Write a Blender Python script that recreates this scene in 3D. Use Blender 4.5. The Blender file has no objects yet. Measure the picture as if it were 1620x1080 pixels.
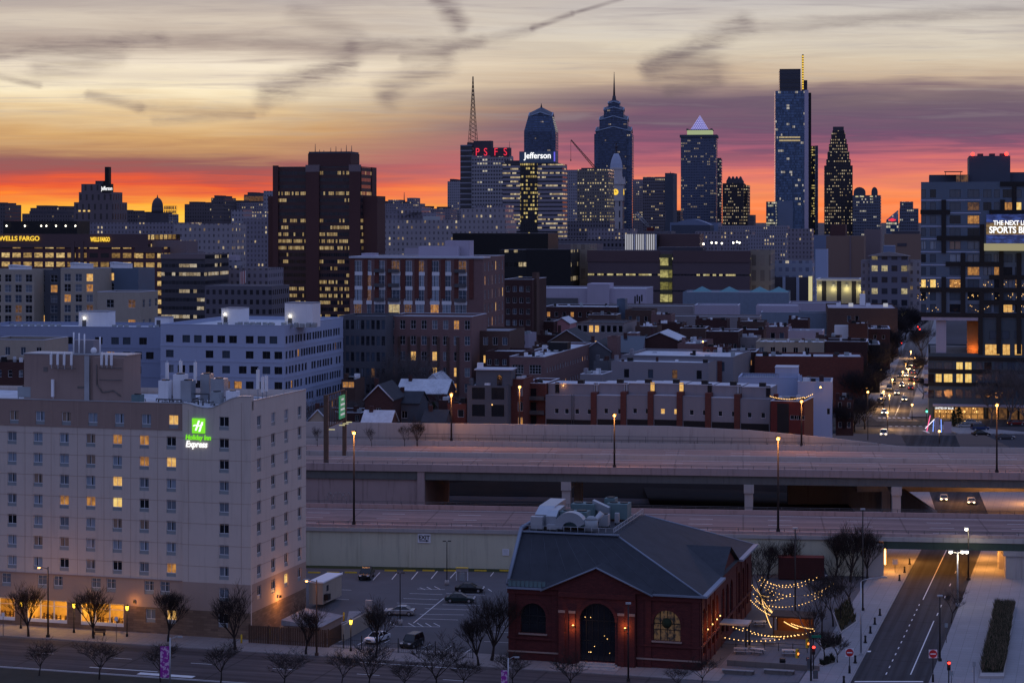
import bpy, math, random
from mathutils import Matrix, Vector
R = math.radians
S = bpy.context.scene
COL = S.collection
F, CX, HY, CAMZ = 3200.0, 810.0, 350.0, 60.0       # lens in photo pixels, horizon row, eye height (m)

# ---------------------------------------------------------------- camera
cam = bpy.data.cameras.new("camera"); co = bpy.data.objects.new("camera", cam); COL.objects.link(co)
co.location = (0, 0, CAMZ); co.rotation_euler = (R(90), 0, 0)
cam.sensor_width = 36; cam.lens = F / 1620 * 36; cam.shift_y = -(540 - HY) / 1620
cam.clip_start = 1; cam.clip_end = 60000
S.camera = co
S.view_settings.view_transform = 'Standard'; S.view_settings.look = 'None'
S.view_settings.exposure = 0; S.view_settings.gamma = 1
S.render.resolution_x = 1024; S.render.resolution_y = 682
S.cycles.use_denoising = True
S.cycles.max_bounces = 5; S.cycles.diffuse_bounces = 2; S.cycles.glossy_bounces = 3; S.cycles.transmission_bounces = 3
S.cycles.sample_clamp_indirect = 4

def lin(c):
    return tuple(((v/255)/12.92 if v/255 <= .04045 else ((v/255+.055)/1.055)**2.4) for v in c)

class NT:
    """tiny node-tree helper: numbers or sockets in, a socket out"""
    def __init__(s, tree): s.t = tree; s.n = tree.nodes; s.l = tree.links
    def put(s, sock, v):
        if isinstance(v, bpy.types.NodeSocket): s.l.new(v, sock)
        else: sock.default_value = v
    def m(s, op, a, b=None, c=None, clamp=False):
        n = s.n.new('ShaderNodeMath'); n.operation = op; n.use_clamp = clamp
        for i, v in enumerate((a, b, c)):
            if v is not None: s.put(n.inputs[i], v)
        return n.outputs[0]
    def add(s, a, b): return s.m('ADD', a, b)
    def sub(s, a, b): return s.m('SUBTRACT', a, b)
    def mul(s, a, b): return s.m('MULTIPLY', a, b)
    def div(s, a, b): return s.m('DIVIDE', a, b)
    def smooth(s, x, a, b, lo=0., hi=1.):
        n = s.n.new('ShaderNodeMapRange'); n.interpolation_type = 'SMOOTHSTEP'
        s.put(n.inputs[0], x)
        for i, v in enumerate((a, b, lo, hi)): s.put(n.inputs[1+i], v)
        return n.outputs[0]
    def xyz(s, x, y, z):
        n = s.n.new('ShaderNodeCombineXYZ')
        for i, v in enumerate((x, y, z)): s.put(n.inputs[i], v)
        return n.outputs[0]
    def sep(s, v):
        n = s.n.new('ShaderNodeSeparateXYZ'); s.l.new(v, n.inputs[0]); return n.outputs
    def noise(s, vec, scale, detail=3, rough=.55, dist=0.):
        n = s.n.new('ShaderNodeTexNoise'); s.put(n.inputs['Vector'], vec)
        n.inputs['Scale'].default_value = scale; n.inputs['Detail'].default_value = detail
        n.inputs['Roughness'].default_value = rough; n.inputs['Distortion'].default_value = dist
        return n.outputs['Fac']
    def white(s, vec):
        n = s.n.new('ShaderNodeTexWhiteNoise'); n.noise_dimensions = '3D'; s.put(n.inputs['Vector'], vec)
        return n.outputs['Value']
    def mix(s, f, a, b, mode='MIX'):
        n = s.n.new('ShaderNodeMix'); n.data_type = 'RGBA'; n.blend_type = mode
        s.put(n.inputs[0], f)
        for i, v in ((6, a), (7, b)):
            s.put(n.inputs[i], v if isinstance(v, bpy.types.NodeSocket) else (*v[:3], 1))
        return n.outputs[2]
    def ramp(s, f, stops, interp='LINEAR'):
        n = s.n.new('ShaderNodeValToRGB'); s.put(n.inputs[0], f); e = n.color_ramp.elements
        n.color_ramp.interpolation = interp
        while len(e) < len(stops): e.new(.5)
        for i, (p, c) in enumerate(stops): e[i].position = p; e[i].color = (*c[:3], 1)
        return n.outputs[0]

# ---------------------------------------------------------------- world: dusk sky by direction
W = bpy.data.worlds.new("World"); S.world = W; W.use_nodes = True
def build_sky():
    t = W.node_tree; t.nodes.clear(); k = NT(t)
    tc = t.nodes.new('ShaderNodeTexCoord')
    x, y, z = k.sep(tc.outputs['Generated'])
    ys = k.m('MAXIMUM', y, .03)
    u = k.div(x, ys); v = k.div(z, ys)
    U = k.mul(u, 10.); V = k.mul(v, 10.)                 # 1 unit = 0.1 of slope
    n1 = k.noise(k.xyz(k.mul(U, .35), k.mul(V, 3.0), 1.7), 1.6, 4, .55, .4)
    n2 = k.noise(k.xyz(k.mul(U, .5), k.mul(V, 12.), 5.1), 2.0, 5, .6, .6)
    n3 = k.noise(k.xyz(k.mul(U, .5), k.mul(V, 8.), 9.3), 1.7, 6, .62, .8)
    vv = k.add(v, k.add(k.mul(k.sub(n1, .5), .026), k.mul(k.sub(n2, .5), .016)))
    tt = k.div(vv, .12)
    L = [(0, (255, 200, 70)), (.045, (252, 176, 56)), (.10, (248, 122, 46)), (.145, (222, 84, 54)), (.19, (160, 78, 80)), (.24, (140, 90, 90)),
         (.29, (176, 132, 98)), (.36, (205, 164, 112)), (.45, (222, 194, 150)), (.55, (242, 228, 196)), (.64, (236, 224, 204)),
         (.73, (186, 172, 160)), (.82, (204, 192, 178)), (.91, (182, 172, 166)), (1, (172, 165, 164))]
    Rr = [(0, (252, 146, 66)), (.05, (246, 126, 70)), (.10, (244, 140, 90)), (.16, (232, 126, 102)), (.225, (196, 104, 112)),
          (.31, (154, 88, 114)), (.39, (112, 80, 108)), (.47, (106, 90, 108)), (.525, (140, 120, 122)), (.58, (198, 176, 152)),
          (.70, (214, 202, 182)), (.82, (206, 198, 188)), (.92, (190, 184, 182)), (1, (176, 172, 174))]
    cl = k.ramp(tt, [(p, lin(c)) for p, c in L]); cr = k.ramp(tt, [(p, lin(c)) for p, c in Rr])
    sky = k.mix(k.smooth(k.add(u, k.mul(k.sub(n1, .5), .16)), -.15, .06), cl, cr)
    # thin strata
    st = k.smooth(n3, .35, .7)
    sky = k.mix(k.mul(st, .34), sky, k.mix(.6, sky, lin((118, 96, 108))))
    bank = k.mul(k.mul(k.smooth(n2, .42, .62), k.smooth(v, .022, .036)), k.mul(k.smooth(v, .072, .055), k.smooth(u, -.08, .08)))
    sky = k.mix(k.mul(bank, .5), sky, lin((92, 72, 100)))
    st2 = k.mul(k.smooth(n2, .52, .75), k.smooth(v, .03, .06))
    sky = k.mix(k.mul(st2, .42), sky, lin((148, 138, 142)))
    # wisps and old contrails, each along a line in the sky
    PX = k.add(k.mul(u, F), CX); PY = k.sub(HY, k.mul(v, F))
    w1 = k.noise(k.xyz(U, k.mul(V, 2.5), 3.3), 2.2, 5, .65, .3)
    w2 = k.noise(k.xyz(k.add(k.mul(U, .6), k.mul(V, .5)), k.mul(V, 3.6), 7.7), 4.5, 5, .6, .6)
    PXd = k.add(PX, k.mul(k.sub(w1, .5), 64.)); PYd = k.add(PY, k.mul(k.sub(w1, .5), 26.))
    w3 = k.noise(k.xyz(k.add(k.mul(U, 1.2), k.mul(V, 1.5)), k.mul(V, 14.), 2.2), 3.0, 4, .6, .4)
    rag = k.mul(k.smooth(w2, .15, .68, .30, 1.1), k.smooth(w3, .2, .7, .55, 1.15))
    for x0, y0, x1, y1, wd, s, soft in (
            (425, 148, 550, 98, 17, .62, 1), (610, 150, 705, 95, 15, .48, 1), (690, -10, 722, 40, 12, .55, 1),
            (1030, 108, 1180, 40, 13, .60, 1), (1045, 118, 1135, 108, 20, .42, 1), (1135, 128, 1062, 146, 9, .45, 1),
            (842, 45, 905, 22, 4.2, .62, 0), (905, 22, 985, -2, 3.0, .50, 0), (640, 92, 845, 46, 7, .34, 1), (-20, 82, 250, 62, 10, .50, 1), (250, 62, 560, 74, 9, .34, 1),
            (560, 76, 760, 66, 8, .42, 1), (0, 122, 60, 134, 4, .40, 1), (60, 108, 190, 84, 16, .30, 1), (142, 152, 225, 172, 6, .42, 1),
            (225, 172, 420, 176, 7, .22, 1), (1180, 46, 1640, 10, 9, .34, 1), (470, 20, 570, 60, 14, .25, 1),
            (1240, 160, 1640, 148, 12, .3, 1), (240, 190, 400, 184, 5, .3, 1)):
        dx, dy = x1-x0, y1-y0; L2 = dx*dx+dy*dy
        a = PXd if soft else PX; b = PYd if soft else PY
        ax = k.sub(a, x0); ay = k.sub(b, y0)
        h = k.m('MULTIPLY_ADD', ax, dx/L2, k.mul(ay, dy/L2), clamp=True)
        ex = k.sub(ax, k.mul(h, dx)); ey = k.sub(ay, k.mul(h, dy))
        d = k.m('SQRT', k.add(k.mul(ex, ex), k.mul(ey, ey)))
        msk = k.smooth(d, wd*(2.2 if soft else 1.8), 0., 0., min(.95, s*1.2))
        msk = k.mul(msk, rag)
        sky = k.mix(msk, sky, lin((104, 92, 100)))
    # overhead and behind: blue dusk
    nz = k.noise(k.xyz(k.mul(x, 1.), k.mul(y, 1.), k.mul(z, 2.)), 2.2, 3)
    blue = k.mix(k.smooth(z, .05, .7), (.235, .25, .415), (.26, .345, .69))
    blue = k.mix(k.mul(nz, .35), blue, (.16, .165, .29))
    warm = k.mul(k.smooth(y, .05, .45), k.smooth(v, .24, .115))
    col = k.mix(warm, blue, k.mix(.5, sky, k.mix(1., sky, (1.18, 1.17, 1.14), 'MULTIPLY')))
    col = k.mix(k.smooth(z, -.002, -.02), col, (.035, .035, .06))
    bg = t.nodes.new('ShaderNodeBackground'); t.links.new(col, bg.inputs[0]); bg.inputs[1].default_value = SKY
    ns = t.nodes.new('ShaderNodeTexSky'); ns.sky_type = 'NISHITA'; ns.sun_disc = False
    ns.sun_elevation = R(0.5); ns.sun_rotation = R(-8); ns.altitude = 50
    bn = t.nodes.new('ShaderNodeBackground'); t.links.new(ns.outputs[0], bn.inputs[0]); bn.inputs[1].default_value = .002
    ad = t.nodes.new('ShaderNodeAddShader'); t.links.new(bg.outputs[0], ad.inputs[0]); t.links.new(bn.outputs[0], ad.inputs[1])
    out = t.nodes.new('ShaderNodeOutputWorld'); t.links.new(ad.outputs[0], out.inputs[0])
SKY = 1.0
build_sky()
sun = bpy.data.lights.new("sun", 'SUN'); so = bpy.data.objects.new("sun", sun); COL.objects.link(so)
sun.energy = .12; sun.angle = R(4); sun.color = (1, .55, .35)
so.rotation_euler = (R(88), 0, R(180+8))     # almost set, low in the west behind the skyline
# ---------------------------------------------------------------- mesh and object helpers
def Xat(px, Y): return (px - CX)*Y/F
def Zat(py, Y): return CAMZ - (py - HY)*Y/F
def Yg(py, z=0.): return F*(CAMZ - z)/(py - HY)
def G(px, py, z=0.):
    Y = Yg(py, z); return (Xat(px, Y), Y, z)
def terr(Y):
    if Y < 400: return 0.
    if Y < 520: return 5.*(Y-400)/120
    return 5 + min(7., (Y-520)*.005)

class MB:
    def __init__(s): s.v = []; s.f = []; s.mi = []; s.sm = []
    def face(s, pts, m=0, sm=False):
        n = len(s.v); s.v += [tuple(p) for p in pts]; s.f.append(tuple(range(n, n+len(pts)))); s.mi.append(m); s.sm.append(sm); return s
    def box(s, x0, x1, y0, y1, z0, z1, m=0, skip=''):
        n = len(s.v)
        s.v += [(x0,y0,z0),(x1,y0,z0),(x1,y1,z0),(x0,y1,z0),(x0,y0,z1),(x1,y0,z1),(x1,y1,z1),(x0,y1,z1)]
        for k, q in (('b',(0,3,2,1)),('t',(4,5,6,7)),('f',(0,1,5,4)),('r',(1,2,6,5)),('k',(2,3,7,6)),('l',(3,0,4,7))):
            if k not in skip: s.f.append(tuple(n+i for i in q)); s.mi.append(m); s.sm.append(False)
        return s
    def prism(s, poly, z0, z1, m=0, top=True, poly2=None, bot=False):
        p2 = poly2 or poly; n = len(poly); b = len(s.v)
        s.v += [(x, y, z0) for x, y in poly] + [(x, y, z1) for x, y in p2]
        for i in range(n):
            j = (i+1) % n; s.f.append((b+i, b+j, b+n+j, b+n+i)); s.mi.append(m); s.sm.append(False)
        if top: s.f.append(tuple(b+n+i for i in range(n))); s.mi.append(m); s.sm.append(False)
        if bot: s.f.append(tuple(b+i for i in reversed(range(n)))); s.mi.append(m); s.sm.append(False)
        return s
    def ext(s, poly, axis, a, b, m=0):
        """polygon in the plane across `axis`, pushed from a to b (closed)"""
        def P(p, t): return {'x': (t, p[0], p[1]), 'y': (p[0], t, p[1]), 'z': (p[0], p[1], t)}[axis]
        n = len(poly); o = len(s.v); s.v += [P(p, a) for p in poly] + [P(p, b) for p in poly]
        for i in range(n):
            j = (i+1) % n; s.f.append((o+i, o+j, o+n+j, o+n+i)); s.mi.append(m); s.sm.append(False)
        s.f.append(tuple(o+i for i in reversed(range(n)))); s.mi.append(m); s.sm.append(False)
        s.f.append(tuple(o+n+i for i in range(n))); s.mi.append(m); s.sm.append(False)
        return s
    def tube(s, p, q, r0, r1=None, n=6, m=0, cap=True, sm=True):
        r1 = r0 if r1 is None else r1
        p, q = Vector(p), Vector(q); d = q - p
        if d.length < 1e-6: return s
        d.normalize(); a = d.orthogonal().normalized(); c = d.cross(a); o = len(s.v)
        for P, r in ((p, r0), (q, r1)):
            for i in range(n):
                t = 2*math.pi*i/n; w = P + a*(r*math.cos(t)) + c*(r*math.sin(t)); s.v.append((w.x, w.y, w.z))
        for i in range(n):
            j = (i+1) % n; s.f.append((o+i, o+j, o+n+j, o+n+i)); s.mi.append(m); s.sm.append(sm)
        if cap:
            s.f.append(tuple(o+n+i for i in range(n))); s.f.append(tuple(o+i for i in reversed(range(n))))
            s.mi += [m, m]; s.sm += [False, False]
        return s
    def path(s, pts, r, n=6, m=0):
        for a, b in zip(pts, pts[1:]): s.tube(a, b, r, r, n, m)
        return s
    def ball(s, c, r, n=8, k=5, m=0, sz=1.):
        o = len(s.v)
        for i in range(k+1):
            ph = math.pi*i/k
            for j in range(n):
                t = 2*math.pi*j/n
                s.v.append((c[0]+r*math.sin(ph)*math.cos(t), c[1]+r*math.sin(ph)*math.sin(t), c[2]+r*sz*math.cos(ph)))
        for i in range(k):
            for j in range(n):
                s.f.append((o+i*n+j, o+(i+1)*n+j, o+(i+1)*n+(j+1)%n, o+i*n+(j+1)%n)); s.mi.append(m); s.sm.append(True)
        return s
    def wall(s, W, H, rects, P, reveal=.15, inw=(0,1,0), m=0, mr=None, w0=0., h0=0.):
        """a wall sheet W x H with real openings; P(u,w)->3D; inw = unit vector into the building"""
        xs = sorted({w0, W} | {min(max(a, w0), W) for r in rects for a in (r[0], r[2])})
        zs = sorted({h0, H} | {min(max(a, h0), H) for r in rects for a in (r[1], r[3])})
        # merge cells in strips to keep the mesh light
        rows = {}
        for j in range(len(zs)-1):
            zc = (zs[j]+zs[j+1])/2; run = None; out = []
            act = [r for r in rects if r[1] < zc < r[3]]
            for i in range(len(xs)-1):
                xc = (xs[i]+xs[i+1])/2
                if any(r[0] < xc < r[2] for r in act):
                    if run is not None: out.append((run, xs[i])); run = None
                elif run is None: run = xs[i]
            if run is not None: out.append((run, xs[-1]))
            for a, b in out: s.face([P(a, zs[j]), P(b, zs[j]), P(b, zs[j+1]), P(a, zs[j+1])], m)
        iv = Vector(inw)*reveal; mr = m if mr is None else mr
        for a, b, c, d in rects:
            q = [Vector(P(a, b)), Vector(P(c, b)), Vector(P(c, d)), Vector(P(a, d))]
            for i in range(4):
                p0, p1 = q[i], q[(i+1) % 4]; s.face([p0, p0+iv, p1+iv, p1], mr)
        return s
    def merge(s, o, M=None, moff=0):
        b = len(s.v)
        s.v += [tuple(M @ Vector(p)) for p in o.v] if M else o.v
        s.f += [tuple(b+i for i in f) for f in o.f]; s.mi += [i+moff for i in o.mi]; s.sm += o.sm
        return s
    def mesh(s, name, mats):
        me = bpy.data.meshes.new(name); me.from_pydata(s.v, [], s.f)
        for mt in (mats if isinstance(mats, (list, tuple)) else [mats]): me.materials.append(M_(mt))
        me.polygons.foreach_set('material_index', s.mi); me.polygons.foreach_set('use_smooth', s.sm); me.update()
        return me
    def build(s, name, mats, parent=None, loc=None, rz=None):
        return ob(name, s.mesh(name, mats), parent, loc, rz)

def ob(name, me, parent=None, loc=None, rz=None):
    o = bpy.data.objects.new(name, me); COL.objects.link(o)
    if parent: o.parent = parent
    if loc is not None: o.location = loc
    if rz is not None: o.rotation_euler = (0, 0, rz)
    return o
def tag(o, label, cat, group=None):
    o['label'] = label; o['category'] = cat
    if group: o['group'] = group
    return o
def thing(name, label, cat, loc=(0,0,0), rz=0., group=None):
    return tag(ob(name, None, None, loc, rz), label, cat, group)
def struct(name, mb, mats, kind='structure'):
    o = mb.build(name, mats); o['kind'] = kind; return o
def kids(o):
    return [c for c in bpy.data.objects if c.parent == o]
def copytree(root, loc, rz=0., label=None, sc=None):
    def rec(o, p):
        c = o.copy(); COL.objects.link(c); c.parent = p
        for ch in o.children: rec(ch, c)
        return c
    c = rec(root, None); c.location = loc; c.rotation_euler = (0, 0, rz)
    if sc is not None: c.scale = (sc,)*3 if not isinstance(sc, tuple) else sc
    if label: c['label'] = label
    return c
def lamp(parent, loc, power, col=(1, .45, .12), r=.15, spot=None):
    d = bpy.data.lights.new('bulb', 'SPOT' if spot else 'POINT'); d.energy = power; d.color = col; d.shadow_soft_size = r
    if spot: d.spot_size = R(spot); d.spot_blend = .6
    o = bpy.data.objects.new('bulb', d); COL.objects.link(o); o.parent = parent; o.location = loc
    return o
def text(name, s, size, mats, parent=None, loc=(0,0,0), rot=(R(90),0,0), extrude=.04, bold=0., shear=0., align='LEFT', sx=1., space=1.):
    c = bpy.data.curves.new(name, 'FONT'); c.body = s; c.size = size; c.extrude = extrude; c.offset = bold; c.shear = shear
    c.align_x = align; c.space_character = space
    t = bpy.data.objects.new(name, c); COL.objects.link(t)
    dg = bpy.context.evaluated_depsgraph_get(); me = bpy.data.meshes.new_from_object(t.evaluated_get(dg))
    bpy.data.objects.remove(t); bpy.data.curves.remove(c)
    me.materials.clear(); me.materials.append(M_(mats)); me.name = name
    o = ob(name, me, parent, loc); o.rotation_euler = rot; o.scale = (sx, 1, 1)
    return o

# ---------------------------------------------------------------- materials
MAT = {}
def M_(m): return MAT[m] if isinstance(m, str) else m
def newmat(name):
    m = bpy.data.materials.new(name); m.use_nodes = True; t = m.node_tree; MAT[name] = m
    b = t.nodes['Principled BSDF']; return m, t, b, NT(t)
def pm(name, col, rough=.8, metal=0., var=.18, scale=.6, bump=0., stain=0., spec=.3, bscale=None):
    """plain surface with broken-up colour"""
    m, t, b, k = newmat(name)
    tc = t.nodes.new('ShaderNodeTexCoord').outputs['Object']
    n = k.noise(tc, scale, 5, .6)
    c = k.mix(n, tuple(v*(1-var) for v in col), tuple(min(1, v*(1+var)) for v in col))
    if stain:
        x, y, z = k.sep(tc)
        n2 = k.noise(k.xyz(k.mul(x, 1.6), k.mul(y, 1.6), k.mul(z, .12)), .9, 4, .6)
        c = k.mix(k.mul(k.smooth(n2, .5, .75), stain), c, tuple(v*.45 for v in col))
    t.links.new(c, b.inputs['Base Color'])
    b.inputs['Roughness'].default_value = rough; b.inputs['Metallic'].default_value = metal
    b.inputs['Specular IOR Level'].default_value = spec
    if bump:
        bn = t.nodes.new('ShaderNodeBump'); bn.inputs['Strength'].default_value = bump; bn.inputs['Distance'].default_value = .05
        t.links.new(k.noise(tc, bscale or scale*8, 4), bn.inputs['Height']); t.links.new(bn.outputs[0], b.inputs['Normal'])
    return m
def brick(name, c1, c2, mortar, bw=.6, bh=.22, rough=.85, var=.25):
    m, t, b, k = newmat(name)
    tc = t.nodes.new('ShaderNodeTexCoord').outputs['Object']; x, y, z = k.sep(tc)
    br = t.nodes.new('ShaderNodeTexBrick'); t.links.new(k.xyz(k.add(x, y), z, 0.), br.inputs['Vector'])
    br.inputs['Color1'].default_value = (*c1, 1); br.inputs['Color2'].default_value = (*c2, 1); br.inputs['Mortar'].default_value = (*mortar, 1)
    br.inputs['Scale'].default_value = 1; br.inputs['Mortar Size'].default_value = .02
    br.inputs['Brick Width'].default_value = bw; br.inputs['Row Height'].default_value = bh
    n = k.noise(tc, .35, 5, .65)
    c = k.mix(k.mul(n, var*2), br.outputs[0], tuple(v*.5 for v in c1))
    t.links.new(c, b.inputs['Base Color']); b.inputs['Roughness'].default_value = rough; b.inputs['Specular IOR Level'].default_value = .25
    return m
def emit(name, col, st=1., sample=False):
    m, t, b, k = newmat(name)
    b.inputs['Base Color'].default_value = (.02, .02, .02, 1); b.inputs['Emission Color'].default_value = (*col, 1)
    b.inputs['Emission Strength'].default_value = st
    m.cycles.emission_sampling = 'FRONT_BACK' if sample else 'NONE'
    return m
def room(name, c1, c2, st, scale=1.2, thr=(.35, .62), base=(.02, .02, .03), seed=0.):
    """window pane with a lit room behind it: uneven glow by curtains, furniture and lamps"""
    m, t, b, k = newmat(name)
    tc = t.nodes.new('ShaderNodeTexCoord').outputs['Object']
    oi = t.nodes.new('ShaderNodeObjectInfo')
    x, y, z = k.sep(tc)
    vec = k.xyz(k.add(k.mul(x, 1.3), k.mul(oi.outputs['Random'], 37.)), k.add(y, seed), z)
    n = k.noise(vec, scale, 3, .6)
    c = k.mix(k.smooth(n, *thr), c2, c1)
    t.links.new(c, b.inputs['Emission Color']); b.inputs['Emission Strength'].default_value = st
    b.inputs['Base Color'].default_value = (*base, 1); b.inputs['Roughness'].default_value = .15
    m.cycles.emission_sampling = 'NONE'
    return m
def facade(name, wall, glass, wu, wv, fu, fv, lit=.12, seed=0., litc=((1, .62, .22), (1, .8, .5)), st=.8, rough=.7, grough=.15,
           band=None, floorvar=.5, ou=0., ov=0., gm=0., pier=None, runs=1.):
    """far facade: rows of windows set in a wall, some of them lit"""
    m, t, b, k = newmat(name)
    tc = t.nodes.new('ShaderNodeTexCoord').outputs['Object']; x, y, z = k.sep(tc)
    ge = t.nodes.new('ShaderNodeNewGeometry'); oi = t.nodes.new('ShaderNodeObjectInfo')
    nx, ny, nz = k.sep(ge.outputs['Normal'])
    s = k.add(k.div(k.add(k.add(x, y), ou), wu), 500.); h = k.add(k.div(k.add(z, ov), wv), 50.)
    su, sh = k.m('FLOOR', s), k.m('FLOOR', h); fs, fh = k.m('FRACT', s), k.m('FRACT', h)
    iu = k.m('LESS_THAN', k.m('ABSOLUTE', k.sub(fs, .5)), fu/2); iv = k.m('LESS_THAN', k.m('ABSOLUTE', k.sub(fh, .5)), fv/2)
    win = k.mul(k.mul(iu, iv), k.m('LESS_THAN', k.m('ABSOLUTE', nz), .5))
    r1 = k.white(k.xyz(k.m('FLOOR', k.div(su, runs)), sh, seed)); r2 = k.white(k.xyz(su, sh, seed+11.3))
    rf = k.white(k.xyz(3.1, sh, seed+5.7))
    prob = k.mul(k.smooth(rf, 0., 1., 1-floorvar*1.6, 1+floorvar*1.6), lit)
    on = k.mul(k.m('LESS_THAN', r1, prob), win)
    if runs > 1: on = k.mul(on, k.m('GREATER_THAN', r2, .25))
    fine = k.noise(k.xyz(k.mul(s, 3.1), k.mul(h, 2.7), seed), 1.7, 2)
    n = k.noise(tc, .05, 3)
    wc = k.mix(k.mul(n, .5), wall, tuple(v*.6 for v in wall))
    if band: wc = k.mix(k.mul(k.m('LESS_THAN', k.m('ABSOLUTE', k.sub(fh, .02)), band[0]), 1.), wc, band[1])
    gv = k.mix(r2, tuple(v*.6 for v in glass), tuple(v*1.4 for v in glass))
    t.links.new(k.mix(win, wc, gv), b.inputs['Base Color'])
    t.links.new(k.m('MULTIPLY_ADD', win, grough-rough, rough), b.inputs['Roughness'])
    t.links.new(k.m('MULTIPLY', win, gm), b.inputs['Metallic'])
    t.links.new(k.mix(r2, *litc), b.inputs['Emission Color'])
    t.links.new(k.mul(k.mul(on, k.smooth(fine, .2, .7, .25, 1.2)), k.mul(k.smooth(r2, 0., 1., .35, 1.2), st*.7)), b.inputs['Emission Strength'])
    m.cycles.emission_sampling = 'NONE'
    return m

def paving(name, col, step=1.6, var=.12):
    m, t, b, k = newmat(name); tc = t.nodes.new('ShaderNodeTexCoord').outputs['Object']; x, y, z = k.sep(tc)
    c_, s_ = math.cos(R(16)), math.sin(R(16)); u = k.add(k.mul(x, c_), k.mul(y, -s_)); v = k.add(k.mul(x, s_), k.mul(y, c_))
    fu, fv = k.m('FRACT', k.add(k.div(u, step), 500.)), k.m('FRACT', k.add(k.div(v, step), 500.))
    j = k.m('MAXIMUM', k.m('LESS_THAN', fu, .035), k.m('LESS_THAN', fv, .035))
    cell = k.white(k.xyz(k.m('FLOOR', k.div(u, step*2)), k.m('FLOOR', k.div(v, step*2)), 0.)); n = k.noise(tc, .3, 5, .6); n2 = k.noise(tc, 2.2, 3)
    c = k.mix(n, tuple(q*(1-var*1.6) for q in col), tuple(q*(1+var) for q in col)); c = k.mix(k.mul(cell, .22), c, tuple(q*.6 for q in col)); c = k.mix(k.mul(k.smooth(n2, .55, .8), .35), c, tuple(q*.5 for q in col))
    t.links.new(k.mix(k.mul(j, .55), c, tuple(q*.35 for q in col)), b.inputs['Base Color']); b.inputs['Roughness'].default_value = .85; b.inputs['Specular IOR Level'].default_value = .15
def roadway(name, col, ang, rough=.9):
    m, t, b, k = newmat(name); tc = t.nodes.new('ShaderNodeTexCoord').outputs['Object']; x, y, z = k.sep(tc)
    c_, s_ = math.cos(R(ang)), math.sin(R(ang)); u = k.add(k.mul(x, c_), k.mul(y, -s_)); v = k.add(k.mul(x, s_), k.mul(y, c_))
    n = k.noise(k.xyz(k.mul(u, .012), k.mul(v, .9), 0.), 1.0, 4, .6); n2 = k.noise(tc, .5, 5, .65); n3 = k.noise(k.xyz(k.mul(u, .05), k.mul(v, .12), 4.), 1.0, 2)
    c = k.mix(k.smooth(n, .3, .7), tuple(q*.62 for q in col), tuple(q*1.25 for q in col)); c = k.mix(k.mul(k.smooth(n2, .5, .75), .4), c, tuple(q*.5 for q in col)); c = k.mix(k.mul(k.smooth(n3, .55, .62), .3), c, tuple(q*.6 for q in col))
    jn = k.m('LESS_THAN', k.m('FRACT', k.add(k.div(u, 14.), 500.)), .02); t.links.new(k.mix(k.mul(jn, .5), c, tuple(q*.3 for q in col)), b.inputs['Base Color']); b.inputs['Roughness'].default_value = rough; b.inputs['Specular IOR Level'].default_value = .12
AMB = (1, .40, .09)
pm('beige_stucco', (.56, .48, .43), .9, var=.09, scale=.25, stain=.28, bump=.1)
pm('tan_stucco', (.37, .275, .23), .9, var=.08, scale=.25, stain=.12, bump=.1)
pm('brown_stucco', (.30, .215, .185), .9, var=.1, scale=.3, stain=.2)
pm('concrete', (.40, .37, .36), .9, var=.14, scale=.25, stain=.45, bump=.15)
pm('lit_wall_concrete', (.58, .56, .43), .9, var=.10, scale=.2, stain=.35, bump=.15)  # yellow-green floodlight on the retaining wall is put into its colour
pm('pink_concrete', (.38, .28, .27), .9, var=.15, scale=.2, stain=.6, bump=.15)
pm('dark_concrete', (.16, .14, .13), .9, var=.2, scale=.3, stain=.5)
paving('sidewalk', (.30, .295, .31))
paving('sidewalk_pink', (.30, .265, .26))
paving('plaza_stone', (.17, .165, .18), 1.2)
roadway('asphalt', (.050, .051, .058), -74)
pm('asphalt_lot', (.085, .085, .095), .8, var=.35, scale=.12, bump=.2, bscale=6)
roadway('asphalt_warm', (.105, .085, .085), 16)
roadway('street_lit', (.17, .15, .14), -78)  # lamp glow on the far street is put into this lighter colour
roadway('deck_warm', (.36, .245, .21), 6.5)  # warm glow of the traffic is put into both deck colours
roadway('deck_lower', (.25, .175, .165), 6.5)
pm('road_paint', (.72, .72, .72), .7, var=.2, scale=1.5)
pm('yellow_paint', (.62, .42, .03), .7, var=.2, scale=2)
pm('soil', (.05, .045, .035), 1, var=.4, scale=.5, bump=.4)
pm('city_ground', (.055, .052, .062), .95, var=.4, scale=.03)
pm('earth_in_shade', (.010, .009, .010), 1, var=.5, scale=.3, bump=.5)  # near-black: the gloom under the upper deck is put into the colour
pm('hall_coping', (.21, .25, .32), .5, var=.12, metal=.2)
pm('hedge_brown', (.17, .125, .085), .95, var=.5, scale=1.5)
pm('lawn', (.03, .045, .018), 1, var=.5, scale=1.2, bump=.5)
pm('bark', (.030, .022, .020), .95, var=.3, scale=3)
pm('bark_far', (.028, .024, .028), .95, var=.3, scale=3)
pm('bark_pale', (.13, .115, .12), .95, var=.3, scale=3)
pm('evergreen', (.018, .03, .014), .9, var=.5, scale=1)
pm('dry_grass', (.14, .10, .05), .95, var=.5, scale=1.5)
pm('black_metal', (.02, .02, .023), .5, metal=.3, var=.2)
pm('dark_pole', (.035, .028, .027), .6, metal=.2, var=.2)
pm('rust_steel', (.12, .075, .055), .8, var=.4, scale=1)
pm('galvanised', (.42, .44, .47), .45, metal=.6, var=.2)
pm('duct_metal', (.40, .44, .49), .38, metal=.75, var=.15)
pm('unit_grey', (.30, .33, .35), .6, metal=.2, var=.2)
pm('unit_teal', (.12, .19, .20), .6, var=.2)
pm('white_paint', (.75, .76, .80), .6, var=.08, stain=.12)
pm('white_plastic', (.8, .8, .82), .4, var=.04)
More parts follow.
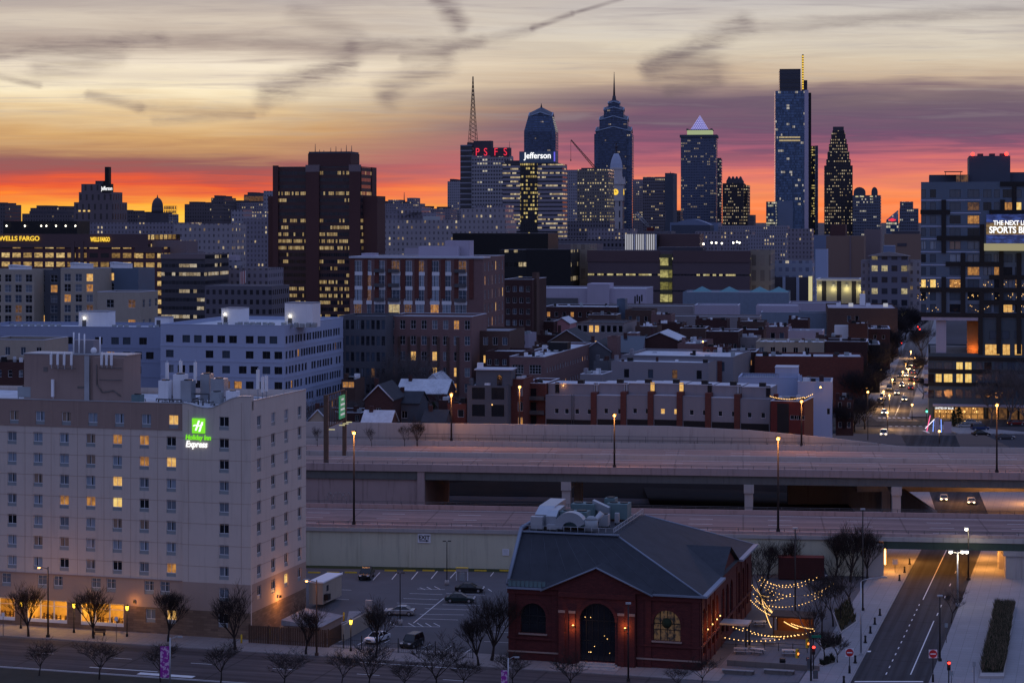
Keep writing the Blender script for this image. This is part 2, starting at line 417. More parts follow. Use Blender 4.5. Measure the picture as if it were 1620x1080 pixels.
pm('black_plastic', (.015, .015, .017), .5, var=.2)
pm('green_steel', (.05, .075, .06), .7, var=.25, stain=.3)
pm('girder', (.13, .13, .125), .8, var=.25, stain=.4)
pm('roof_dark', (.045, .045, .055), .85, var=.5, scale=.5, stain=.3)
pm('roof_grey', (.25, .255, .285), .8, var=.45, scale=.5, stain=.4)
pm('roof_silver', (.54, .57, .62), .7, var=.4, scale=.45, stain=.45)
pm('coping', (.48, .50, .57), .5, var=.1, metal=.1)
pm('slate', (.036, .041, .052), .8, var=.4, scale=.35, bump=.3, stain=.35)
pm('timber', (.085, .05, .035), .85, var=.35, scale=1.5)
pm('orange_timber', (.34, .14, .05), .8, var=.25, scale=1)
pm('red_panel', (.105, .020, .018), .7, var=.2)
pm('grey_siding', (.235, .225, .255), .75, var=.08, scale=.3, stain=.1)
pm('dark_siding', (.10, .105, .125), .75, var=.1, scale=.3)
pm('blue_shade', (.27, .31, .44), .75, var=.06, scale=.15, stain=.1)  # darker copy of blue_white; dimmer light on the left block painted in
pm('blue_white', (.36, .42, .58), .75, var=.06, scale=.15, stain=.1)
pm('mauve_white', (.40, .36, .44), .8, var=.08, scale=.12, stain=.15)
pm('cream', (.38, .33, .27), .85, var=.12, stain=.2)
pm('limestone', (.27, .24, .25), .85, var=.12, scale=.1, stain=.25)
pm('granite_brown', (.10, .062, .068), .6, var=.1, scale=.05)
pm('brown_tower', (.090, .042, .042), .75, var=.12, scale=.05, stain=.15)
pm('near_black', (.012, .012, .015), .5, var=.3)
pm('teal_copper', (.12, .27, .30), .7, var=.2)
pm('navy_panel', (.105, .145, .205), .45, var=.12, scale=.2)
pm('dim_steel', (.10, .10, .11), .6, metal=.3, var=.3)
brick('red_brick', (.17, .050, .040), (.12, .036, .032), (.12, .08, .07))
brick('dark_brick', (.085, .038, .036), (.065, .030, .030), (.06, .045, .045))
brick('pink_brick', (.24, .135, .13), (.20, .11, .11), (.2, .15, .15))
brick('brown_brick', (.13, .075, .062), (.10, .058, .05), (.1, .075, .07))
brick('fringe_brick', (.135, .030, .028), (.085, .020, .021), (.05, .022, .022), .5, .17)
brick('field_stone', (.30, .20, .14), (.15, .10, .075), (.12, .09, .075), 1.1, .35, var=.4)
def glassy(name, col, rough=.08, spec=.6):
    m, t, b, k = newmat(name)
    b.inputs['Base Color'].default_value = (*col, 1); b.inputs['Roughness'].default_value = rough; b.inputs['Specular IOR Level'].default_value = spec
glassy('glass_dark', (.010, .012, .017)); glassy('glass_blue', (.05, .072, .105), .1, .8); glassy('glass_car', (.008, .009, .012), .05, .6)
def curtain(name, c):
    m, t, b, k = newmat(name)
    tc = t.nodes.new('ShaderNodeTexCoord').outputs['Object']; x, y, z = k.sep(tc)
    oi = t.nodes.new('ShaderNodeObjectInfo')
    n = k.noise(k.xyz(k.mul(k.add(x, k.mul(oi.outputs['Random'], 9.)), 14.), 0., k.mul(z, .4)), 1., 3)
    gap = k.m('LESS_THAN', k.m('ABSOLUTE', k.sub(x, k.mul(k.sub(oi.outputs['Random'], .3), .5))), .09)
    t.links.new(k.mix(gap, k.mix(n, tuple(v*.55 for v in c), tuple(v*1.25 for v in c)), (.02, .025, .03)), b.inputs['Base Color'])
    b.inputs['Roughness'].default_value = .25; b.inputs['Specular IOR Level'].default_value = .6
curtain('pane_curtain_sky', (.27, .33, .41)); curtain('pane_drape', (.16, .19, .235)); curtain('pane_warm', (.30, .22, .17))
room('pane_lit', (1, .62, .19), (.60, .27, .06), .9, 1.1, (.25, .75)); room('pane_amber', (.80, .36, .08), (.22, .09, .03), .7, .9, (.25, .75))
room('pane_yellow', (1, .74, .26), (.8, .44, .09), .95, 1.0, (.25, .75)); room('pane_dim', (.26, .12, .04), (.03, .018, .014), .6, .9, (.25, .75))
room('pane_pale', (.90, .72, .38), (.40, .28, .12), .6, 1.0, (.25, .75))
room('pane_dusk', (.10, .06, .03), (.012, .010, .010), .7, 1.6)
emit('amber_glow', (1, .45, .10), 9); emit('warm_bulb', (1, .56, .18), 2.6); emit('white_glow', (1, .92, .72), 7)
emit('red_glow', (1, .03, .02), 6); emit('green_glow', (.1, 1, .55), 3); emit('tail_red', (1, .05, .03), 1.6); emit('head_white', (1, .78, .42), 7)
emit('sign_white', (1, 1, 1), 1.2); emit('sign_green', (.20, .78, .02), 1.0); emit('sign_yellow', (1, .62, .05), 1.1); emit('sign_red', (1, .03, .07), 1.0)
emit('signal_orange', (1, .22, .03), 3); emit('yellow_lamp', (1, .60, .04), 5); emit('blue_glow', (.16, .14, .9), .8); emit('clock_glow', (1, .62, .06), 1.1)
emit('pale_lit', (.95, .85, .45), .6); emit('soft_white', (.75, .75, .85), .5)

# ---------------------------------------------------------------- windows
WMESH = {}
def win_mesh(w, h, state, frame='white_paint', mull=1, bars=0, fr=.06):
    key = (round(w, 2), round(h, 2), state, frame, mull, bars)
    if key not in WMESH:
        b = MB(); d = .05
        b.box(-w/2, -w/2+fr, 0, d, -h/2, h/2); b.box(w/2-fr, w/2, 0, d, -h/2, h/2)
        b.box(-w/2+fr, w/2-fr, 0, d, h/2-fr, h/2); b.box(-w/2+fr, w/2-fr, 0, d, -h/2, -h/2+fr)
        for i in range(mull):
            x = -w/2 + w*(i+1)/(mull+1); b.box(x-fr*.4, x+fr*.4, .005, d, -h/2+fr, h/2-fr)
        for i in range(bars):
            z = -h/2 + h*(i+1)/(bars+1); b.box(-w/2+fr, w/2-fr, .008, d, z-fr*.35, z+fr*.35)
        b.face([(-w/2+fr, d*.7, -h/2+fr), (w/2-fr, d*.7, -h/2+fr), (w/2-fr, d*.7, h/2-fr), (-w/2+fr, d*.7, h/2-fr)], 1)
        WMESH[key] = (b, b.mesh('window', [frame, state]))
    return WMESH[key]
def sidex(side, W, D, u, z, inset):
    """placement of an opening on a side of a block: location and turn"""
    if side == 'f': return (u, inset, z), 0.
    if side == 'r': return (W-inset, u, z), R(90)
    if side == 'l': return (inset, D-u, z), R(-90)
    return (W-u, D-inset, z), R(180)
class Openings:
    """collects the windows of one building, side by side; the first 100 become parts of their own"""
    def __init__(s, root, W, D): s.root = root; s.W = W; s.D = D; s.items = []; s.rects = {'f': [], 'r': [], 'l': [], 'k': []}
    def add(s, side, u, z, w, h, state='glass_dark', frame='white_paint', mull=1, bars=0, inset=.12):
        s.rects[side].append((u-w/2, z-h/2, u+w/2, z+h/2)); s.items.append((side, u, z, w, h, state, frame, mull, bars, inset))
    def grid(s, side, us, zs, w, h, pick, **k):
        for z in zs:
            for u in us: s.add(side, u, z, w, h, pick(), **k)
    def place(s, name='window', most=100):
        rest = MB(); mats = []
        for i, (side, u, z, w, h, st, fr, mu, ba, ins) in enumerate(s.items):
            b, me = win_mesh(w, h, st, fr, mu, ba); loc, rz = sidex(side, s.W, s.D, u, z, ins)
            if i < most: ob(name, me, s.root, loc, rz)
            else:
                for q in (fr, st):
                    if q not in mats: mats.append(q)
                M = Matrix.Translation(loc) @ Matrix.Rotation(rz, 4, 'Z'); n = len(rest.mi); rest.merge(b, M)
                rest.mi[n:] = [mats.index((fr, st)[j]) for j in b.mi]
        if rest.f: o = rest.build(name, mats, s.root); o['kind'] = 'stuff'
def picker(seed, table):
    rg = random.Random(seed); tot = sum(w for _, w in table)
    def f():
        x = rg.random()*tot
        for s, w in table:
            x -= w
            if x <= 0: return s
        return table[-1][0]
    return f
PK_DARK = [('glass_dark', 8), ('glass_blue', 4), ('pane_drape', 1), ('pane_amber', .4), ('pane_dim', .4)]
PK_MIX = [('glass_dark', 6), ('glass_blue', 3), ('pane_drape', 2), ('pane_lit', 1), ('pane_amber', 1), ('pane_dim', 1)]
PK_LIT = [('glass_dark', 2), ('pane_dim', 1.5), ('pane_lit', 3), ('pane_yellow', 3), ('pane_amber', 2)]

def walls(root, W, D, H, op, mat, z0=0., name='wall', par=.5, th=.3, reveal=.15, mats=None):
    """four wall sheets with openings, an inner parapet and its top"""
    b = MB()
    b.wall(W, H, op.rects['f'], lambda u, z: (u, 0, z), reveal, (0, 1, 0), h0=z0)
    b.wall(D, H, op.rects['r'], lambda u, z: (W, u, z), reveal, (-1, 0, 0), h0=z0)
    b.wall(D, H, op.rects['l'], lambda u, z: (0, D-u, z), reveal, (1, 0, 0), h0=z0)
    b.wall(W, H, op.rects['k'], lambda u, z: (W-u, D, z), reveal, (0, -1, 0), h0=z0)
    for q in (((th, th), (W-th, th)), ((W-th, th), (W-th, D-th)), ((W-th, D-th), (th, D-th)), ((th, D-th), (th, th))):
        (a, c), (d, e) = q; b.face([(a, c, H), (d, e, H), (d, e, H-par), (a, c, H-par)])
    return b.build(name, mat, root)
def ring(root, W, D, z, mat='coping', out=.06, th=.42, h=.14, name='coping'):
    b = MB()
    b.box(-out, W+out, -out, th, z, z+h); b.box(-out, W+out, D-th, D+out, z, z+h)
    b.box(-out, th, th, D-th, z, z+h); b.box(W-th, W+out, th, D-th, z, z+h)
    return b.build(name, mat, root)
def roofsheet(root, W, D, z, mat, th=.3, name='roof'):
    return MB().face([(th, th, z), (W-th, th, z), (W-th, D-th, z), (th, D-th, z)]).build(name, mat, root)
def footprint(px0, px1, Y, th):
    x0 = Xat(px0, Y); k = (px1-CX)/F
    return x0, (k*Y - x0)/(math.cos(R(th)) + k*math.sin(R(th)))
def block(name, label, cat, px0, px1, pyt, Y, D, th=11.5, wall='red_brick', roof='roof_grey', wins=(), seed=1, z0=None, par=.5,
          cop='coping', group=None, pk=PK_DARK, fr='white_paint', H=None):
    """a flat-roofed building seen from px0 to px1 with its roof edge at row pyt; wins: (side, n, rows, u0, u1, z0, z1, w, h, mullions, bars)"""
    z0 = terr(Y) if z0 is None else z0
    x0, W_ = footprint(px0, px1, Y, th); H = H or Zat(pyt, Y) - z0
    root = thing(name, label, cat, (x0, Y, z0), -R(th), group)
    op = Openings(root, W_, D); pick = picker(seed, pk)
    for (side, n, rows, u0, u1, a, b, w, h, mu, ba) in wins:
        L = W_ if side in 'fk' else D
        us = [L*(u0+(u1-u0)*(i/(n-1) if n > 1 else .5)) for i in range(n)]
        zs = [H*(a+(b-a)*(i/(rows-1) if rows > 1 else .5)) for i in range(rows)][::-1]
        op.grid(side, us, zs, w, h, pick, frame=fr, mull=mu, bars=ba)
    walls(root, W_, D, H, op, wall, par=par)
    roofsheet(root, W_, D, H-par, roof)
    cop = cop if (cop != 'coping' or seed % 3 == 0) else (None, wall)[seed % 3 - 1]
    if cop: ring(root, W_, D, H, cop)
    if cat == 'house': vents(root, 4+seed % 3, seed, W_, D, H-par); MB().box(-.02, .9, D*.3, D*.3+1.4, H-par, H+1.3).build('chimney', wall, root)
    op.place()
    root['dims'] = (W_, D, H)
    return root
# ---------------------------------------------------------------- ground, roads, highway
def sheet(name, pts, mat, kind='structure'):
    return struct(name, MB().face(pts), mat, kind)
prof = [(-600, 0), (374, 0), (392, -2.5), (472, -2.5), (472.05, 4.4), (524, 5)] + [(y, terr(y)) for y in (700, 1100, 1500, 1920, 6000, 60000)]
gb = MB()
for (y0, a), (y1, b) in zip(prof, prof[1:]):
    xs = [-40000, -400, 60, 74, 122, 400, 40000] if y1 < 600 else [-40000, 40000]
    for x0, x1 in zip(xs, xs[1:]):
        if x0 in (74,) and 374 <= y0 and y1 <= 530: continue        # the street dips through here
        gb.face([(x0, y0, a), (x1, y0, a), (x1, y1, b), (x0, y1, b)])
struct('ground', gb, 'city_ground')
def along(c, th, u, v, z=0.):
    s, q = math.sin(R(th)), math.cos(R(th)); return (c[0]+u*q+v*s, c[1]-u*s+v*q, z)
HC = (-37.3, 290.0)                        # hotel corner
TH = 16.0
def HP(u, v, z=0.): return along(HC, TH, u, v, z)
def quad(u0, u1, v0, v1, z): return [HP(u0, v0, z), HP(u1, v0, z), HP(u1, v1, z), HP(u0, v1, z)]
def slab(name, u0, u1, v0, v1, h, mat):
    b = MB(); p = [HP(u, v)[:2] for u, v in ((u0, v0), (u1, v0), (u1, v1), (u0, v1))]; b.prism(p, 0, h); return struct(name, b, mat)
# the boulevard in front of the hotel
sheet('boulevard', quad(-120, 140, -60, -7.6, .006), 'asphalt_warm')
slab('sidewalk', -120, 69, -7.6, 0, .13, 'sidewalk_pink')
slab('median_kerb', -120, 60, -36, -26, .16, 'sidewalk')
sheet('median_soil', quad(-120, 59.6, -35.6, -26.4, .166), 'soil')
mk = MB()
for u in range(-110, 60, 12): mk.face(quad(u, u+3.2, -16.2, -16.05, .012))
mk.face(quad(-120, 60, -25.2, -25.02, .012)); mk.face(quad(20, 36, -9.4, -9.2, .012))
mk.face(quad(-14, -4, -22.4, -22.1, .012)); mk.face(quad(-6, 2, -24.4, -23.2, .0125))
struct('boulevard_markings', mk, 'road_paint')
# parking lot
sheet('parking_lot', [HP(.5, 1, .008), HP(38.6, .2, .008), (24, 346, .008), (-70, 356.5, .008), (-50, 315, .008)], 'asphalt_lot')
pl = MB()
def stripe(b, p, q, w=.14, z=.016, zz=0.):
    A, B = Vector(G(*p, zz)), Vector(G(*q, zz)); d = (B-A); n = Vector((-d.y, d.x, 0)).normalized()*w/2; o = Vector((0, 0, z))
    b.face([A-n+o, B-n+o, B+n+o, A+n+o])
for p, q in (((530, 917), (542, 905)), ((590, 917), (601, 905)), ((620, 916), (629, 905)), ((651, 916), (661, 904)), ((682, 915), (692, 903)), ((712, 914), (722, 903)), ((776, 911), (783, 902)),
        ((654, 985), (702, 946)), ((648, 938), (700, 940)), ((638, 946), (694, 948)), ((628, 953), (690, 956)), ((672, 962), (742, 964)), ((664, 971), (734, 972)), ((662, 978), (725, 980)), ((700, 956), (760, 957)), ((706, 938), (768, 941)),
        ((617, 984), (626, 989)), ((646, 985), (657, 991)), ((660, 985), (670, 991)), ((673, 985), (683, 991)), ((686, 985), (696, 990)), ((618, 990), (696, 991)),
        ((664, 929), (672, 932)), ((675, 928), (683, 932)), ((687, 927), (697, 932)), ((660, 931), (704, 932)), ((772, 931), (778, 935)),
        ((536, 1015), (549, 1009)), ((565, 1020), (578, 1013)), ((608, 1016), (616, 1012)), ((668, 1024), (682, 1018)), ((700, 1031), (714, 1021)), ((730, 1036), (750, 1023)),
        ((782, 990), (806, 991)), ((780, 999), (806, 1000)), ((766, 1014), (806, 1016)), ((786, 974), (806, 975)), ((508, 996), (560, 978)), ((532, 932), (556, 933)), ((532, 947), (552, 948))):
    stripe(pl, p, q)
struct('parking_lines', pl, 'road_paint')
struct('lawn_strip', MB().face([(-60, 353.5, .02), (-60, 360, .02), (6, 349, .02), (6, 345, .02)]), 'lawn', 'stuff')
sheet('gate_apron', [G(548, 985, .02), G(560, 975, .02), G(574, 966, .02), G(552, 966, .02)], 'sidewalk')
# Race street and its pavements
RL = [(40.0, 250), (44.0, 263), (75.2, 371), (90.0, 428), (97.5, 475), (100, 520)]      # left kerb
RRt = [(50.5, 250), (54.2, 263), (86.2, 371), (101, 428), (109, 475), (114, 520)]       # right kerb
RZ = [0, 0, 0, -2.5, -2.0, 5.0]
def strip(L, Rg, Z, off, n=1):
    b = MB()
    for i in range(len(L)-1):
        b.face([(*L[i], Z[i]+off), (*Rg[i], Z[i]+off), (*Rg[i+1], Z[i+1]+off), (*L[i+1], Z[i+1]+off)])
    return b
struct('street', strip(RL, RRt, RZ, .010), 'asphalt')
def shift(P, d): return [(x+d, y) for x, y in P]
def pave(name, L, Rg, Z, h, mat):
    b = strip(L, Rg, Z, h)
    for P in (L, Rg):
        for i in range(len(P)-1): b.face([(*P[i], Z[i]-.3), (*P[i+1], Z[i+1]-.3), (*P[i+1], Z[i+1]+h), (*P[i], Z[i]+h)])
    return struct(name, b, mat)
pave('pavement_left', [(33.5, 250), (37.4, 263), (69, 371), (84, 428), (88, 475)], RL[:5], RZ[:5], .14, 'sidewalk')
pave('pavement_right', RRt[:5], [(90, 250), (92, 263), (100, 371), (121.8, 428), (121.8, 475)], RZ[:5], .14, 'sidewalk')
rm = MB()
def lane(f, y0, y1, w=.16, z=.02):
    def at(y):
        for i in range(len(RL)-1):
            if RL[i][1] <= y <= RL[i+1][1]:
                t = (y-RL[i][1])/(RL[i+1][1]-RL[i][1]); a = RL[i][0]+t*(RL[i+1][0]-RL[i][0]); b = RRt[i][0]+t*(RRt[i+1][0]-RRt[i][0])
                return a+(b-a)*f, RZ[i]+t*(RZ[i+1]-RZ[i])
    (a, za), (b, zb) = at(y0), at(y1); rm.face([(a-w/2, y0, za+z), (a+w/2, y0, za+z), (b+w/2, y1, zb+z), (b-w/2, y1, zb+z)])
lane(.42, 321, 371); lane(.42, 371, 420); lane(.72, 268, 304)
for y in range(268, 320, 4): lane(.40, y, y+1.3)
for y in (308, 314.5, 322, 333, 345): lane(.73, y, y+2.2)
lane(.0, 282, 282.9, 1.0)
rm.face([(44.6, 263.6, .02), (53.6, 263.6, .02), (53.7, 264.2, .02), (44.8, 264.2, .02)])
struct('street_markings', rm, 'road_paint')
# plaza beside the brick hall
sheet('plaza', [(22, 262, .03), (37.0, 262, .03), (60.2, 341, .03), (24, 345.5, .03)], 'asphalt_lot')
sheet('plaza_paving', [(25.0, 262, .06), (37.2, 263.2, .06), (45, 290, .06), (33.5, 292, .06)], 'plaza_stone')
sheet('plaza_path', [G(1215, 925, .05), G(1300, 921, .05), G(1395, 890, .05), G(1385, 872, .05), G(1200, 897, .05)], 'asphalt_lot')
# ------------------------------------------------ highway: two decks
TF = 6.5
LO = (0., 349.0); UP = (0., 411.0)
def LP(u, v, z=0.): return along(LO, TF, u, v, z)
def UPp(u, v, z=0.): return along(UP, TF, u, v, z)
def fbox(b, P, u0, u1, v0, v1, z0, z1, m=0):
    n = len(b.v); b.v += [P(u, v, z) for z in (z0, z1) for u, v in ((u0, v0), (u1, v0), (u1, v1), (u0, v1))]
    for q in ((0,3,2,1),(4,5,6,7),(0,1,5,4),(1,2,6,5),(2,3,7,6),(3,0,4,7)): b.f.append(tuple(n+i for i in q)); b.mi.append(m); b.sm.append(False)
    return b
UA = 60.0                                                  # where the lower deck leaves its wall and bridges the street
t = thing('retaining_wall', 'long pale concrete retaining wall behind the parking lot carrying the lower roadway', 'wall', (0, 0, 0))
b = MB(); fbox(b, LP, -190, UA, 0, .8, -.2, 6.1); b.build('wall', 'lit_wall_concrete', t)
b = MB()
for u in range(-180, 60, 9): fbox(b, LP, u, u+.5, -.12, -.003, 0, 6.0)
b.build('pilaster', 'lit_wall_concrete', t); 
b = MB(); fbox(b, LP, -190, UA, -.35, .79, 6.102, 6.75); b.build('cap_beam', 'concrete', t)
b = MB(); fbox(b, LP, UA+.002, UA+3.2, -.3, 25.5, -.2, 5.6); b.build('abutment', 'concrete', t)
t = thing('highway_lower_deck', 'lower elevated roadway running behind the parking lot and bridging the street', 'highway', (0, 0, 0))
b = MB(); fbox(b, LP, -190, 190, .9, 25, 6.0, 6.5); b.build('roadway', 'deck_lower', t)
b = MB()
for v in (6.5, 12.5, 18.5):
    for u in range(-180, 180, 14): fbox(b, LP, u, u+4.2, v, v+.14, 6.5, 6.512)
for v in (2.4, 23.6): fbox(b, LP, -190, 190, v, v+.16, 6.5, 6.512)
b.build('lane_lines', 'road_paint', t)
b = MB(); fbox(b, LP, -190, 190, .05, .85, 6.76, 7.25); fbox(b, LP, -190, 190, 25.01, 25.5, 5.6, 7.3); b.build('parapet', 'pink_concrete', t)
def railing(P, u0, u1, v, z, step, parent, mat='dim_steel', h=.55, rails=2):
    b = MB(); u = u0
    while u <= u1: b.tube(P(u, v, z), P(u, v, z+h), .06, n=4); u += step
    for i in range(rails): b.path([P(u0, v, z+h*(1-.45*i)), P(u1, v, z+h*(1-.45*i))], .05, 4)
    return b.build('railing', mat, parent)
railing(LP, -190, 190, .45, 7.25, 2.6, t); railing(LP, -190, 190, 25.25, 7.3, 2.6, t)
b = MB(); fbox(b, LP, UA+3.21, 190, -.25, 1.4, 4.75, 6.0); fbox(b, LP, UA+3.21, 190, 23.5, 25.3, 4.75, 5.59)
for v in (5, 9, 13, 17, 21): fbox(b, LP, UA+3.21, 190, v, v+.6, 4.75, 5.98)
b.build('bridge_girder', 'green_steel', t)
b = MB(); fbox(b, LP, UA, 190, -.4, .79, 6.01, 6.74); b.build('bridge_fascia', 'concrete', t)
p = thing('bridge_pier', 'broad grey concrete pier under the lower roadway at the right edge by the pavement', 'bridge pier', LP(85, 0, 0), -R(TF))
MB().box(-1.6, 3.5, -.2, 2.2, 0, 3.9).box(-2.0, 9, -.5, 2.5, 3.902, 4.74).build('pier_wall', 'concrete', p)
MB().box(-1.6, 3.5, 9, 11.2, 0, 3.9).box(-2.0, 9, 8.8, 11.5, 3.902, 4.74).build('rear_wall', 'concrete', p)
t = thing('highway_upper_deck', 'upper elevated expressway on concrete piers crossing the whole view below the houses', 'highway', (0, 0, 0))
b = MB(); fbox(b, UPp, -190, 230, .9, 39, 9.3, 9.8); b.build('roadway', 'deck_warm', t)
b = MB()
for v in (5.2, 9.2, 13.2, 24.5, 28.5, 32.5):
    for u in range(-180, 220, 14): fbox(b, UPp, u, u+4.2, v, v+.15, 9.8, 9.812)
for v in (1.7, 17.2, 20.6, 37.4): fbox(b, UPp, -190, 230, v, v+.2, 9.8, 9.812)
b.build('lane_lines', 'road_paint', t)
b = MB(); fbox(b, UPp, -190, 230, .0, .85, 8.9, 10.35); b.build('parapet', 'pink_concrete', t)
b = MB(); fbox(b, UPp, -190, 230, 18.6, 19.2, 9.8, 10.75); b.build('median_barrier', 'concrete', t)
b = MB(); fbox(b, UPp, -190, 230, 39.01, 39.6, 8.5, 11.0); b.build('rear_barrier', 'concrete', t)
b = MB(); fbox(b, UPp, -46, 230, .5, 1.6, 7.2, 8.89)
for v in (8, 16, 24, 32): fbox(b, UPp, -46, 230, v, v+.7, 7.6, 9.29)
b.build('bridge_girder', 'girder', t)
railing(UPp, -190, 230, .45, 10.35, 3.1, t)
a = MB(); fbox(a, UPp, -190, -18.5, .95, 38.9, -3, 9.28); fbox(a, UPp, -19.5, -18.0, .2, 1.4, -3, 8.88)
a.build('abutment', 'pink_concrete', t); GB = MB()
for i in range(5): GB.path([UPp(-38+i*1.1+.5*math.cos(n*.7+i), .93, 3.6+.8*math.sin(n*.9+i*2)) for n in range(9)], .05, 4)
GB.build('graffiti', 'concrete', t)
for i, (u, lab) in enumerate(((11.0, 'concrete highway pier nearest the brick hall under the upper expressway'), (47.8, 'concrete highway pier left of the tall amber lamp post under the upper expressway'),
        (77.0, 'concrete highway pier beside the street underpass under the upper expressway'))):
    q = thing('highway_pier', lab, 'bridge pier', UPp(u, .2, 0), -R(TF), 'piers of the upper expressway')
    MB().box(-.85, .85, 0, 3.2, -3, 5.5).build('column', 'concrete', q)
    MB().box(-1.0, 1.0, -.3, 36, 5.502, 7.19).build('cap_beam', 'concrete', q)
    MB().box(-.85, .85, 30, 33, -3, 5.5).build('rear_column', 'concrete', q)
t = thing('sound_wall', 'long pale concrete wall behind the upper expressway below the townhouses', 'wall', (0, 0, 0))
b = MB()
us = [(-190, 14.6), (30, 14.6), (48, 13.9), (66, 12.4), (82, 10.6)]
for (u0, z0), (u1, z1) in zip(us, us[1:]):
    b.face([UPp(u0, 41.5, 2), UPp(u1, 41.5, 2), UPp(u1, 41.5, z1), UPp(u0, 41.5, z0)]); b.face([UPp(u0, 41.5, z0), UPp(u1, 41.5, z1), UPp(u1, 42.1, z1), UPp(u0, 42.1, z0)])
    b.face([UPp(u0, 42.1, 2), UPp(u1, 42.1, 2), UPp(u1, 42.1, z1), UPp(u0, 42.1, z0)])
b.build('wall', 'concrete', t)
railing(UPp, -28, 60, 40.6, 10.6, 3.8, thing('chain_fence', 'low dark fence of thin posts in front of the pale sound wall', 'fence'), h=1.7)
b = MB()
for u in range(-180, 220, 4): b.tube(UPp(u, 39.3, 11), UPp(u, 39.3, 11.5), .06, n=4)
b.path([UPp(-190, 39.3, 11.5), UPp(230, 39.3, 11.5)], .05, 4)
b.build('railing', 'dim_steel', bpy.data.objects['highway_upper_deck'])
# what lies under the upper deck: earth bank in shade colour, a back wall and a second bridge over the dipped street
struct('earth_bank', MB().face([(-60, 466, -2.4), (72, 452, -2.4), (72, 471, 3.4), (-60, 471, 3.4)]).face([(30, 405, -2.45), (73, 398, -2.45), (73, 452, -1.2), (30, 466, -.6)]), 'earth_in_shade')
t = thing('underpass_wall', 'dark stained concrete wall under the upper expressway beside the dipped street', 'wall')
MB().box(60, 82.9, 440, 441, -3, 3.2).box(82.9, 83.7, 398, 441, -3, 3.0).build('wall', 'dark_concrete', t)
MB().box(122, 123, 395, 480, -3, 3).build('far_wall', 'dark_concrete', t)
t = thing('ramp_bridge', 'low concrete beam bridge crossing the amber lit underpass below the expressway', 'bridge', (0, 0, 0))
MB().box(73.5, 160, 431, 433, 2.4, 4.2).box(73.5, 160, 433.1, 440, 3.2, 3.9).build('beam', 'concrete', t)
MB().box(117, 118.3, 430.8, 433.2, -2.9, 2.39).build('column', 'concrete', t)
lamp(t, (104, 423, 3.4), 1500, AMB, .3); lamp(t, (99, 447, 2.2), 2200, AMB, .3); lamp(t, (114, 445, 2.2), 3000, AMB, .3)
# ---------------------------------------------------------------- the hotel
HT = thing('hotel', 'beige ten storey hotel with brown top band and glowing green and white sign', 'hotel', (*HC, 0), -R(TH))
HWd, HDp, HH = 62.0, 20.8, 33.6        # local u runs from -62 to 0 ; v depth
rg = random.Random(5)
PKH = picker(3, [('pane_curtain_sky', 14), ('pane_drape', 5), ('glass_dark', 1), ('pane_warm', 1.2), ('pane_amber', .25)])
fro, sid = [], []                       # (u, z, state)
cu = [-38.2 + 4.31*i - .3 for i in range(-2, 7)]
lit_at = {(6, 0): 'pane_lit', (0+2, 0): 'pane_warm', (4, 0): 'pane_warm', (5+2, 2): 'pane_amber', (7, 1): 'pane_amber', (8, 2): 'pane_lit', (8, 1): 'glass_dark', (5, 1): 'pane_warm', (5, 2): 'pane_warm',
          (6, 3): 'pane_lit', (6, 4): 'pane_yellow', (5, 4): 'pane_amber', (4, 4): 'pane_amber', (7, 4): 'glass_dark', (3, 3): 'pane_warm', (8, 0): 'pane_lit', (7, 5): 'pane_warm', (3, 6): 'pane_warm'}
lit_at[(6, 0)] = 'pane_curtain_sky'
for r in range(8):
    for c, u in enumerate(cu):
        fro.append((u + (.35 if r == 0 else 0), 31.2-3.07*r, lit_at.get((c, r)) or PKH()))
for px in (10, 67, 92, 152, 176, 236, 261):
    k = (px-CX)/F; fro.append(((290*k+37.3)/(.961+.2756*k), 7.0, 'pane_drape'))
tow = [(-4.18, 31.2-3.07*r, 'glass_dark' if r in (0, 1, 2, 5) else 'pane_drape') for r in range(9)] + [(-4.3, 2.9, 'glass_dark')]
gnd = [(-15.9, 2.9, 'pane_drape'), (-12.6, 2.9, 'pane_lit')]
for r in range(9):
    for v in (2.65, 7.9, 12.9, 18.2): sid.append((v, 31.2-3.07*r, 'pane_yellow' if (r == 8 and v == 12.9) else rg.choice(['glass_dark', 'pane_drape', 'pane_curtain_sky', 'glass_dark', 'glass_blue'])))
WW, WH = 1.5, 1.42
def rr(l): return [(u-WW/2, z-WH/2-.52, u+WW/2, z+WH/2) for u, z, _ in l]
store = [(-36.9 - 14, .75, -36.9-6.5, 4.1), (-43.2, .75, -38.0, 4.1), (-36.0, .75, -29.4, 4.1), (-27.2, .75, -20.2, 4.1)]
T0 = -10.7
b = MB()
P = lambda u, z: (u, 0, z)
def band(z0, z1, mat_i, rects, u0, u1, v=0.):
    q = [r for r in rects if r[1] < z1 and r[3] > z0]
    q = [(r[0], max(r[1], z0), r[2], min(r[3], z1)) for r in q if u0 < r[0] < u1]
    b2 = MB(); b2.wall(u1, z1, q, lambda u, z: (u, v, z), .22, (0, 1, 0), h0=z0, w0=u0)
    b2.mi = [mat_i]*len(b2.f); b.merge(b2)
FR = rr(fro) + store + rr(gnd)
band(0, 3.9, 3, FR, -HWd, T0); band(3.9, 7.95, 2, FR, -HWd, T0); band(7.95, 29.8, 0, FR, -HWd, T0); band(29.8, HH, 1, FR, -HWd, T0)
TR = rr(tow); tv = -.35
band(0, 3.9, 3, TR, T0, 0, tv); band(3.9, 7.95, 2, TR, T0, 0, tv); band(7.95, 32.9, 0, TR, T0, 0, tv)
crest = [(T0, 33.75), (-9.6, 33.65), (-8.6, 33.35), (-7.6, 33.15), (-6.8, 33.1), (-6.0, 33.2), (-5.2, 33.5), (-4.2, 34.0), (-3.2, 34.5), (-2.2, 34.8), (-1.4, 34.9), (0, 34.9)]
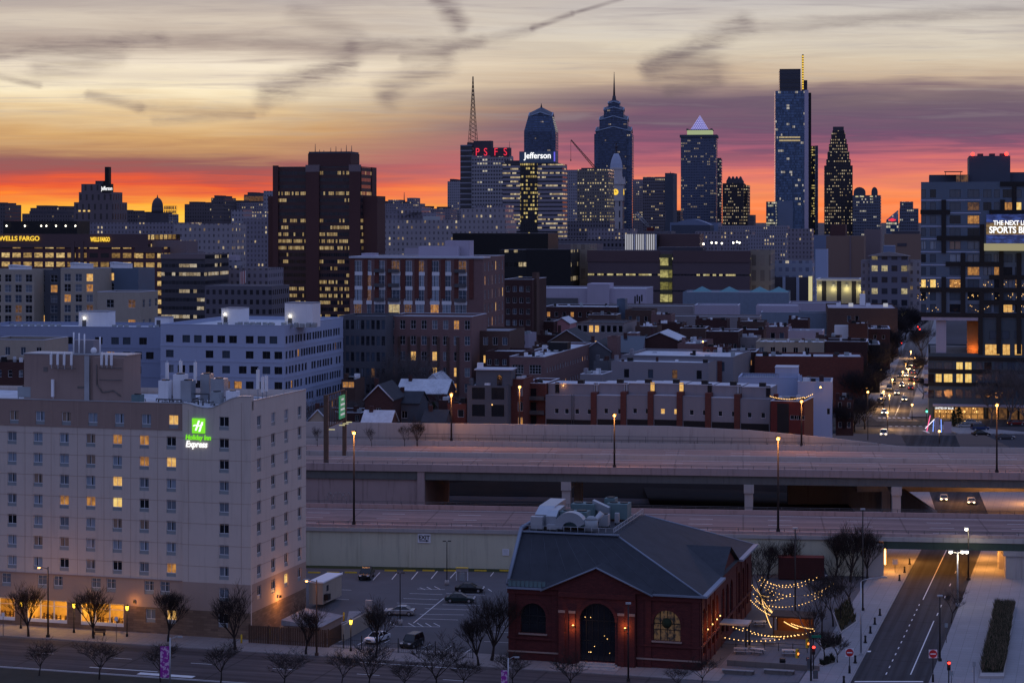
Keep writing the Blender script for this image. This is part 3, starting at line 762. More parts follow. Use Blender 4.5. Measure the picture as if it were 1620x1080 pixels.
poly = [(T0, 32.9)] + [(0, 32.9)] + crest[::-1]
b.face([(u, tv, z) for u, z in poly], 0); b.face([(u, tv+1.0, z) for u, z in poly], 0)
b.face([(T0, tv, 0), (T0, 0, 0), (T0, 0, 32.9), (T0, tv, 32.9)], 0); b.face([(T0, tv, 32.9), (T0, tv+1, 32.9), (T0, tv+1, 33.75), (T0, tv, 33.75)], 0)
b.face([(0, tv, 0), (0, 0, 0), (0, 0, 32.9), (0, tv, 32.9)], 0); b.face([(0, tv, 32.9), (0, tv+1, 32.9), (0, tv+1, 34.9), (0, tv, 34.9)], 0)
SR = rr(sid)
def bside(z0, z1, mi):
    q = [(r[0], max(r[1], z0), r[2], min(r[3], z1)) for r in SR if r[1] < z1 and r[3] > z0]
    b2 = MB(); b2.wall(HDp, z1, q, lambda u, z: (0, u, z), .22, (-1, 0, 0), h0=z0); b2.mi = [mi]*len(b2.f); b.merge(b2)
bside(0, 3.9, 3); bside(3.9, 7.95, 2); bside(7.95, 34.2, 0)
b.face([(0, HDp, 0), (-HWd, HDp, 0), (-HWd, HDp, HH), (0, HDp, 34.2)], 0); b.face([(-HWd, 0, 0), (-HWd, HDp, 0), (-HWd, HDp, HH), (-HWd, 0, HH)], 0)
wall_o = b.build('wall', ['beige_stucco', 'brown_stucco', 'tan_stucco', 'field_stone'], HT)
MB().face([(-HWd, .3, 33.0), (-.3, .3, 33.0), (-.3, HDp-.3, 33.0), (-HWd, HDp-.3, 33.0)]).build('roof', 'roof_silver', HT)
cp = MB(); MB().box(-HWd, T0, -.06, .32, HH, HH+.1).build('coping', 'galvanised', HT); MB().box(-.32, .06, .66, HDp, 34.2, 34.32).build('coping', 'galvanised', HT)
for (u0, z0), (u1, z1) in zip(crest, crest[1:]):
    cp.face([(u0, tv-.06, z0+.06), (u1, tv-.06, z1+.06), (u1, tv+1.06, z1+.06), (u0, tv+1.06, z0+.06)]); cp.face([(u0, tv-.06, z0-.06), (u1, tv-.06, z1-.06), (u1, tv-.06, z1+.06), (u0, tv-.06, z0+.06)])
cp.build('coping', 'galvanised', HT)
jt = MB()                                # score lines of the render
for r in range(8):
    z = 29.55-3.07*r-.9; jt.box(-HWd, T0, -.012, -.002, z, z+.07); jt.box(T0, 0, tv-.012, tv-.002, z, z+.07); jt.box(.002, .012, 0, HDp, z, z+.07)
for u in [c-2.15 for c in cu]: jt.box(u-.03, u+.03, -.011, -.003, 8, 33.4)
jt.box(T0+.9, T0+.96, tv-.011, tv-.003, 8, 32.8); jt.box(-1.5, -1.44, tv-.011, tv-.003, 8, 34)
jt.build('score_lines', 'tan_stucco', HT)
sill = MB(); sill.box(-HWd, T0, -.10, -.014, 29.72, 29.86); sill.box(-HWd, T0, -.12, -.013, 7.86, 8.0); sill.build('string_course', 'brown_stucco', HT)
grille = MB(); grille.box(-WW/2, WW/2, 0, .10, -.26, .26)
for i in range(5): grille.box(-WW/2+.08, WW/2-.08, -.02, -.001, -.2+i*.1, -.16+i*.1)
gm_ = grille.mesh('vent_grille', 'unit_grey')
wcount = 0; rest = MB(); rmats = ['white_paint', 'pane_drape', 'unit_grey']
for lst, side in ((fro, 'f'), (tow, 't'), (sid, 's'), (gnd, 'f')):
    for u, z, st in lst:
        loc = (u, .14, z) if side == 'f' else (u, tv+.14, z) if side == 't' else (-.14, u, z); rz = R(90) if side == 's' else 0
        bb, me = win_mesh(WW, WH, st)
        if wcount < 100 or st in ('pane_yellow', 'pane_lit'):
            w = ob('window', me, HT, loc, rz); ob('vent_grille', gm_, w, (0, -.04, -WH/2-.26))
        else:
            M = Matrix.Translation(loc) @ Matrix.Rotation(rz, 4, 'Z'); n = len(rest.mi); rest.merge(bb, M)
            if st not in rmats: rmats.append(st)
            rest.mi[n:] = [(0, rmats.index(st))[j] for j in bb.mi]
            n = len(rest.mi); rest.merge(grille, M @ Matrix.Translation((0, -.04, -WH/2-.26))); rest.mi[n:] = [2]*(len(rest.mi)-n)
        wcount += 1
o = rest.build('window', rmats, HT); o['kind'] = 'stuff'
pm('shop_wall', (.50, .36, .17), .8, var=.4, scale=1.2)
# restaurant behind the ground floor glass
rg = random.Random(8)
for i, (u0, z0, u1, z1) in enumerate(store):
    s = ob('shopfront', None, HT, (u0, 0, z0)); w, h = u1-u0, z1-z0
    fb = MB(); n = 2 if w < 6 else 3
    fb.box(0, w, .1, .2, 0, .5); fb.box(0, w, .1, .2, h-.12, h)
    for j in range(n+1): x = w*j/n; fb.box(max(0, x-.09), min(w, x+.09), .08, .22, .5, h-.12)
    fb.box(0, w, .11, .19, h*.72, h*.72+.07)
    fb.build('frame', 'white_paint', s)
    ib = MB(); ib.box(0, w, 5.9, 6, -.3, h+.4); ib.box(-.05, 0, .25, 6, -.3, h+.4); ib.box(w, w+.05, .25, 6, -.3, h+.4); ib.box(0, w, .25, 6, h+.1, h+.15, 1); ib.box(0, w, .25, 6, -.35, -.3)
    ib.build('interior', ['shop_wall', 'white_plastic'], s)
    db = MB()
    for j in range(int(w*1.1)):
        x = rg.uniform(.4, w-.4); y = rg.uniform(.7, 3.5); db.box(x-.35, x+.35, y, y+.6, .42, .47); db.tube((x, y+.3, -.3), (x, y+.3, .42), .05)
        for d in (-.55, .55): db.box(x+d-.2, x+d+.2, y+.1, y+.5, .1, .15); db.box(x+d*1.3-.03, x+d*1.3+.03, y+.1, y+.5, -.3, .65)
    db.build('tables_and_chairs', 'timber', s)
    for j in range(2):
        hb = MB(); x = w*(j+.5)/2; hb.tube((x, 2.6, h-.5), (x, 2.6, h-.25), .32, .18, 10); hb.build('pendant_lamp', 'pale_lit', s)
    lamp(s, (w*.3, 1.5, h-.75), 420 if w > 6 else 280, (1, .54, .10), .25); lamp(s, (w*.75, 3.2, h-.8), 420 if w > 6 else 280, (1, .54, .10), .25)
sg = ob('hotel_sign', None, HT, (-10.05, tv-.12, 29.8))
MB().box(.95, 2.95, -.06, .1, -.35, 1.78).build('green_panel', 'sign_green', sg)
lb = MB(); lb.ext([(1.42, .05), (1.68, .05), (2.2, 1.5), (1.94, 1.5)], 'y', -.14, -.062); lb.ext([(1.98, -.1), (2.24, -.1), (2.72, 1.3), (2.46, 1.3)], 'y', -.14, -.062)
lb.ext([(1.15, .62), (1.5, .74), (2.0, .62), (2.7, .86), (2.7, 1.04), (2.0, .80), (1.5, .92), (1.15, .80)], 'y', -.15, -.141); lb.build('emblem', 'sign_white', sg)
text('hotel_name', 'Holiday Inn', .98, 'sign_green', sg, (-.12, 0, -1.28), bold=.026, sx=.88, shear=.12)
text('hotel_name', 'Express', 1.28, 'sign_white', sg, (-.1, 0, -2.36), bold=.028, sx=.84, shear=.2)
lamp(sg, (2, -1.2, .5), 5, (.3, 1, .05), .5); lamp(sg, (2, -1.2, -1.8), 4, (.8, 1, .7), .5)
# penthouse on the hotel roof
pt = thing('rooftop_penthouse', 'brown stucco penthouse box on the hotel roof with white antenna panels', 'penthouse', HP(-39.9, 6, 33.0), -R(TH))
MB().box(0, 17.2, 0, 4.5, 0, 6.9).build('wall', 'brown_stucco', pt); MB().box(12.2, 17.2, -1.2, -.002, 0, 6.7).build('bay', 'brown_stucco', pt)
MB().box(-.1, 17.3, -.08, 4.6, 6.902, 7.05).build('coping', 'galvanised', pt)
MB().box(10.3, 11.1, -.35, -.003, 0, 6.8).build('duct', 'galvanised', pt); MB().box(3.3, 4.0, -.06, -.003, 4.3, 5.0).box(9.0, 10.1, -.06, -.003, 1.9, 2.2).build('vent', 'dark_concrete', pt)
cb = MB(); cb.path([(12.8, -1.3, 5.6), (12.9, -1.3, 2.6), (13.8, -1.3, 1.5), (15.6, -1.3, 1.8), (16.8, -1.3, 1.0)], .09); cb.path([(11.7, -.1, 5.4), (11.7, -.1, 0)], .05)
for z in (3.4, 5.2): cb.path([(13.3, -1.45, z), (17, -1.45, z)], .06)
cb.path([(5.2, -.4, 4.9), (8.9, -.4, 4.9)], .06); cb.build('cable', 'dark_concrete', pt)
for x in (4.9, 6.0, 7.1, 8.3): MB().tube((x, -.5, 4.8), (x, -.5, 7.4), .05).box(x-.17, x+.17, -.72, -.52, 5.4, 7.0).build('antenna_panel', 'white_plastic', pt)
for x in (13.9, 14.7, 15.5): MB().tube((x, -1.6, 5.2), (x, -1.6, 7.6), .05).box(x-.17, x+.17, -1.85, -1.62, 5.6, 7.2).build('antenna_panel', 'white_plastic', pt)
MB().tube((5.2, -.5, .3), (5.2, -.5, 3.2), .05).box(5.0, 5.4, -.8, -.52, .6, 3.2).build('antenna_panel', 'white_plastic', pt)
MB().box(7, 10.5, 2.2, 4.3, 7.06, 9.0).build('stair_box', 'grey_siding', pt)
for x in (7.6, 8.5, 9.4, 12): MB().tube((x, 1.4, 7), (x, 1.4, 9.6+(x%1)), .12).build('mast', 'white_plastic', pt)
MB().ball((10.9, 1.5, 7.5), .5).build('dish', 'white_plastic', pt)
def hvac(label, loc, rz, w, d, h, mat='unit_grey', cat='roof unit', fans=1, group='roof units on the hotel', legs=.3):
    r = thing('rooftop_unit', label, cat, loc, rz, group); bb = MB(); bb.box(0, w, 0, d, legs, h)
    bb.box(.06, w-.06, -.02, -.002, legs+.15, h-.2); bb.build('housing', mat, r)
    lg = MB()
    for x, y in ((.08, .08), (w-.08, .08), (.08, d-.08), (w-.08, d-.08)): lg.tube((x, y, 0), (x, y, legs), .05, n=4)
    lg.build('leg_frame', 'black_metal', r)
    for i in range(fans):
        MB().tube((w*(i+.5)/fans, d/2, h), (w*(i+.5)/fans, d/2, h+.14), min(w/fans, d)*.38, n=12).build('fan', 'black_metal', r)
    return r
zr = 33.02
for i, (u, v, w, d, h, m, lab) in enumerate(((-17.6, 6, 1.6, 1.6, 3.3, 'white_paint', 'white roof unit nearest the brown penthouse on the hotel roof'), (-15.8, 7.2, 1.7, 1.7, 4.2, 'white_paint', 'tall white roof unit standing behind the first on the hotel roof'),
        (-14.0, 6.0, 1.7, 1.6, 3.4, 'duct_metal', 'pale metal roof unit in the middle of the hotel roof cluster'), (-12.2, 9, 1.5, 1.6, 4.2, 'duct_metal', 'rearmost pale metal roof unit of the hotel roof cluster'),
        (-10.2, 8.2, 2.2, 1.6, 3.6, 'duct_metal', 'wide metal roof unit behind the wavy parapet of the hotel'), (-8.3, 4.0, 1.5, 1.5, 2.0, 'unit_grey', 'small grey roof unit close behind the dip of the wavy parapet'),
        (-6.3, 5.0, 1.7, 1.3, 2.1, 'white_paint', 'low white roof unit right behind the wavy parapet crest'), (-20.5, 3, 1.4, 1.4, 1.4, 'unit_teal', 'low dark roof unit beside the bay of the brown penthouse'), (-41, 6, 2.2, 2, 1.9, 'unit_grey', 'rounded low grey roof unit left of the brown penthouse'))):
    hvac(lab, HP(u, v, zr), -R(TH), w, d, h, m)
r = thing('roof_piping', 'tangle of low grey pipes and frames around the hotel roof units', 'pipes', HP(-20, 2, zr), -R(TH)); bb = MB()
rg = random.Random(2)
for i in range(26):
    x, y, l = rg.uniform(0, 15), rg.uniform(0, 7), rg.uniform(1, 4); z = rg.uniform(.3, 1.5)
    bb.path([(x, y, 0), (x, y, z), (x+l, y, z), (x+l, y, 0)] if i % 2 else [(x, y, z*.5), (x, y+l*.7, z*.5), (x, y+l*.7, 0)], rg.uniform(.05, .14), 5)
bb.build('pipe_run', 'dim_steel', r)
for i, (u, v, h, lab) in enumerate(((-1.2, 5.0, 5.6, 'slim white antenna mast nearest the corner on the hotel roof'), (-.9, 6.0, 4.4, 'middle slim white antenna mast by the hotel roof edge'), (-.8, 7.2, 4.5, 'third slim white antenna mast by the hotel roof edge'),
        (-16.9, 7.5, 6.2, 'slim capped antenna mast leftmost among the hotel roof units'), (-15.2, 8.6, 6.4, 'slim capped antenna mast central among the hotel roof units'), (-13.2, 9.4, 6.2, 'slim capped antenna mast rightmost among the hotel roof units'))):
    r = thing('antenna_mast', lab, 'antenna', HP(u, v, zr), -R(TH), 'masts on the hotel roof')
    MB().tube((0, 0, 0), (0, 0, h), .07).build('pole', 'galvanised', r); MB().box(-.2, .2, -.18, .18, h*.45, h*.95).build('antenna_panel', 'white_plastic', r)
# low annex, trailer, fence and bollards by the hotel
t = thing('loading_annex', 'low brown annex with sloping roof against the side of the hotel', 'annex', HP(4.4, 1.2, 0), -R(TH))
MB().prism([(0, 0), (5.6, 0), (5.6, 8.5), (0, 8.5)], 0, 2.2).build('wall', 'tan_stucco', t)
MB().face([(-.2, -.4, 3.0), (5.9, -.4, 2.25), (5.9, 8.8, 2.25), (-.2, 8.8, 3.0)]).face([(-.2, -.4, 2.2), (5.9, -.4, 2.2), (5.9, -.4, 2.25), (-.2, -.4, 3.0)]).build('roof', 'roof_grey', t)
t = thing('storage_trailer', 'cream storage trailer with a white flat roof beside the parking lot', 'trailer', HP(-1.2, 25, 0), -R(TH))
MB().box(0, 2.3, 0, 8.2, .6, 3.9).build('body', 'cream', t); MB().box(-.15, 2.45, -.15, 8.35, 3.902, 4.1).build('roof', 'white_paint', t)
MB().box(2.302, 2.34, 1.6, 2.4, 2.4, 3.3).build('window', 'glass_dark', t); MB().box(2.303, 3.0, .4, 1.6, 1.2, 2.1).build('steps', 'black_metal', t)
t = thing('timber_fence', 'dark slatted timber fence enclosing the yard at the hotel corner', 'fence', HP(.5, -2.2, 0), -R(TH)); bb = MB()
for i in range(44): bb.box(i*.27, i*.27+.21, 0, .06, .12, 2.6)
for i in range(20): bb.box(11.9, 11.96, i*.27+.1, i*.27+.31, .12, 2.4)
bb.build('slats', 'timber', t); pb = MB()
for i in range(0, 13, 3): pb.box(i-.1, i+.1, .07, .25, 0, 2.7)
pb.build('post', 'timber', t)
t = thing('enclosure_wall', 'pale low wall of the service yard beside the yellow bollards', 'wall', HP(12.6, 3, 0), -R(TH)); MB().box(0, .3, 0, 11, 0, 2.3).build('wall', 'cream', t); MB().box(-.4, .7, 10.8, 11.2, 0, 3.9).build('gate_post', 'galvanised', t)
BOL = [(382, 1018), (428, 1009), (450, 1008), (475, 1004), (501, 996), (544, 982), (586, 979)]
for i, (px, py) in enumerate(BOL):
    x, y, _ = G(px, py); rgp = ['at the foot of the timber fence left end', 'nearest the timber fence corner', 'third along the timber fence', 'beside the enclosure wall end', 'at the parking lot entrance wall', 'by the pale enclosure wall', 'alone near the yellow lantern post'][i]
    r = thing('bollard', 'yellow steel bollard ' + rgp, 'bollard', (x, y, 0), 0, 'yellow bollards by the hotel yard')
    MB().tube((0, 0, 0), (0, 0, 1.25), .13, n=10).ball((0, 0, 1.25), .13).build('post', 'yellow_paint', r)
# ---------------------------------------------------------------- red brick hall
FO, FT = (-.5, 277.0), 15.5
pm('far_seam', (.075, .085, .105), .7)
FW, FD, FE = 26.6, 44.5, 10.0
HALL = thing('brick_hall', 'dark red brick hall with slate roof, central gable and tall arched door', 'hall', (*FO, 0), -R(FT))
def arc(u0, u1, zs, n=14):
    r = (u1-u0)/2; c = (u0+u1)/2; return [(c-r*math.cos(math.pi*i/n), zs+r*math.sin(math.pi*i/n)) for i in range(n+1)]
def arched(b, u0, u1, z1, P, m=0):
    """spandrels that close the square head of an opening into a round arch"""
    r = (u1-u0)/2; a = arc(u0, u1, z1-r); h = len(a)//2
    b.face([P(u0, z1)] + [P(*p) for p in a[:h+1]], m); b.face([P(u1, z1)] + [P(*p) for p in a[h:]][::-1], m)
def arch_window(parent, loc, rz, w, h, state, bars=3, frame='black_metal', name='window'):
    zs = h - w/2; pts = [(-w/2, 0), (w/2, 0)] + [(p[0]-w/2, p[1]) for p in arc(0, w, zs)][::-1]
    b = MB(); b.face([(x, .1, z) for x, z in pts], 1)
    for i in range(1, bars):
        x = -w/2+w*i/bars; zz = zs + math.sqrt(max(0, (w/2)**2-x*x)); b.box(x-.05, x+.05, .02, .09, 0, zz)
    b.box(-w/2, w/2, .03, .085, zs-.06, zs+.06); b.box(-w/2, w/2, .02, .085, h*.34, h*.34+.08)
    a = arc(0, w, zs)
    for p, q in zip(a, a[1:]): b.tube((p[0]-w/2, .05, p[1]), (q[0]-w/2, .05, q[1]), .07, n=4)
    b.tube((-w/2, .05, 0), (-w/2, .05, zs), .07, n=4); b.tube((w/2, .05, 0), (w/2, .05, zs), .07, n=4)
    return b.build(name, [frame, state], parent, loc, rz)
fw = [(1.7, 3.85, 5.3, 7.95), (20.2, 3.8, 23.9, 7.9)]; door = (10.2, .55, 15.1, 8.5); BAY = (7.2, 17.9)
b = MB(); Pf = lambda u, z: (u, 0, z); Pb = lambda u, z: (u, -.6, z)
b.wall(BAY[0], FE, fw[:1], Pf, .4); b.wall(FW, FE, fw[1:], Pf, .4, w0=BAY[1])
for q in fw: arched(b, q[0], q[2], q[3], Pf)
b.wall(BAY[1], FE, [door], Pb, .6, w0=BAY[0]); arched(b, door[0], door[2], door[3], Pb)
b.face([Pb(BAY[0], 0), (BAY[0], 0, 0), (BAY[0], 0, FE), Pb(BAY[0], FE)]); b.face([Pb(BAY[1], 0), (BAY[1], 0, 0), (BAY[1], 0, FE), Pb(BAY[1], FE)])
GP = (12.55, 13.2); g0, g1 = 5.4, 19.7
b.face([(g0, -.6, FE), (g1, -.6, FE), (GP[0], -.6, GP[1])])
sv = [1.5, 5.0, 8.5, 11.8, 16.9, 20.6, 24.3, 31.0, 35.0, 39.0]
sr = [(v, .9 if 17 < v < 28 else 1.6, v+2.5, 7.9) for v in sv]
Pr = lambda v, z: (FW, v, z)
b.wall(FD, FE, sr, Pr, .4, (-1, 0, 0))
for q in sr: arched(b, q[0], q[2], q[3], Pr)
b.face([(FW, 15.2, FE), (FW, 29.4, FE), (FW, 22.3, 13.0)])
b.face([(0, 0, 0), (0, FD, 0), (0, FD, FE), (0, 27, 16.9), (0, 7, 16.9), (0, 0, FE)])
b.face([(0, FD, 0), (FW, FD, 0), (FW, FD, FE), (0, FD, FE)])
b.build('wall', 'fringe_brick', HALL)
tr = MB()                                   # pilasters, bands, arch rings
for u in (.05, 6.2, 18.0, 19.0, 25.5): tr.box(u, u+.95, -.16, -.003, 0, 9.2)
for u in (7.3, 8.75, 15.5, 16.95): tr.box(u, u+.85, -.78, -.603, 0, 7.0)
for z, h in ((3.0, .3), (9.2, .75)): tr.box(-.1, BAY[0]-.01, -.25, -.161, z, z+h); tr.box(BAY[1]+.01, FW+.1, -.25, -.161, z, z+h); tr.box(FW+.003, FW+.2, 0, FD, z, z+h)
tr.box(BAY[0]+.02, BAY[1]-.02, -.82, -.602, 9.15, 9.85)
for v in sv[:4] + sv[7:]: tr.box(FW+.003, FW+.14, v-.95, v-.25, 0, 9.1)
for (u0, u1, zt, v) in ((1.7, 5.3, 7.95, -.12), (20.2, 23.9, 7.9, -.12), (10.2, 15.1, 8.5, -.72)):
    a0 = arc(u0, u1, zt-(u1-u0)/2); a1 = arc(u0-.45, u1+.45, zt-(u1-u0)/2)
    for i in range(len(a0)-1): tr.face([(a0[i][0], v, a0[i][1]), (a0[i+1][0], v, a0[i+1][1]), (a1[i+1][0], v, a1[i+1][1]), (a1[i][0], v, a1[i][1])]); tr.face([(a1[i][0], v, a1[i][1]), (a1[i+1][0], v, a1[i+1][1]), (a1[i+1][0], v+.115, a1[i+1][1]), (a1[i][0], v+.115, a1[i][1])])
tr.build('brick_trim', 'fringe_brick', HALL)
for u in (7.25, 8.7, 15.45, 16.9): MB().box(u, u+.95, -.86, -.781, 7.0, 7.35).build('capital', 'brown_stucco', HALL)
for q in fw: MB().box(q[0]-.2, q[2]+.2, -.22, -.01, q[1]-.22, q[1]-.003).build('window_sill', 'brown_stucco', HALL)
MB().box(-.15, BAY[0]-.02, -.22, -.162, 1.2, 1.42).build('plinth_band', 'brown_stucco', HALL); MB().box(BAY[1]+.02, FW+.12, -.22, -.162, 1.2, 1.42).build('plinth_band', 'brown_stucco', HALL)
arch_window(HALL, (3.5, .3, 3.85), 0, 3.6, 4.1, 'glass_dark'); arch_window(HALL, (22.05, .3, 3.8), 0, 3.7, 4.1, 'pane_dusk', 4)
dr = arch_window(HALL, (12.65, -.15, .55), 0, 4.9, 7.95, 'glass_dark', 6, name='door')
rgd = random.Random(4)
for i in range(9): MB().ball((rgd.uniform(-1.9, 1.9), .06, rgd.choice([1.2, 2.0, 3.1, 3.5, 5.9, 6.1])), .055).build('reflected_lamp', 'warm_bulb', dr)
MB().box(9.4, 15.9, -3.4, -.61, 0, .18).box(9.9, 15.4, -2.4, -.61, .18, .36).box(10.2, 15.1, -1.5, -.61, .36, .54).build('steps', 'concrete', HALL)
for i, v in enumerate(sv): arch_window(HALL, (FW-.3, v+1.25, sr[i][1]), R(90), 2.5, 7.9-sr[i][1], 'pane_dim' if i < 3 else 'glass_dark', 3)
rf = MB(); e = .45; ez = FE+.05
A, B_, C_, D_ = (0.02, -e, ez), (FW+e, -e, ez), (FW+e, FD+e, ez), (0.02, FD+e, ez)
d0, d1, d2, d3 = (0.02, 7, 16.5), (13.7, 7, 16.5), (13.5, 27, 16.5), (0.02, 27, 16.5)
for q in ((A, B_, d1, d0), (B_, C_, d2, d1), (C_, D_, d3, d2), (d0, d1, d2, d3)): rf.face(q)
sl = 6.45/7.55; vr = (GP[1]+.12-ez)/sl-e
zg = FE+.02
rf.face([(g0-.5, -1.0, zg-.12), (GP[0], -1.0, GP[1]+.2), (GP[0], vr+.4, GP[1]+.2), (g0-.5, .2, zg+.6)]); rf.face([(g1+.5, -1.0, zg-.12), (GP[0], -1.0, GP[1]+.2), (GP[0], vr+.4, GP[1]+.2), (g1+.5, .2, zg+.6)])
rf.face([(FW+.5, 14.6, FE), (FW+.5, 22.3, 13.2), (FW-6.8, 22.3, 13.2), (FW-.6, 14.6, FE+.4)]); rf.face([(FW+.5, 30.0, FE), (FW+.5, 22.3, 13.2), (FW-6.8, 22.3, 13.2), (FW-.6, 30.0, FE+.4)])
rf.build('roof', 'slate', HALL)
cp = MB()
def strip3(p, q, w=.26, h=.16, mb=cp): mb.tube(p, q, w*.5, w*.5, 4)
for q in ((-.1, g0-.4, -e-.14, -e+.2, ez-.2, ez+.06), (g1+.4, FW+e, -e-.14, -e+.2, ez-.2, ez+.06), (FW+e-.2, FW+e+.55, -e, 14.5, ez-.22, ez+.07), (FW+e-.2, FW+e+.55, 30.1, FD+e, ez-.22, ez+.07)): MB().box(*q).build('gutter', 'hall_coping', HALL)
strip3((g0-.6, -1.02, zg-.15), (GP[0], -1.02, GP[1]+.12)); strip3((g1+.6, -1.02, zg-.15), (GP[0], -1.02, GP[1]+.12))
for p, q in (((-.05, -.3, 10.4), (-.05, 7, 17.05)), ((-.05, 7, 17.05), (-.05, 27, 17.05))): cp.tube(p, q, .3, .3, 4)
MB().box(-.1, 14, 6.6, 7.0, 16.52, 16.7).build('roof_kerb', 'hall_coping', HALL); cp.build('coping', 'hall_coping', HALL)
MB().tube(B_, d1, .13, .13, 5).build('ridge_cap', 'hall_coping', HALL); MB().tube(C_, d2, .13, .13, 5).build('ridge_cap', 'hall_coping', HALL)
se = MB()
for i in range(1, 9): f = i/9; p = Vector(A).lerp(Vector(B_), f); q = Vector(d0).lerp(Vector(d1), f); se.tube(p, q, .035, .035, 3)
se.tube((-.02, -e, ez), (13, -e, ez), .02, .02, 3).build('roof_seam', 'far_seam', HALL)
gt = MB(); 
for u in [x*.6 for x in range(0, 9)]: gt.tube((u, -.35, ez), (u, -.35, ez+1.05), .035, n=4)
gt.path([(0, -.35, ez+1.05), (5.3, -.35, ez+1.05)], .04, 4); gt.face([(0, -.3, ez+.1), (5.3, -.3, ez+.1), (5.3, -.3, ez+.95), (0, -.3, ez+.95)], 1); gt.build('roof_guard', ['dim_steel', 'unit_teal'], HALL)
rl = MB()
for v in range(7, 28, 1):
    u = 13.2; rl.tube((u, v, 16.5), (u, v, 17.5), .04, n=4)
for z in (16.95, 17.5): rl.path([(13.2, 7, z), (13.2, 27, z)], .045, 4)
for u in range(1, 13, 1): rl.tube((u, 7.3, 16.5), (u, 7.3, 17.4), .035, n=4)
rl.path([(.4, 7.3, 17.4), (13.2, 7.3, 17.4)], .04, 4)
rl.build('roof_railing', 'galvanised', HALL)
pd = MB(); pd.box(FW+.02, FW+4.0, 15.2, 18.6, 3.3, 3.55); pd.build('canopy', 'galvanised', HALL)
for v in (15.5, 18.3): MB().tube((FW+3.7, v, 0), (FW+3.7, v, 3.3), .12).build('canopy_post', 'black_metal', HALL)
for u in (9.4, 16.6):
    s = MB().box(-.14, .14, -.28, 0, -.2, .1).build('wall_sconce', 'black_metal', HALL, (u-.05, -.81, 5.3)); MB().box(-.1, .1, -.26, -.06, .11, .16).build('lens', 'amber_glow', s)
    lamp(s, (0, -.5, .4), 55, AMB, .06); lamp(s, (0, -.5, -.5), 30, AMB, .06)
for v in (3.0+1.4, 6.6+1.4, 10.2+1.4, 14.2):
    s = MB().box(0, .25, -.12, .12, -.15, .15).build('wall_sconce', 'black_metal', HALL, (FW+.15, v-1.2, 5.0)); MB().ball((.3, 0, .02), .11).build('lens', 'warm_bulb', s); lamp(s, (.7, 0, -.1), 90, AMB, .08)
MB().ball((0, 0, 0), .7, 10, 6).build('wreath', 'evergreen', HALL, (22.05, .05, 6.2))
def FP(u, v, z=0): return along(FO, FT, u, v, z)
# roof plant of the hall
ZD = 16.52; gr = 'plant on the roof of the brick hall'
def unit(label, u, v, w, d, h, mat='unit_teal', **k): return hvac(label, FP(u, v, ZD), -R(FT), w, d, h, mat, group=gr, **k)
unit('tall teal roof unit at the back left of the hall roof', 4.6, 17, 3.4, 3.0, 2.7, fans=2); unit('teal roof unit close behind the big curved duct', 4.6, 10.6, 3.9, 2.4, 2.5, fans=2)
unit('teal roof unit farthest right by the roof railing', 9.2, 20, 3.1, 2.8, 2.5, fans=2); unit('narrow dark roof unit between the two rear teal units', 8.3, 22.5, 1.6, 2, 2.9)
unit('small white roof cabinet at the front left of the hall roof', 1.0, 8.0, 1.7, 1.0, 2.0, 'galvanised', fans=0); unit('low pale box beside the white roof cabinet', 3.4, 7.9, 1.3, .8, 1.0, 'galvanised', fans=0)
unit('slim white upright box beside the right roof railing', 11.2, 16.5, .6, .6, 1.7, 'galvanised', fans=0); unit('pale roof box near the middle of the right railing', 9.7, 13, 1.3, 1.5, 1.9, 'galvanised')
d = thing('roof_duct', 'big pale box duct running back along the left of the hall roof', 'duct', FP(1.2, 9.6, ZD), -R(FT), gr)
MB().ext([(0, .5), (0, 2.1), (2.6, 3.0), (9, 3.2), (9, 1.0), (2.6, .9)], 'x', 0, 2.3).build('casing', 'duct_metal', d)
MB().box(.2, .4, .5, .7, 0, .7).box(1.9, 2.1, 5, 5.2, 0, 1).build('support', 'black_metal', d)
d = thing('roof_duct', 'broad pale duct rising behind the white cabinet on the hall roof', 'duct', FP(3.0, 9.0, ZD), -R(FT), gr)
MB().ext([(0, .5), (0, 2.0), (1.2, 2.7), (5, 2.9), (5, 1.0)], 'x', 0, 1.5).build('casing', 'duct_metal', d)
d = thing('roof_duct', 'curved metal duct bent like an arch in the middle of the hall roof', 'duct', FP(4.5, 8.0, ZD), -R(FT), gr)
o_, i_ = [], []
for i in range(13):
    a = math.pi*.92*i/12; o_.append((2.2-2.2*math.cos(a), .5+2.3*math.sin(a)**.8)); i_.append((2.2-1.1*math.cos(a), .4+1.05*math.sin(a)**.8))
bb = MB()
for i in range(12): bb.ext([o_[i], o_[i+1], i_[i+1], i_[i]], 'y', 0, 1.7)
bb.build('casing', 'duct_metal', d)
d = thing('roof_duct', 'round grey fan drum beside the curved duct on the hall roof', 'fan drum', FP(9.6, 8.6, ZD), -R(FT), gr)
MB().tube((0, 0, .3), (0, 0, 1.8), .95, .95, 16).tube((0, 0, 1.8), (0, 0, 2.3), .95, .4, 16).build('casing', 'unit_grey', d); MB().tube((-.5, 1.2, .4), (1.2, 1.6, 2.6), .4, .4, 10).build('pipe', 'galvanised', d)
d = thing('roof_duct', 'short sloping duct joining the two rear teal roof units', 'duct', FP(7.6, 18, ZD), -R(FT), gr); MB().ext([(0, 2.0), (0, 3.2), (2.4, 2.2), (2.4, 1.2)], 'y', 0, 1.2).build('casing', 'duct_metal', d)
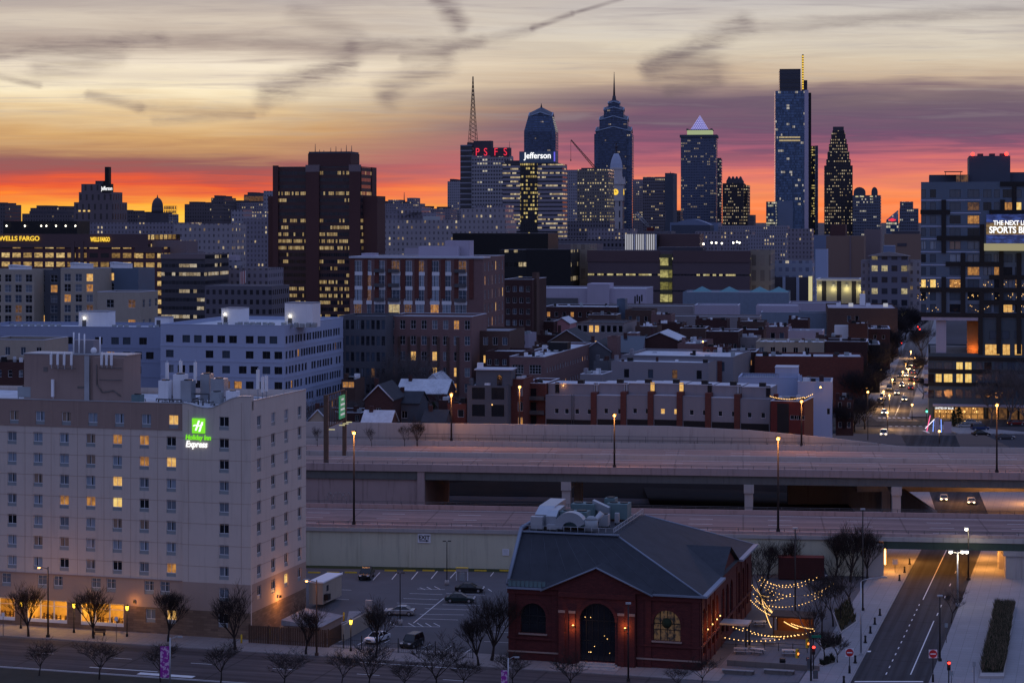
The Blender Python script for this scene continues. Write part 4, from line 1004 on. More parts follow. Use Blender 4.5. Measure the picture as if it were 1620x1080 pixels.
# ---------------------------------------------------------------- trees
def tree_meshes(seed, H, spread, trunk=.3, up=.6, levels=5, kids_=(4, 4, 4, 4, 3), r0=.2, bark='bark', thin=None):
    rg = random.Random(seed); tb, cb = MB(), MB()
    def limb(p, d, L, r, lv):
        b = tb if lv == 0 else cb; n = 6 if lv < 2 else 3; pts = [p]; dd = d.copy()
        segs = 3 if lv < 3 else 2
        for i in range(segs):
            dd = (dd + Vector((rg.uniform(-.16, .16), rg.uniform(-.16, .16), rg.uniform(-.03, .10)*up*2))).normalized(); pts.append(pts[-1] + dd*L/segs)
        for i in range(segs):
            b.tube(pts[i], pts[i+1], r*(1-.5*i/segs), r*(1-.5*(i+1)/segs), n, cap=False)
        if lv >= levels: return
        k = kids_[min(lv, len(kids_)-1)]
        for j in range(k):
            t = (.55 + .45*rg.random()) if lv else (.72 + .28*rg.random())
            i = min(segs-1, int(t*segs)); f = t*segs-i; q = pts[i]*(1-f) + pts[i+1]*f
            a = 2*math.pi*(j + rg.random()*.7)/k; side = Vector((math.cos(a), math.sin(a), 0))
            nd = (dd*rg.uniform(.55, .9) + side*spread*rg.uniform(.5, 1.1) + Vector((0, 0, up*rg.uniform(.0, .5)))).normalized()
            limb(q, nd, L*rg.uniform(.55, .82) if lv else H*(1-trunk)*rg.uniform(.36, .5), max(thin or (.016 if H < 10 else .034), r*.5*rg.uniform(.7, 1.)), lv+1)
    limb(Vector((0, 0, 0)), Vector((0, 0, 1)), H*trunk, r0, 0)
    return tb.mesh('trunk', bark), cb.mesh('crown', bark)
TREES = {
 'vase': [tree_meshes(s, 7.4, .6, .24, .95, 4, (8, 6, 5, 5), .2) for s in (1, 2, 3, 11, 12)],
 'small': [tree_meshes(s, 5.8, .95, .28, .5, 4, (6, 5, 5, 4), .12) for s in (4, 5, 14, 15)],
 'slim': [tree_meshes(s, 7.5, .6, .3, .7, 4, (5, 5, 4, 4), .12) for s in (6, 7, 16)],
 'tall': [tree_meshes(s, 14, .8, .22, .65, 5, (7, 6, 5, 4, 3), .4, 'bark_far') for s in (8, 9)],
 'pale': [tree_meshes(s, 14, .7, .2, .8, 5, (6, 5, 4, 4, 3), .34, 'bark_pale', .022) for s in (18, 19)]}
TN = [0]
def tree(kind, label, loc, h=1., group=None, rz=None, cat='tree'):
    v = TREES[kind]; me = v[TN[0] % len(v)]; TN[0] += 1
    t = thing('bare_tree', label, cat, loc, TN[0]*1.7 if rz is None else rz, group); t.scale = (h, h, h*(1+.08*math.sin(TN[0]*2.3))); t.rotation_euler = (.05*math.sin(TN[0]*1.3), .05*math.cos(TN[0]*2.1), t.rotation_euler[2])
    ob('trunk', me[0], t); ob('crown', me[1], t); return t
g1 = 'bare trees along the hotel pavement'
for px, py, h, lab in ((45, 1006, 1.0, 'bare pruned tree before the left restaurant window, glowing amber inside'), (148, 1009, 1.05, 'bare pruned tree before the middle restaurant windows of the hotel'),
        (266, 1014, 1.0, 'bare pruned tree before the stone base of the hotel'), (372, 1027, 1.15, 'wide bare pruned tree at the hotel corner, its branches lit orange'), (484, 1034, .98, 'bare pruned tree by the timber fence, lit brownish orange'),
        (595, 1040, 1.0, 'bare pruned tree in front of the small white parked car'), (778, 1044, 1.25, 'tall bare pruned tree left of the brick hall'), (757, 1052, 1.0, 'thinner bare tree just left of the tall tree by the hall')):
    tree('vase', lab, G(px, py, .13), h, g1)
for px, py, h, lab in ((62, 1068, .85, 'small bare median tree farthest left under the hotel'), (157, 1074, 1.1, 'small bare median tree left of the purple banner'), (254, 1078, 1.0, 'small bare median tree beside the purple banner pole'),
        (349, 1080, 1.05, 'small bare median tree right of the purple banner'), (448, 1090, 1.1, 'small bare median tree below the timber fence'), (540, 1086, .9, 'low bushy bare median tree left of the black parked suv'), (584, 1096, 1.25, 'tall bare median tree below the white parked car'),
        (640, 1094, .9, 'low bare median tree below the black parked suv'), (690, 1098, 1.3, 'spreading bare median tree right of the black parked suv'), (730, 1092, .9, 'low bare tree at the bottom left of the hall'), (812, 1092, 1.0, 'bare tree at the lower left corner of the hall'), (903, 1096, 1.0, 'bare tree in front of the hall steps'), (1075, 1092, .7, 'small bare tree at the right front of the hall'), (1110, 1088, .8, 'small bare tree at the corner of the hall near its side')):
    tree('small', lab, G(px, py, .16), h, 'small bare trees in the median')
# plaza trees
for px, py, h, k, lab in ((1203, 960, 1.25, 'slim', 'bare tree wrapped by string lights beside the hall wall'), (1213, 985, .9, 'slim', 'thin bare tree near the plaza end of the hall'), (1190, 930, 1., 'slim', 'bare tree against the rear wall of the hall'), (1318, 990, 1.2, 'slim', 'bare plaza tree nearest the curved lamp post'),
        (1330, 985, 1.1, 'slim', 'bare plaza tree beside the dry grasses'), (1300, 1005, 1.2, 'slim', 'bare plaza tree behind the planting bed'), (1348, 968, 1.25, 'slim', 'bare plaza tree at the street edge of the grasses'), (1286, 1025, 1., 'slim', 'bare plaza tree near the red traffic signal'), (1345, 920, 1.3, 'vase', 'wide dark bare tree by the bridge wall'),
        (1322, 912, 1.1, 'vase', 'wide dark bare tree right of the parked plaza cars'), (1372, 915, 1.1, 'vase', 'wide dark bare tree below the bridge abutment'), (1252, 912, .9, 'vase', 'bare tree before the red container'), (1215, 915, .9, 'vase', 'bare tree at the back corner of the hall'), (1325, 1048, .8, 'small', 'small bare tree in the front planting bed'), (1305, 1040, .9, 'small', 'small bare tree behind the front planting bed'), (1505, 985, .8, 'slim', 'thin bare tree at the end of the dark hedge')):
    tree(k, lab, G(px, py, .05), h, 'bare trees around the plaza')
# ---------------------------------------------------------------- street lamps
def mast(label, x, y, z0, h, lit=True, group='tall amber highway lamps'):
    t = thing('street_lamp', label, 'lamp post', (x, y, z0), 0, group)
    MB().tube((0, 0, 0), (0, 0, h), .21, .11, 8).box(-.3, .3, -.3, .3, 0, .5).build('pole', 'dark_pole', t)
    MB().tube((0, 0, h), (0, 0, h+.25), .2, .5, 8).tube((0, 0, h+.3), (0, 0, h+.6), .55, .3, 8).build('lamp_head', 'dark_pole', t)
    if lit:
        MB().ball((0, 0, h+.24), .36).build('lens', 'amber_glow', t); lamp(t, (0, -.8, h+.1), 2200, AMB, .3)
    return t
def deck(px, py, P, z, u_guess, v):
    """the point on a deck edge below photo column px"""
    k = (px-CX)/F; o = LO if P is LP else UP; s, c = math.sin(R(TF)), math.cos(R(TF)); u = (k*(o[1]+v*c) - o[0] - v*s)/(c + k*s); return P(u, v, z)
for px, top, P, z, v, lab in ((560, 686, LP, 7.2, .4, 'tall lamp post with amber head beside the hotel on the lower roadway'), (1231, 695, LP, 7.2, .4, 'tall amber lamp post on the lower roadway right of the hall roof'), (972, 658, UPp, 10.3, .4, 'amber lamp post on the upper expressway in front of the grey townhouses'),
        (1577, 642, UPp, 10.3, .4, 'amber lamp post on the upper expressway at the far right'), (714, 625, UPp, 11, 39.3, 'amber lamp post behind the upper expressway left of the dark modern house'), (1268, 636, UPp, 10.8, 39.3, 'amber lamp post before the red corner house'), (822, 613, UPp, 11, 44, 'amber lamp post beside the red brick bays')):
    x, y, zz = deck(px, 0, P, z, 0, v); mast(lab, x, y, zz, Zat(top, y)-zz)
for px, base, top, lab in ((707, 925, 856, 'dark twin headed post in the parking lot by the pay kiosk'), (633, 988, 906, 'dark post in the parking lot beside the silver sedan')):
    x, y, _ = G(px, base); t = thing('lot_lamp', lab, 'lamp post', (x, y, 0), 0, 'parking lot lamp posts'); h = Zat(top, y)
    MB().tube((0, 0, .8), (0, 0, h), .09, .07, 6).build('pole', 'black_metal', t); MB().tube((0, 0, 0), (0, 0, .8), .35, .35, 10).build('base', 'concrete', t); MB().box(-.7, -.15, -.15, .15, h, h+.14).box(.15, .7, -.15, .15, h, h+.14).build('lamp_head', 'black_metal', t)
def cobra(label, px, py, top, dx, lit, mat='dark_pole', z0=.13, group='arm lamp posts', pw=190, curved=False):
    x, y, _ = G(px, py, z0); h = Zat(top, y)-z0; t = thing('street_lamp', label, 'lamp post', (x, y, z0), 0, group)
    bb = MB(); bb.tube((0, 0, 0), (0, 0, h*.94 if curved else h), .15, .08, 8); bb.box(-.25, .25, -.25, .25, 0, .35)
    if curved:
        pts = [(dx*(1-math.cos(a*math.pi/2/6)), 0, h*.94+h*.06*math.sin(a*math.pi/2/6)) for a in range(7)]; bb.path(pts, .06)
    else: bb.path([(0, 0, h-.3), (dx, 0, h)], .05)
    bb.build('pole', mat, t); e = (dx, 0, h)
    MB().box(e[0]-.4, e[0]+.4, -.17, .17, h-.06, h+.14).build('lamp_head', 'galvanised', t)
    if lit: MB().ball((e[0], 0, h-.12), .2, sz=.7).build('lens', 'amber_glow', t); lamp(t, (e[0], 0, h-.5), pw, AMB, .2)
cobra('dark lamp post with lit amber arm before the hotel restaurant', 76, 1007, 896, -1.3, True); cobra('wooden pole with lit amber arm beside the storage trailer', 501, 1036, 917, -1.4, True, 'timber'); cobra('grey curved arm lamp post, unlit, beside the street bollards', 1362, 1036, 913, 3.2, False, 'galvanised', curved=True)
for px, py, top, lab in ((1487, 1045, 943, 'dark straight lamp post on the right kerb of the street'), (1258, 990, 836, 'dark tall post beside the red container'), (1365, 965, 806, 'grey tall pole with a small camera before the bridge abutment'), (994, 1077, 955, 'dark lamp post close to the front steps of the hall')):
    x, y, _ = G(px, py, .13); h = Zat(top, y)-.13; t = thing('street_pole', lab, 'post', (x, y, .13), 0, 'unlit street posts'); MB().tube((0, 0, 0), (0, 0, h), .13, .09, 8).box(-.22, .22, -.22, .22, 0, .4).build('pole', 'dark_pole', t); MB().box(-.35, .35, -.2, .2, h, h+.2).build('lamp_head', 'galvanised', t)
def floodpost(label, px, py, top, heads, pw):
    x, y, _ = G(px, py, .13); h = Zat(top, y)-.13; t = thing('flood_lamp', label, 'lamp post', (x, y, .13), 0, 'white lit lamp posts by the underpass')
    MB().tube((0, 0, 0), (0, 0, h), .16, .1, 8).box(-.3, .3, -.3, .3, 0, .4).build('pole', 'galvanised' if len(heads) > 1 else 'dark_pole', t)
    bb = MB()
    for dx in heads: bb.path([(0, 0, h-.2), (dx, 0, h)], .05)
    bb.build('arm', 'galvanised', t)
    for dx in heads:
        l = MB().box(dx-.35, dx+.35, -.2, .2, h+.05, h+.22).build('lamp_head', 'galvanised', t); MB().ball((dx, -.05, h-.1), .3, sz=.8).build('lens', 'white_glow', l)
    lamp(t, (0, -.6, h-.6), pw, (1, .86, .55), .4)
floodpost('grey post with three white floodlights by the underpass', 1515, 958, 872, (-1.1, .75, 1.4), 260); floodpost('dark post with a single bright white lamp by the bridge', 1532, 917, 836, (-.35,), 240)
def lantern(label, px, py, top):
    x, y, _ = G(px, py, .13); h = Zat(top, y)-.13; t = thing('lantern_post', label, 'lantern', (x, y, .13), 0, 'old style lantern posts')
    MB().tube((0, 0, 0), (0, 0, h-.7), .09, .06, 8).tube((0, 0, 0), (0, 0, .6), .2, .1, 8).build('pole', 'black_metal', t); MB().tube((0, 0, h-.7), (0, 0, h-.1), .14, .24, 8).build('lamp_glass', 'yellow_lamp', t); MB().tube((0, 0, h-.1), (0, 0, h+.15), .28, .05, 8).build('cap', 'black_metal', t)
    lamp(t, (0, -.5, h-.3), 110, (1, .5, .08), .2)
lantern('lit lantern post left of the restaurant at the first pruned tree', 33, 993, 951); lantern('lit lantern post between the restaurant windows', 117, 1000, 953); lantern('lit lantern post at the right end of the restaurant windows', 201, 1006, 957); lantern('yellow lantern post on the pavement at the parking lot', 555, 1029, 979)
lamp(thing('wall_floodlight', 'amber floodlight on the hotel side wall above the annex', 'wall lamp', HP(.3, 9.5, 4.6), -R(TH)), (1.3, 0, 0), 560, AMB, .1)
MB().box(0, .35, -.2, .2, -.15, .15).build('housing', 'black_metal', bpy.data.objects['wall_floodlight'])
t = thing('wall_lantern', 'amber wall lamp on the stone base right of the restaurant', 'wall lamp', HP(-18.4, -.25, 4.6), -R(TH)); MB().box(-.15, .15, -.1, .1, -.2, .2).build('housing', 'black_metal', t); lamp(t, (0, -.7, 0), 60, AMB, .1)
# ---------------------------------------------------------------- cars
def car(kind, paint, label, loc, rz, group=None, lights=False, cat=None):
    t = thing({'sedan': 'sedan_car', 'suv': 'suv_car', 'pickup': 'pickup_truck', 'van': 'van'}[kind], label, cat or {'pickup': 'truck', 'van': 'van'}.get(kind, 'car'), loc, rz, group)
    L, Wd, H = {'sedan': (4.7, 1.8, 1.45), 'suv': (4.6, 1.9, 1.85), 'pickup': (5.6, 2.0, 1.9), 'van': (5.2, 2.0, 2.2)}[kind]
    belt = {'sedan': .92, 'suv': 1.05, 'pickup': 1.1, 'van': 1.15}[kind]; w = Wd/2
    if kind == 'sedan': low = [(-2.3, .32), (-2.35, .62), (-2.22, .9), (-1.6, belt), (.9, belt), (1.9, .80), (2.28, .66), (2.34, .36), (2.1, .26), (-2.1, .26)]; cab = (-1.75, 1.15, -.95, .25)
    elif kind == 'suv': low = [(-2.25, .35), (-2.3, .8), (-2.25, belt), (.95, belt), (2.0, .98), (2.26, .85), (2.3, .4), (2.1, .3), (-2.1, .3)]; cab = (-2.22, 1.1, -2.0, .55)
    elif kind == 'pickup': low = [(-2.75, .45), (-2.78, 1.1), (-1.0, 1.12), (1.2, belt), (2.45, 1.05), (2.72, .95), (2.78, .5), (2.5, .38), (-2.5, .38)]; cab = (-1.05, 1.5, -.75, .75)
    else: low = [(-2.55, .35), (-2.6, belt), (1.5, belt), (2.4, .95), (2.55, .8), (2.58, .4), (2.3, .3), (-2.4, .3)]; cab = (-2.55, 1.75, -2.45, .95)
    b = MB(); b.ext(low, 'y', -w, w); o = b.build('body', paint, t); bv = o.modifiers.new('round', 'BEVEL'); bv.width = .09; bv.segments = 2; bv.limit_method = 'ANGLE'
    x0, x1, x2, x3 = cab; wi, wt = w-.08, w-.26
    g = MB(); q0 = [(x0, -wi), (x1, -wi), (x1, wi), (x0, wi)]; q1 = [(x2, -wt), (x3, -wt), (x3, wt), (x2, wt)]
    g.prism(q0, belt-.02, H-.06, poly2=q1); g.build('windows', 'glass_car', t)
    r = MB(); r.prism([(a-.03*(1 if a > 0 else -1)*-1, c) for a, c in q1], H-.062, H, poly2=[(x2+.1, -wt+.08), (x3-.1, -wt+.08), (x3-.1, wt-.08), (x2+.1, wt-.08)])
    for s in (-1, 1):
        for a0, a1 in ((x0, x2), (x1, x3), ((x0+x1)/2, (x2+x3)/2)): r.tube((a0, s*(wi+.01), belt-.02), (a1, s*(wt+.01), H-.05), .045, n=4)
    r.build('roof_panel', paint, t)
    wx = .32*L; wr = .34 if kind == 'sedan' else .39
    for sx in (-1, 1):
        for sy in (-1, 1):
            tb = MB().tube((0, -.11, 0), (0, .11, 0), wr, wr, 14).build('wheel', 'black_plastic', t, (sx*wx, sy*(w-.09), wr)); MB().tube((0, sy*.105, 0), (0, sy*.125, 0), wr*.6, wr*.55, 10).build('rim', 'galvanised', tb)
    hx = low[5][0]-.02 if kind != 'sedan' else 2.26; tx = -L/2+.02
    for s in (-1, 1):
        MB().box(hx-.1, hx+.09, -.2, .2, -.09, .09).build('headlight', 'head_white' if lights else 'white_plastic', t, (0, s*(w-.35), .72 if kind == 'sedan' else .85))
        MB().box(tx-.02, tx+.1, -.16, .16, -.1, .1).build('taillight', 'tail_red' if lights else 'red_panel', t, (0, s*(w-.3), .78 if kind == 'sedan' else .95))
    MB().box(L/2-.2, L/2-.0, -.4, .4, .45, .66).build('grille', 'black_plastic', t)
    return t
for nm, c, mt in (('paint_black', (.008, .008, .010), .2), ('paint_green', (.022, .040, .040), .3), ('paint_silver', (.42, .43, .44), .5), ('paint_white', (.7, .7, .72), 0.), ('paint_grey', (.08, .085, .1), .4), ('paint_red', (.16, .015, .012), .1), ('paint_blue', (.02, .04, .12), .3)): pm(nm, c, .25, mt, .06, 1, spec=.6)
x, y, _ = G(580, 914); car('pickup', 'paint_black', 'black pickup truck parked nose out at the retaining wall', (x, y, .02), R(-95))
x, y, _ = G(743, 936); car('sedan', 'paint_black', 'black sedan parked by the pay kiosk', (x, y, .02), R(-6)); x, y, _ = G(728, 952); car('sedan', 'paint_green', 'dark green sedan parked in front of the black sedan', (x, y, .02), R(-6))
x, y, _ = G(633, 972); car('sedan', 'paint_silver', 'silver sedan parked alone beside a lamp post base', (x, y, .02), R(172)); x, y, _ = G(590, 1018); car('sedan', 'paint_white', 'white car half hidden behind a pruned tree at the fence', (x+.5, y+1.5, .02), R(-118))
x, y, _ = G(651, 1026); car('suv', 'paint_black', 'boxy black suv parked beside the iron fence', (x, y+1.5, .02), R(-112))
x, y, _ = G(1270, 913); car('suv', 'paint_white', 'white car parked before the red container', (x, y+1, .06), R(-95)); x, y, _ = G(1299, 916); car('suv', 'paint_grey', 'grey car parked right of the white plaza car', (x, y+1, .06), R(-88)); x, y, _ = G(1207, 905); car('sedan', 'paint_grey', 'dark car parked behind the end of the hall', (x, y+1, .06), R(-80))
# ---------------------------------------------------------------- parking lot furniture
for i, px in enumerate((497, 527, 555, 618, 648, 678, 712, 760, 800)):
    x, y, _ = G(px, 903 if px > 560 else 906); t = thing('wheel_stop', 'yellow concrete wheel stop at the wall, number %s bay from the hotel' % ['first', 'second', 'third', 'fourth', 'fifth', 'sixth', 'seventh', 'eighth', 'ninth'][i], 'wheel stop', (x, y, 0), -R(TF), 'yellow wheel stops at the wall')
    MB().ext([(-.14, 0), (-.1, .22), (.1, .22), (.14, 0)], 'x', -1.05, 1.05).build('block', 'yellow_paint', t)
def wallsign(px, py, w, h, label, cat='sign'):
    x, y, z = deck(px, 0, LP, 0, 0, -.16); t = thing('wall_sign', label, cat, (x, y, Zat(py, y)), -R(TF)); MB().box(-w/2, w/2, 0, .06, -h/2, h/2).build('panel', 'white_paint', t); return t
t = wallsign(671, 851, 2.25, 1.6, 'white exit sign with a black arrow on the retaining wall')
text('lettering', 'EXIT', .95, 'black_plastic', t, (0, -.01, -.16), align='CENTER', bold=.03, extrude=.012)
MB().ext([(-.85, -.5), (.35, -.5), (.35, -.62), (.9, -.42), (.35, -.22), (.35, -.34), (-.85, -.34)], 'y', -.025, -.004).build('arrow', 'black_plastic', t)
t = wallsign(800, 873, 1.15, 1.1, 'small faded white notice on the retaining wall by the hall')
bb = MB()
for i in range(4): bb.box(-.42, .42, -.012, -.003, .3-i*.2, .36-i*.2)
bb.build('print', 'unit_grey', t)
def postsign(px, py, top, label, mat='white_paint', w=.45, h=.6, z0=0., group='small post signs'):
    x, y, _ = G(px, py, z0); H = Zat(top, y)-z0; t = thing('post_sign', label, 'sign', (x, y, z0), 0, group); MB().tube((0, 0, 0), (0, 0, H), .045, n=6).build('post', 'dim_steel', t); MB().box(-w/2, w/2, -.08, -.047, H-h, H).build('panel', mat, t); return t
postsign(562, 893, 873, 'white sign on a post left of the pickup truck'); postsign(811, 892, 870, 'white sign on a post at the corner of the hall roof edge'); postsign(5, 1005, 968, 'white sign on a post at the left end of the hotel pavement', z0=.13)
postsign(184, 1015, 975, 'white square sign on a post before the restaurant', z0=.13); postsign(1416, 905, 884, 'white square sign by the underpass pavement', w=.9, h=.9, z0=.13)
t = thing('pay_kiosk', 'white framed pay station with a sign board in the parking lot', 'pay station', (*G(731, 918)[:2], 0), -R(8)); bb = MB()
for x in (-.95, .95): bb.box(x-.06, x+.06, -.06, .06, 0, 2.0)
bb.build('frame', 'white_paint', t); MB().box(-1.0, 1.0, -.12, .1, 1.55, 2.1).build('sign_board', 'galvanised', t); MB().box(-.4, .4, -.3, .3, 0, 1.3).build('ticket_machine', 'unit_grey', t); MB().box(-1.05, 1.05, -.35, .35, 2.102, 2.2).build('roof', 'yellow_paint', t)
t = thing('iron_fence', 'black iron fence between the parking lot and the pavement', 'fence', (0, 0, 0)); fb = MB()
fa, fc = Vector(G(515, 1024, 0)), Vector(G(748, 1042, 0)); n = int((fc-fa).length/.32)
for i in range(n+1): p = fa.lerp(fc, i/n); fb.tube(p, p+Vector((0, 0, 1.5)), .016, n=3)
for z in (.2, 1.35): fb.path([fa+Vector((0, 0, z)), fc+Vector((0, 0, z))], .025, 4)
fb.build('bars', 'black_metal', t); pb = MB()
for i in range(0, 9):
    p = fa.lerp(fc, i/8); MB().box(-.06, .06, -.06, .06, 0, 2.1).build('post', 'black_metal', t, p)
# banner poles and bench
def banner(px, base, top, w, h, z1, label, arm):
    x, y, _ = G(px, base, .16); H = Zat(top, y)-.16; t = thing('banner_pole', label, 'banner pole', (x, y, .16), 0, 'banner poles in the median'); MB().tube((0, 0, 0), (0, 0, H), .11, .08, 8).build('pole', 'galvanised', t)
    MB().path([(0, 0, H-.2), (arm*.6, 0, H+.15), (arm, 0, H+.1)], .04).box(arm-.3, arm+.3, -.15, .15, H, H+.15).build('lamp_arm', 'galvanised', t); MB().box(-.1-w, -.1, -.02, .02, z1, z1+h).build('banner', 'banner_cloth', t); MB().box(-w-.15, 0, -.03, .03, z1+h+.003, z1+h+.05).box(-w-.15, 0, -.03, .03, z1-.05, z1-.003).build('bracket', 'dim_steel', t)
m, tt_, b_, k_ = newmat('banner_cloth'); tc_ = tt_.nodes.new('ShaderNodeTexCoord').outputs['Object']; tt_.links.new(k_.mix(k_.smooth(k_.noise(tc_, 2.2, 3), .5, .58), (.30, .02, .30), (.62, .42, .62)), b_.inputs['Base Color'])
banner(269, 1092, 1008, 1.15, 4.0, 1.7, 'pole with a purple and white banner in the median before the hotel', 1.3); banner(804, 1102, 1040, .8, 2.4, 1.0, 'pole with a pale purple banner and white curved lamp near the hall', 1.1)
t = thing('bench', 'dark bench on the pavement in front of the restaurant', 'bench', (*G(157, 1004, .13)[:2], .13), -R(TH)); MB().box(-.9, .9, -.25, .25, .4, .46).build('seat', 'timber', t); MB().box(-.9, .9, .22, .28, .5, .95).build('backrest', 'timber', t)
for x in (-.8, .8): MB().box(x-.05, x+.05, -.22, .22, 0, .4).build('leg', 'black_metal', t)
# ---------------------------------------------------------------- plaza furniture
def picnic(px, py, rz, label):
    x, y, _ = G(px, py, .06); t = thing('picnic_table', label, 'picnic table', (x, y, .06), rz, 'picnic tables on the plaza'); MB().box(-.95, .95, -.4, .4, .72, .78).build('tabletop', 'galvanised', t)
    for s in (-1, 1): MB().box(-.95, .95, s*.75-.14, s*.75+.14, .42, .47).build('seat', 'galvanised', t)
    for x in (-.65, .65): MB().ext([(-.7, 0), (-.6, 0), (-.2, .72), (-.3, .72)], 'x', x-.04, x+.04).ext([(.7, 0), (.6, 0), (.2, .72), (.3, .72)], 'x', x-.04, x+.04).build('leg', 'dim_steel', t)
for px, py, rz, lab in ((1172, 1033, -.1, 'picnic table nearest the hall steps on the plaza'), (1198, 1034, -.5, 'turned picnic table right of the first on the plaza'), (1248, 1036, -.1, 'picnic table beside the traffic signals'), (1161, 995, -.6, 'pale picnic table near the canopy of the hall'), (1216, 1018, -.1, 'bluish picnic table below the low string lights'), (1202, 990, 0., 'picnic table behind a bare tree on the plaza'), (1168, 975, -.4, 'dark picnic table against the hall wall'), (1262, 975, -.2, 'picnic table right of the timber pavilion')): picnic(px, py, rz, lab)
for px, py, l, lab in ((1167, 1066, 4.2, 'long low bench planter at the bottom edge of the plaza'), (1232, 1066, 4.0, 'second long bench planter right of the first at the plaza edge')):
    x, y, _ = G(px, py, .06); t = thing('bench_planter', lab, 'planter bench', (x, y, .06), -R(TH), 'bench planters on the plaza'); MB().box(-l/2, l/2, -.3, .3, .5, .6).build('seat', 'sidewalk', t); MB().box(-l/2+.2, l/2-.2, -.2, .2, 0, .498).build('base', 'dark_concrete', t); MB().box(-l/2, l/2, .4, 1.1, 0, .5).build('planter', 'dark_concrete', t)
t = thing('plaza_edge_wall', 'low dark wall along the front of the plaza terrace', 'wall', (*G(1150, 1052, .05)[:2], .05), -R(TH+2)); MB().box(0, 12.5, 0, .35, 0, .75).build('wall', 'dark_concrete', t)
t = thing('pavilion', 'orange lit timber bar pavilion with dark flat roof on the plaza', 'pavilion', (*G(1224, 1008, .05)[:2], .05), -R(TH))
for x in (0, 5.2):
    for y in (0, 3.6): MB().box(x-.1, x+.1, y-.1, y+.1, 0, 3.0).build('post', 'timber', t)
MB().box(.1, 5.1, -.05, .05, 0, 1.1).box(.1, 5.1, 3.5, 3.6, 0, 2.9).build('counter', 'orange_timber', t); MB().box(-.5, 5.7, -.5, 4.1, 3.0, 3.25).build('roof', 'timber', t); lamp(t, (2.6, 1.8, 2.6), 60, AMB, .2)
pm('container_red', (.055, .014, .014), .7, var=.3)
t = thing('shipping_container', 'dark red shipping container against the highway wall', 'container', (44.6, 338.6, .05), -R(TF)); bb = MB()
bb.box(0, 7.6, 0, 2.4, .1, 3.7)
for i in range(24): bb.box(.1+i*.31, .25+i*.31, -.05, -.002, .2, 3.6)
bb.build('body', 'container_red', t); MB().box(-.05, 7.65, -.06, 2.45, 3.702, 3.8).build('roof', 'red_panel', t)
postsign(1216, 912, 888, 'white notice on a post left of the red container', z0=.05); postsign(1245, 912, 890, 'white notice on a post before the red container', z0=.05)
def bed(label, pts, z, mat, tufts, seed, h, group='planting beds'):
    x, y = sum(p[0] for p in pts)/len(pts), sum(p[1] for p in pts)/len(pts); t = thing('planting_bed', label, 'planting bed', (x, y, 0), 0, group); q = [(p[0]-x, p[1]-y) for p in pts]
    MB().prism(q, .05, z).build('kerb', 'concrete', t); MB().face([(a*.92, c*.92, z+.01) for a, c in q]).build('soil', 'soil', t); rg = random.Random(seed); bb = MB()
    x0, x1 = min(a for a, _ in q), max(a for a, _ in q); y0, y1 = min(c for _, c in q), max(c for _, c in q)
    def inside(a, c):
        s = False
        for (ax, ay), (bx, by) in zip(q, q[1:]+q[:1]):
            if (ay > c) != (by > c) and a < (bx-ax)*(c-ay)/(by-ay)+ax: s = not s
        return s
    k = 0
    while k < tufts:
        a, c = rg.uniform(x0, x1), rg.uniform(y0, y1)
        if not inside(a/.9, c/.9): continue
        k += 1
        for j in range(14):
            an = rg.uniform(0, 6.28); l = h*rg.uniform(.5, 1.); s = .35*l; e = (a+math.cos(an)*s, c+math.sin(an)*s, z+l); w = .05; bb.face([(a-w, c, z), (a+w, c, z), e], rg.random() < .5)
    p = bb.build('plants', mat, t); p['kind'] = 'stuff'
bed('planting bed with dry grasses beside the plaza trees', [G(1318, 972)[:2], G(1345, 950)[:2], G(1356, 985)[:2], G(1330, 1003)[:2]], .25, ['dry_grass', 'evergreen'], 150, 1, 1.0); bed('dark planting bed nearest the red traffic signal', [G(1294, 1052)[:2], G(1320, 1038)[:2], G(1322, 1050)[:2], G(1302, 1056)[:2]], .25, ['evergreen', 'bark'], 60, 2, .7); bed('dark planting bed in the middle of the plaza edge', [G(1296, 1015)[:2], G(1334, 1008)[:2], G(1330, 1022)[:2], G(1300, 1030)[:2]], .25, ['evergreen', 'bark'], 70, 3, .7)
bed('long dark clipped hedge planter on the right pavement', [G(1550, 1074)[:2], G(1588, 1074)[:2], G(1606, 960)[:2], G(1576, 958)[:2]], .45, ['hedge_brown', 'evergreen'], 1400, 4, 1.5); bed('shrub bed along the foot of the retaining wall behind the hall', [G(1195, 905)[:2], G(1215, 905)[:2], G(1218, 895)[:2], G(1198, 895)[:2]], .2, ['bark', 'evergreen'], 60, 5, .8)
def strand(label, P0, P1, sag, n, k=0.):
    a, c = Vector(P0), Vector(P1); n = max(4, int((c-a).length/.62)); t = thing('string_light', label, 'string lights', a, 0, 'string lights over the plaza'); pts = []
    for i in range(n+1):
        f = i/n; p = a.lerp(c, f)-a; p.z -= sag*4*f*(1-f); pts.append(p)
    MB().path(pts, .025, 3).build('wire', 'black_metal', t)
    for p in pts: ob('bulb', BULB, t, (p.x, p.y, p.z-.12))
    lamp(t, (pts[n//2].x, pts[n//2].y, pts[n//2].z-.4), 9, (1, .55, .2), .5)
BULB = MB().ball((0, 0, 0), .075, 6, 4).mesh('bulb', 'warm_bulb')
def SP(px, py, Y): return (Xat(px, Y), Y, Zat(py, Y))
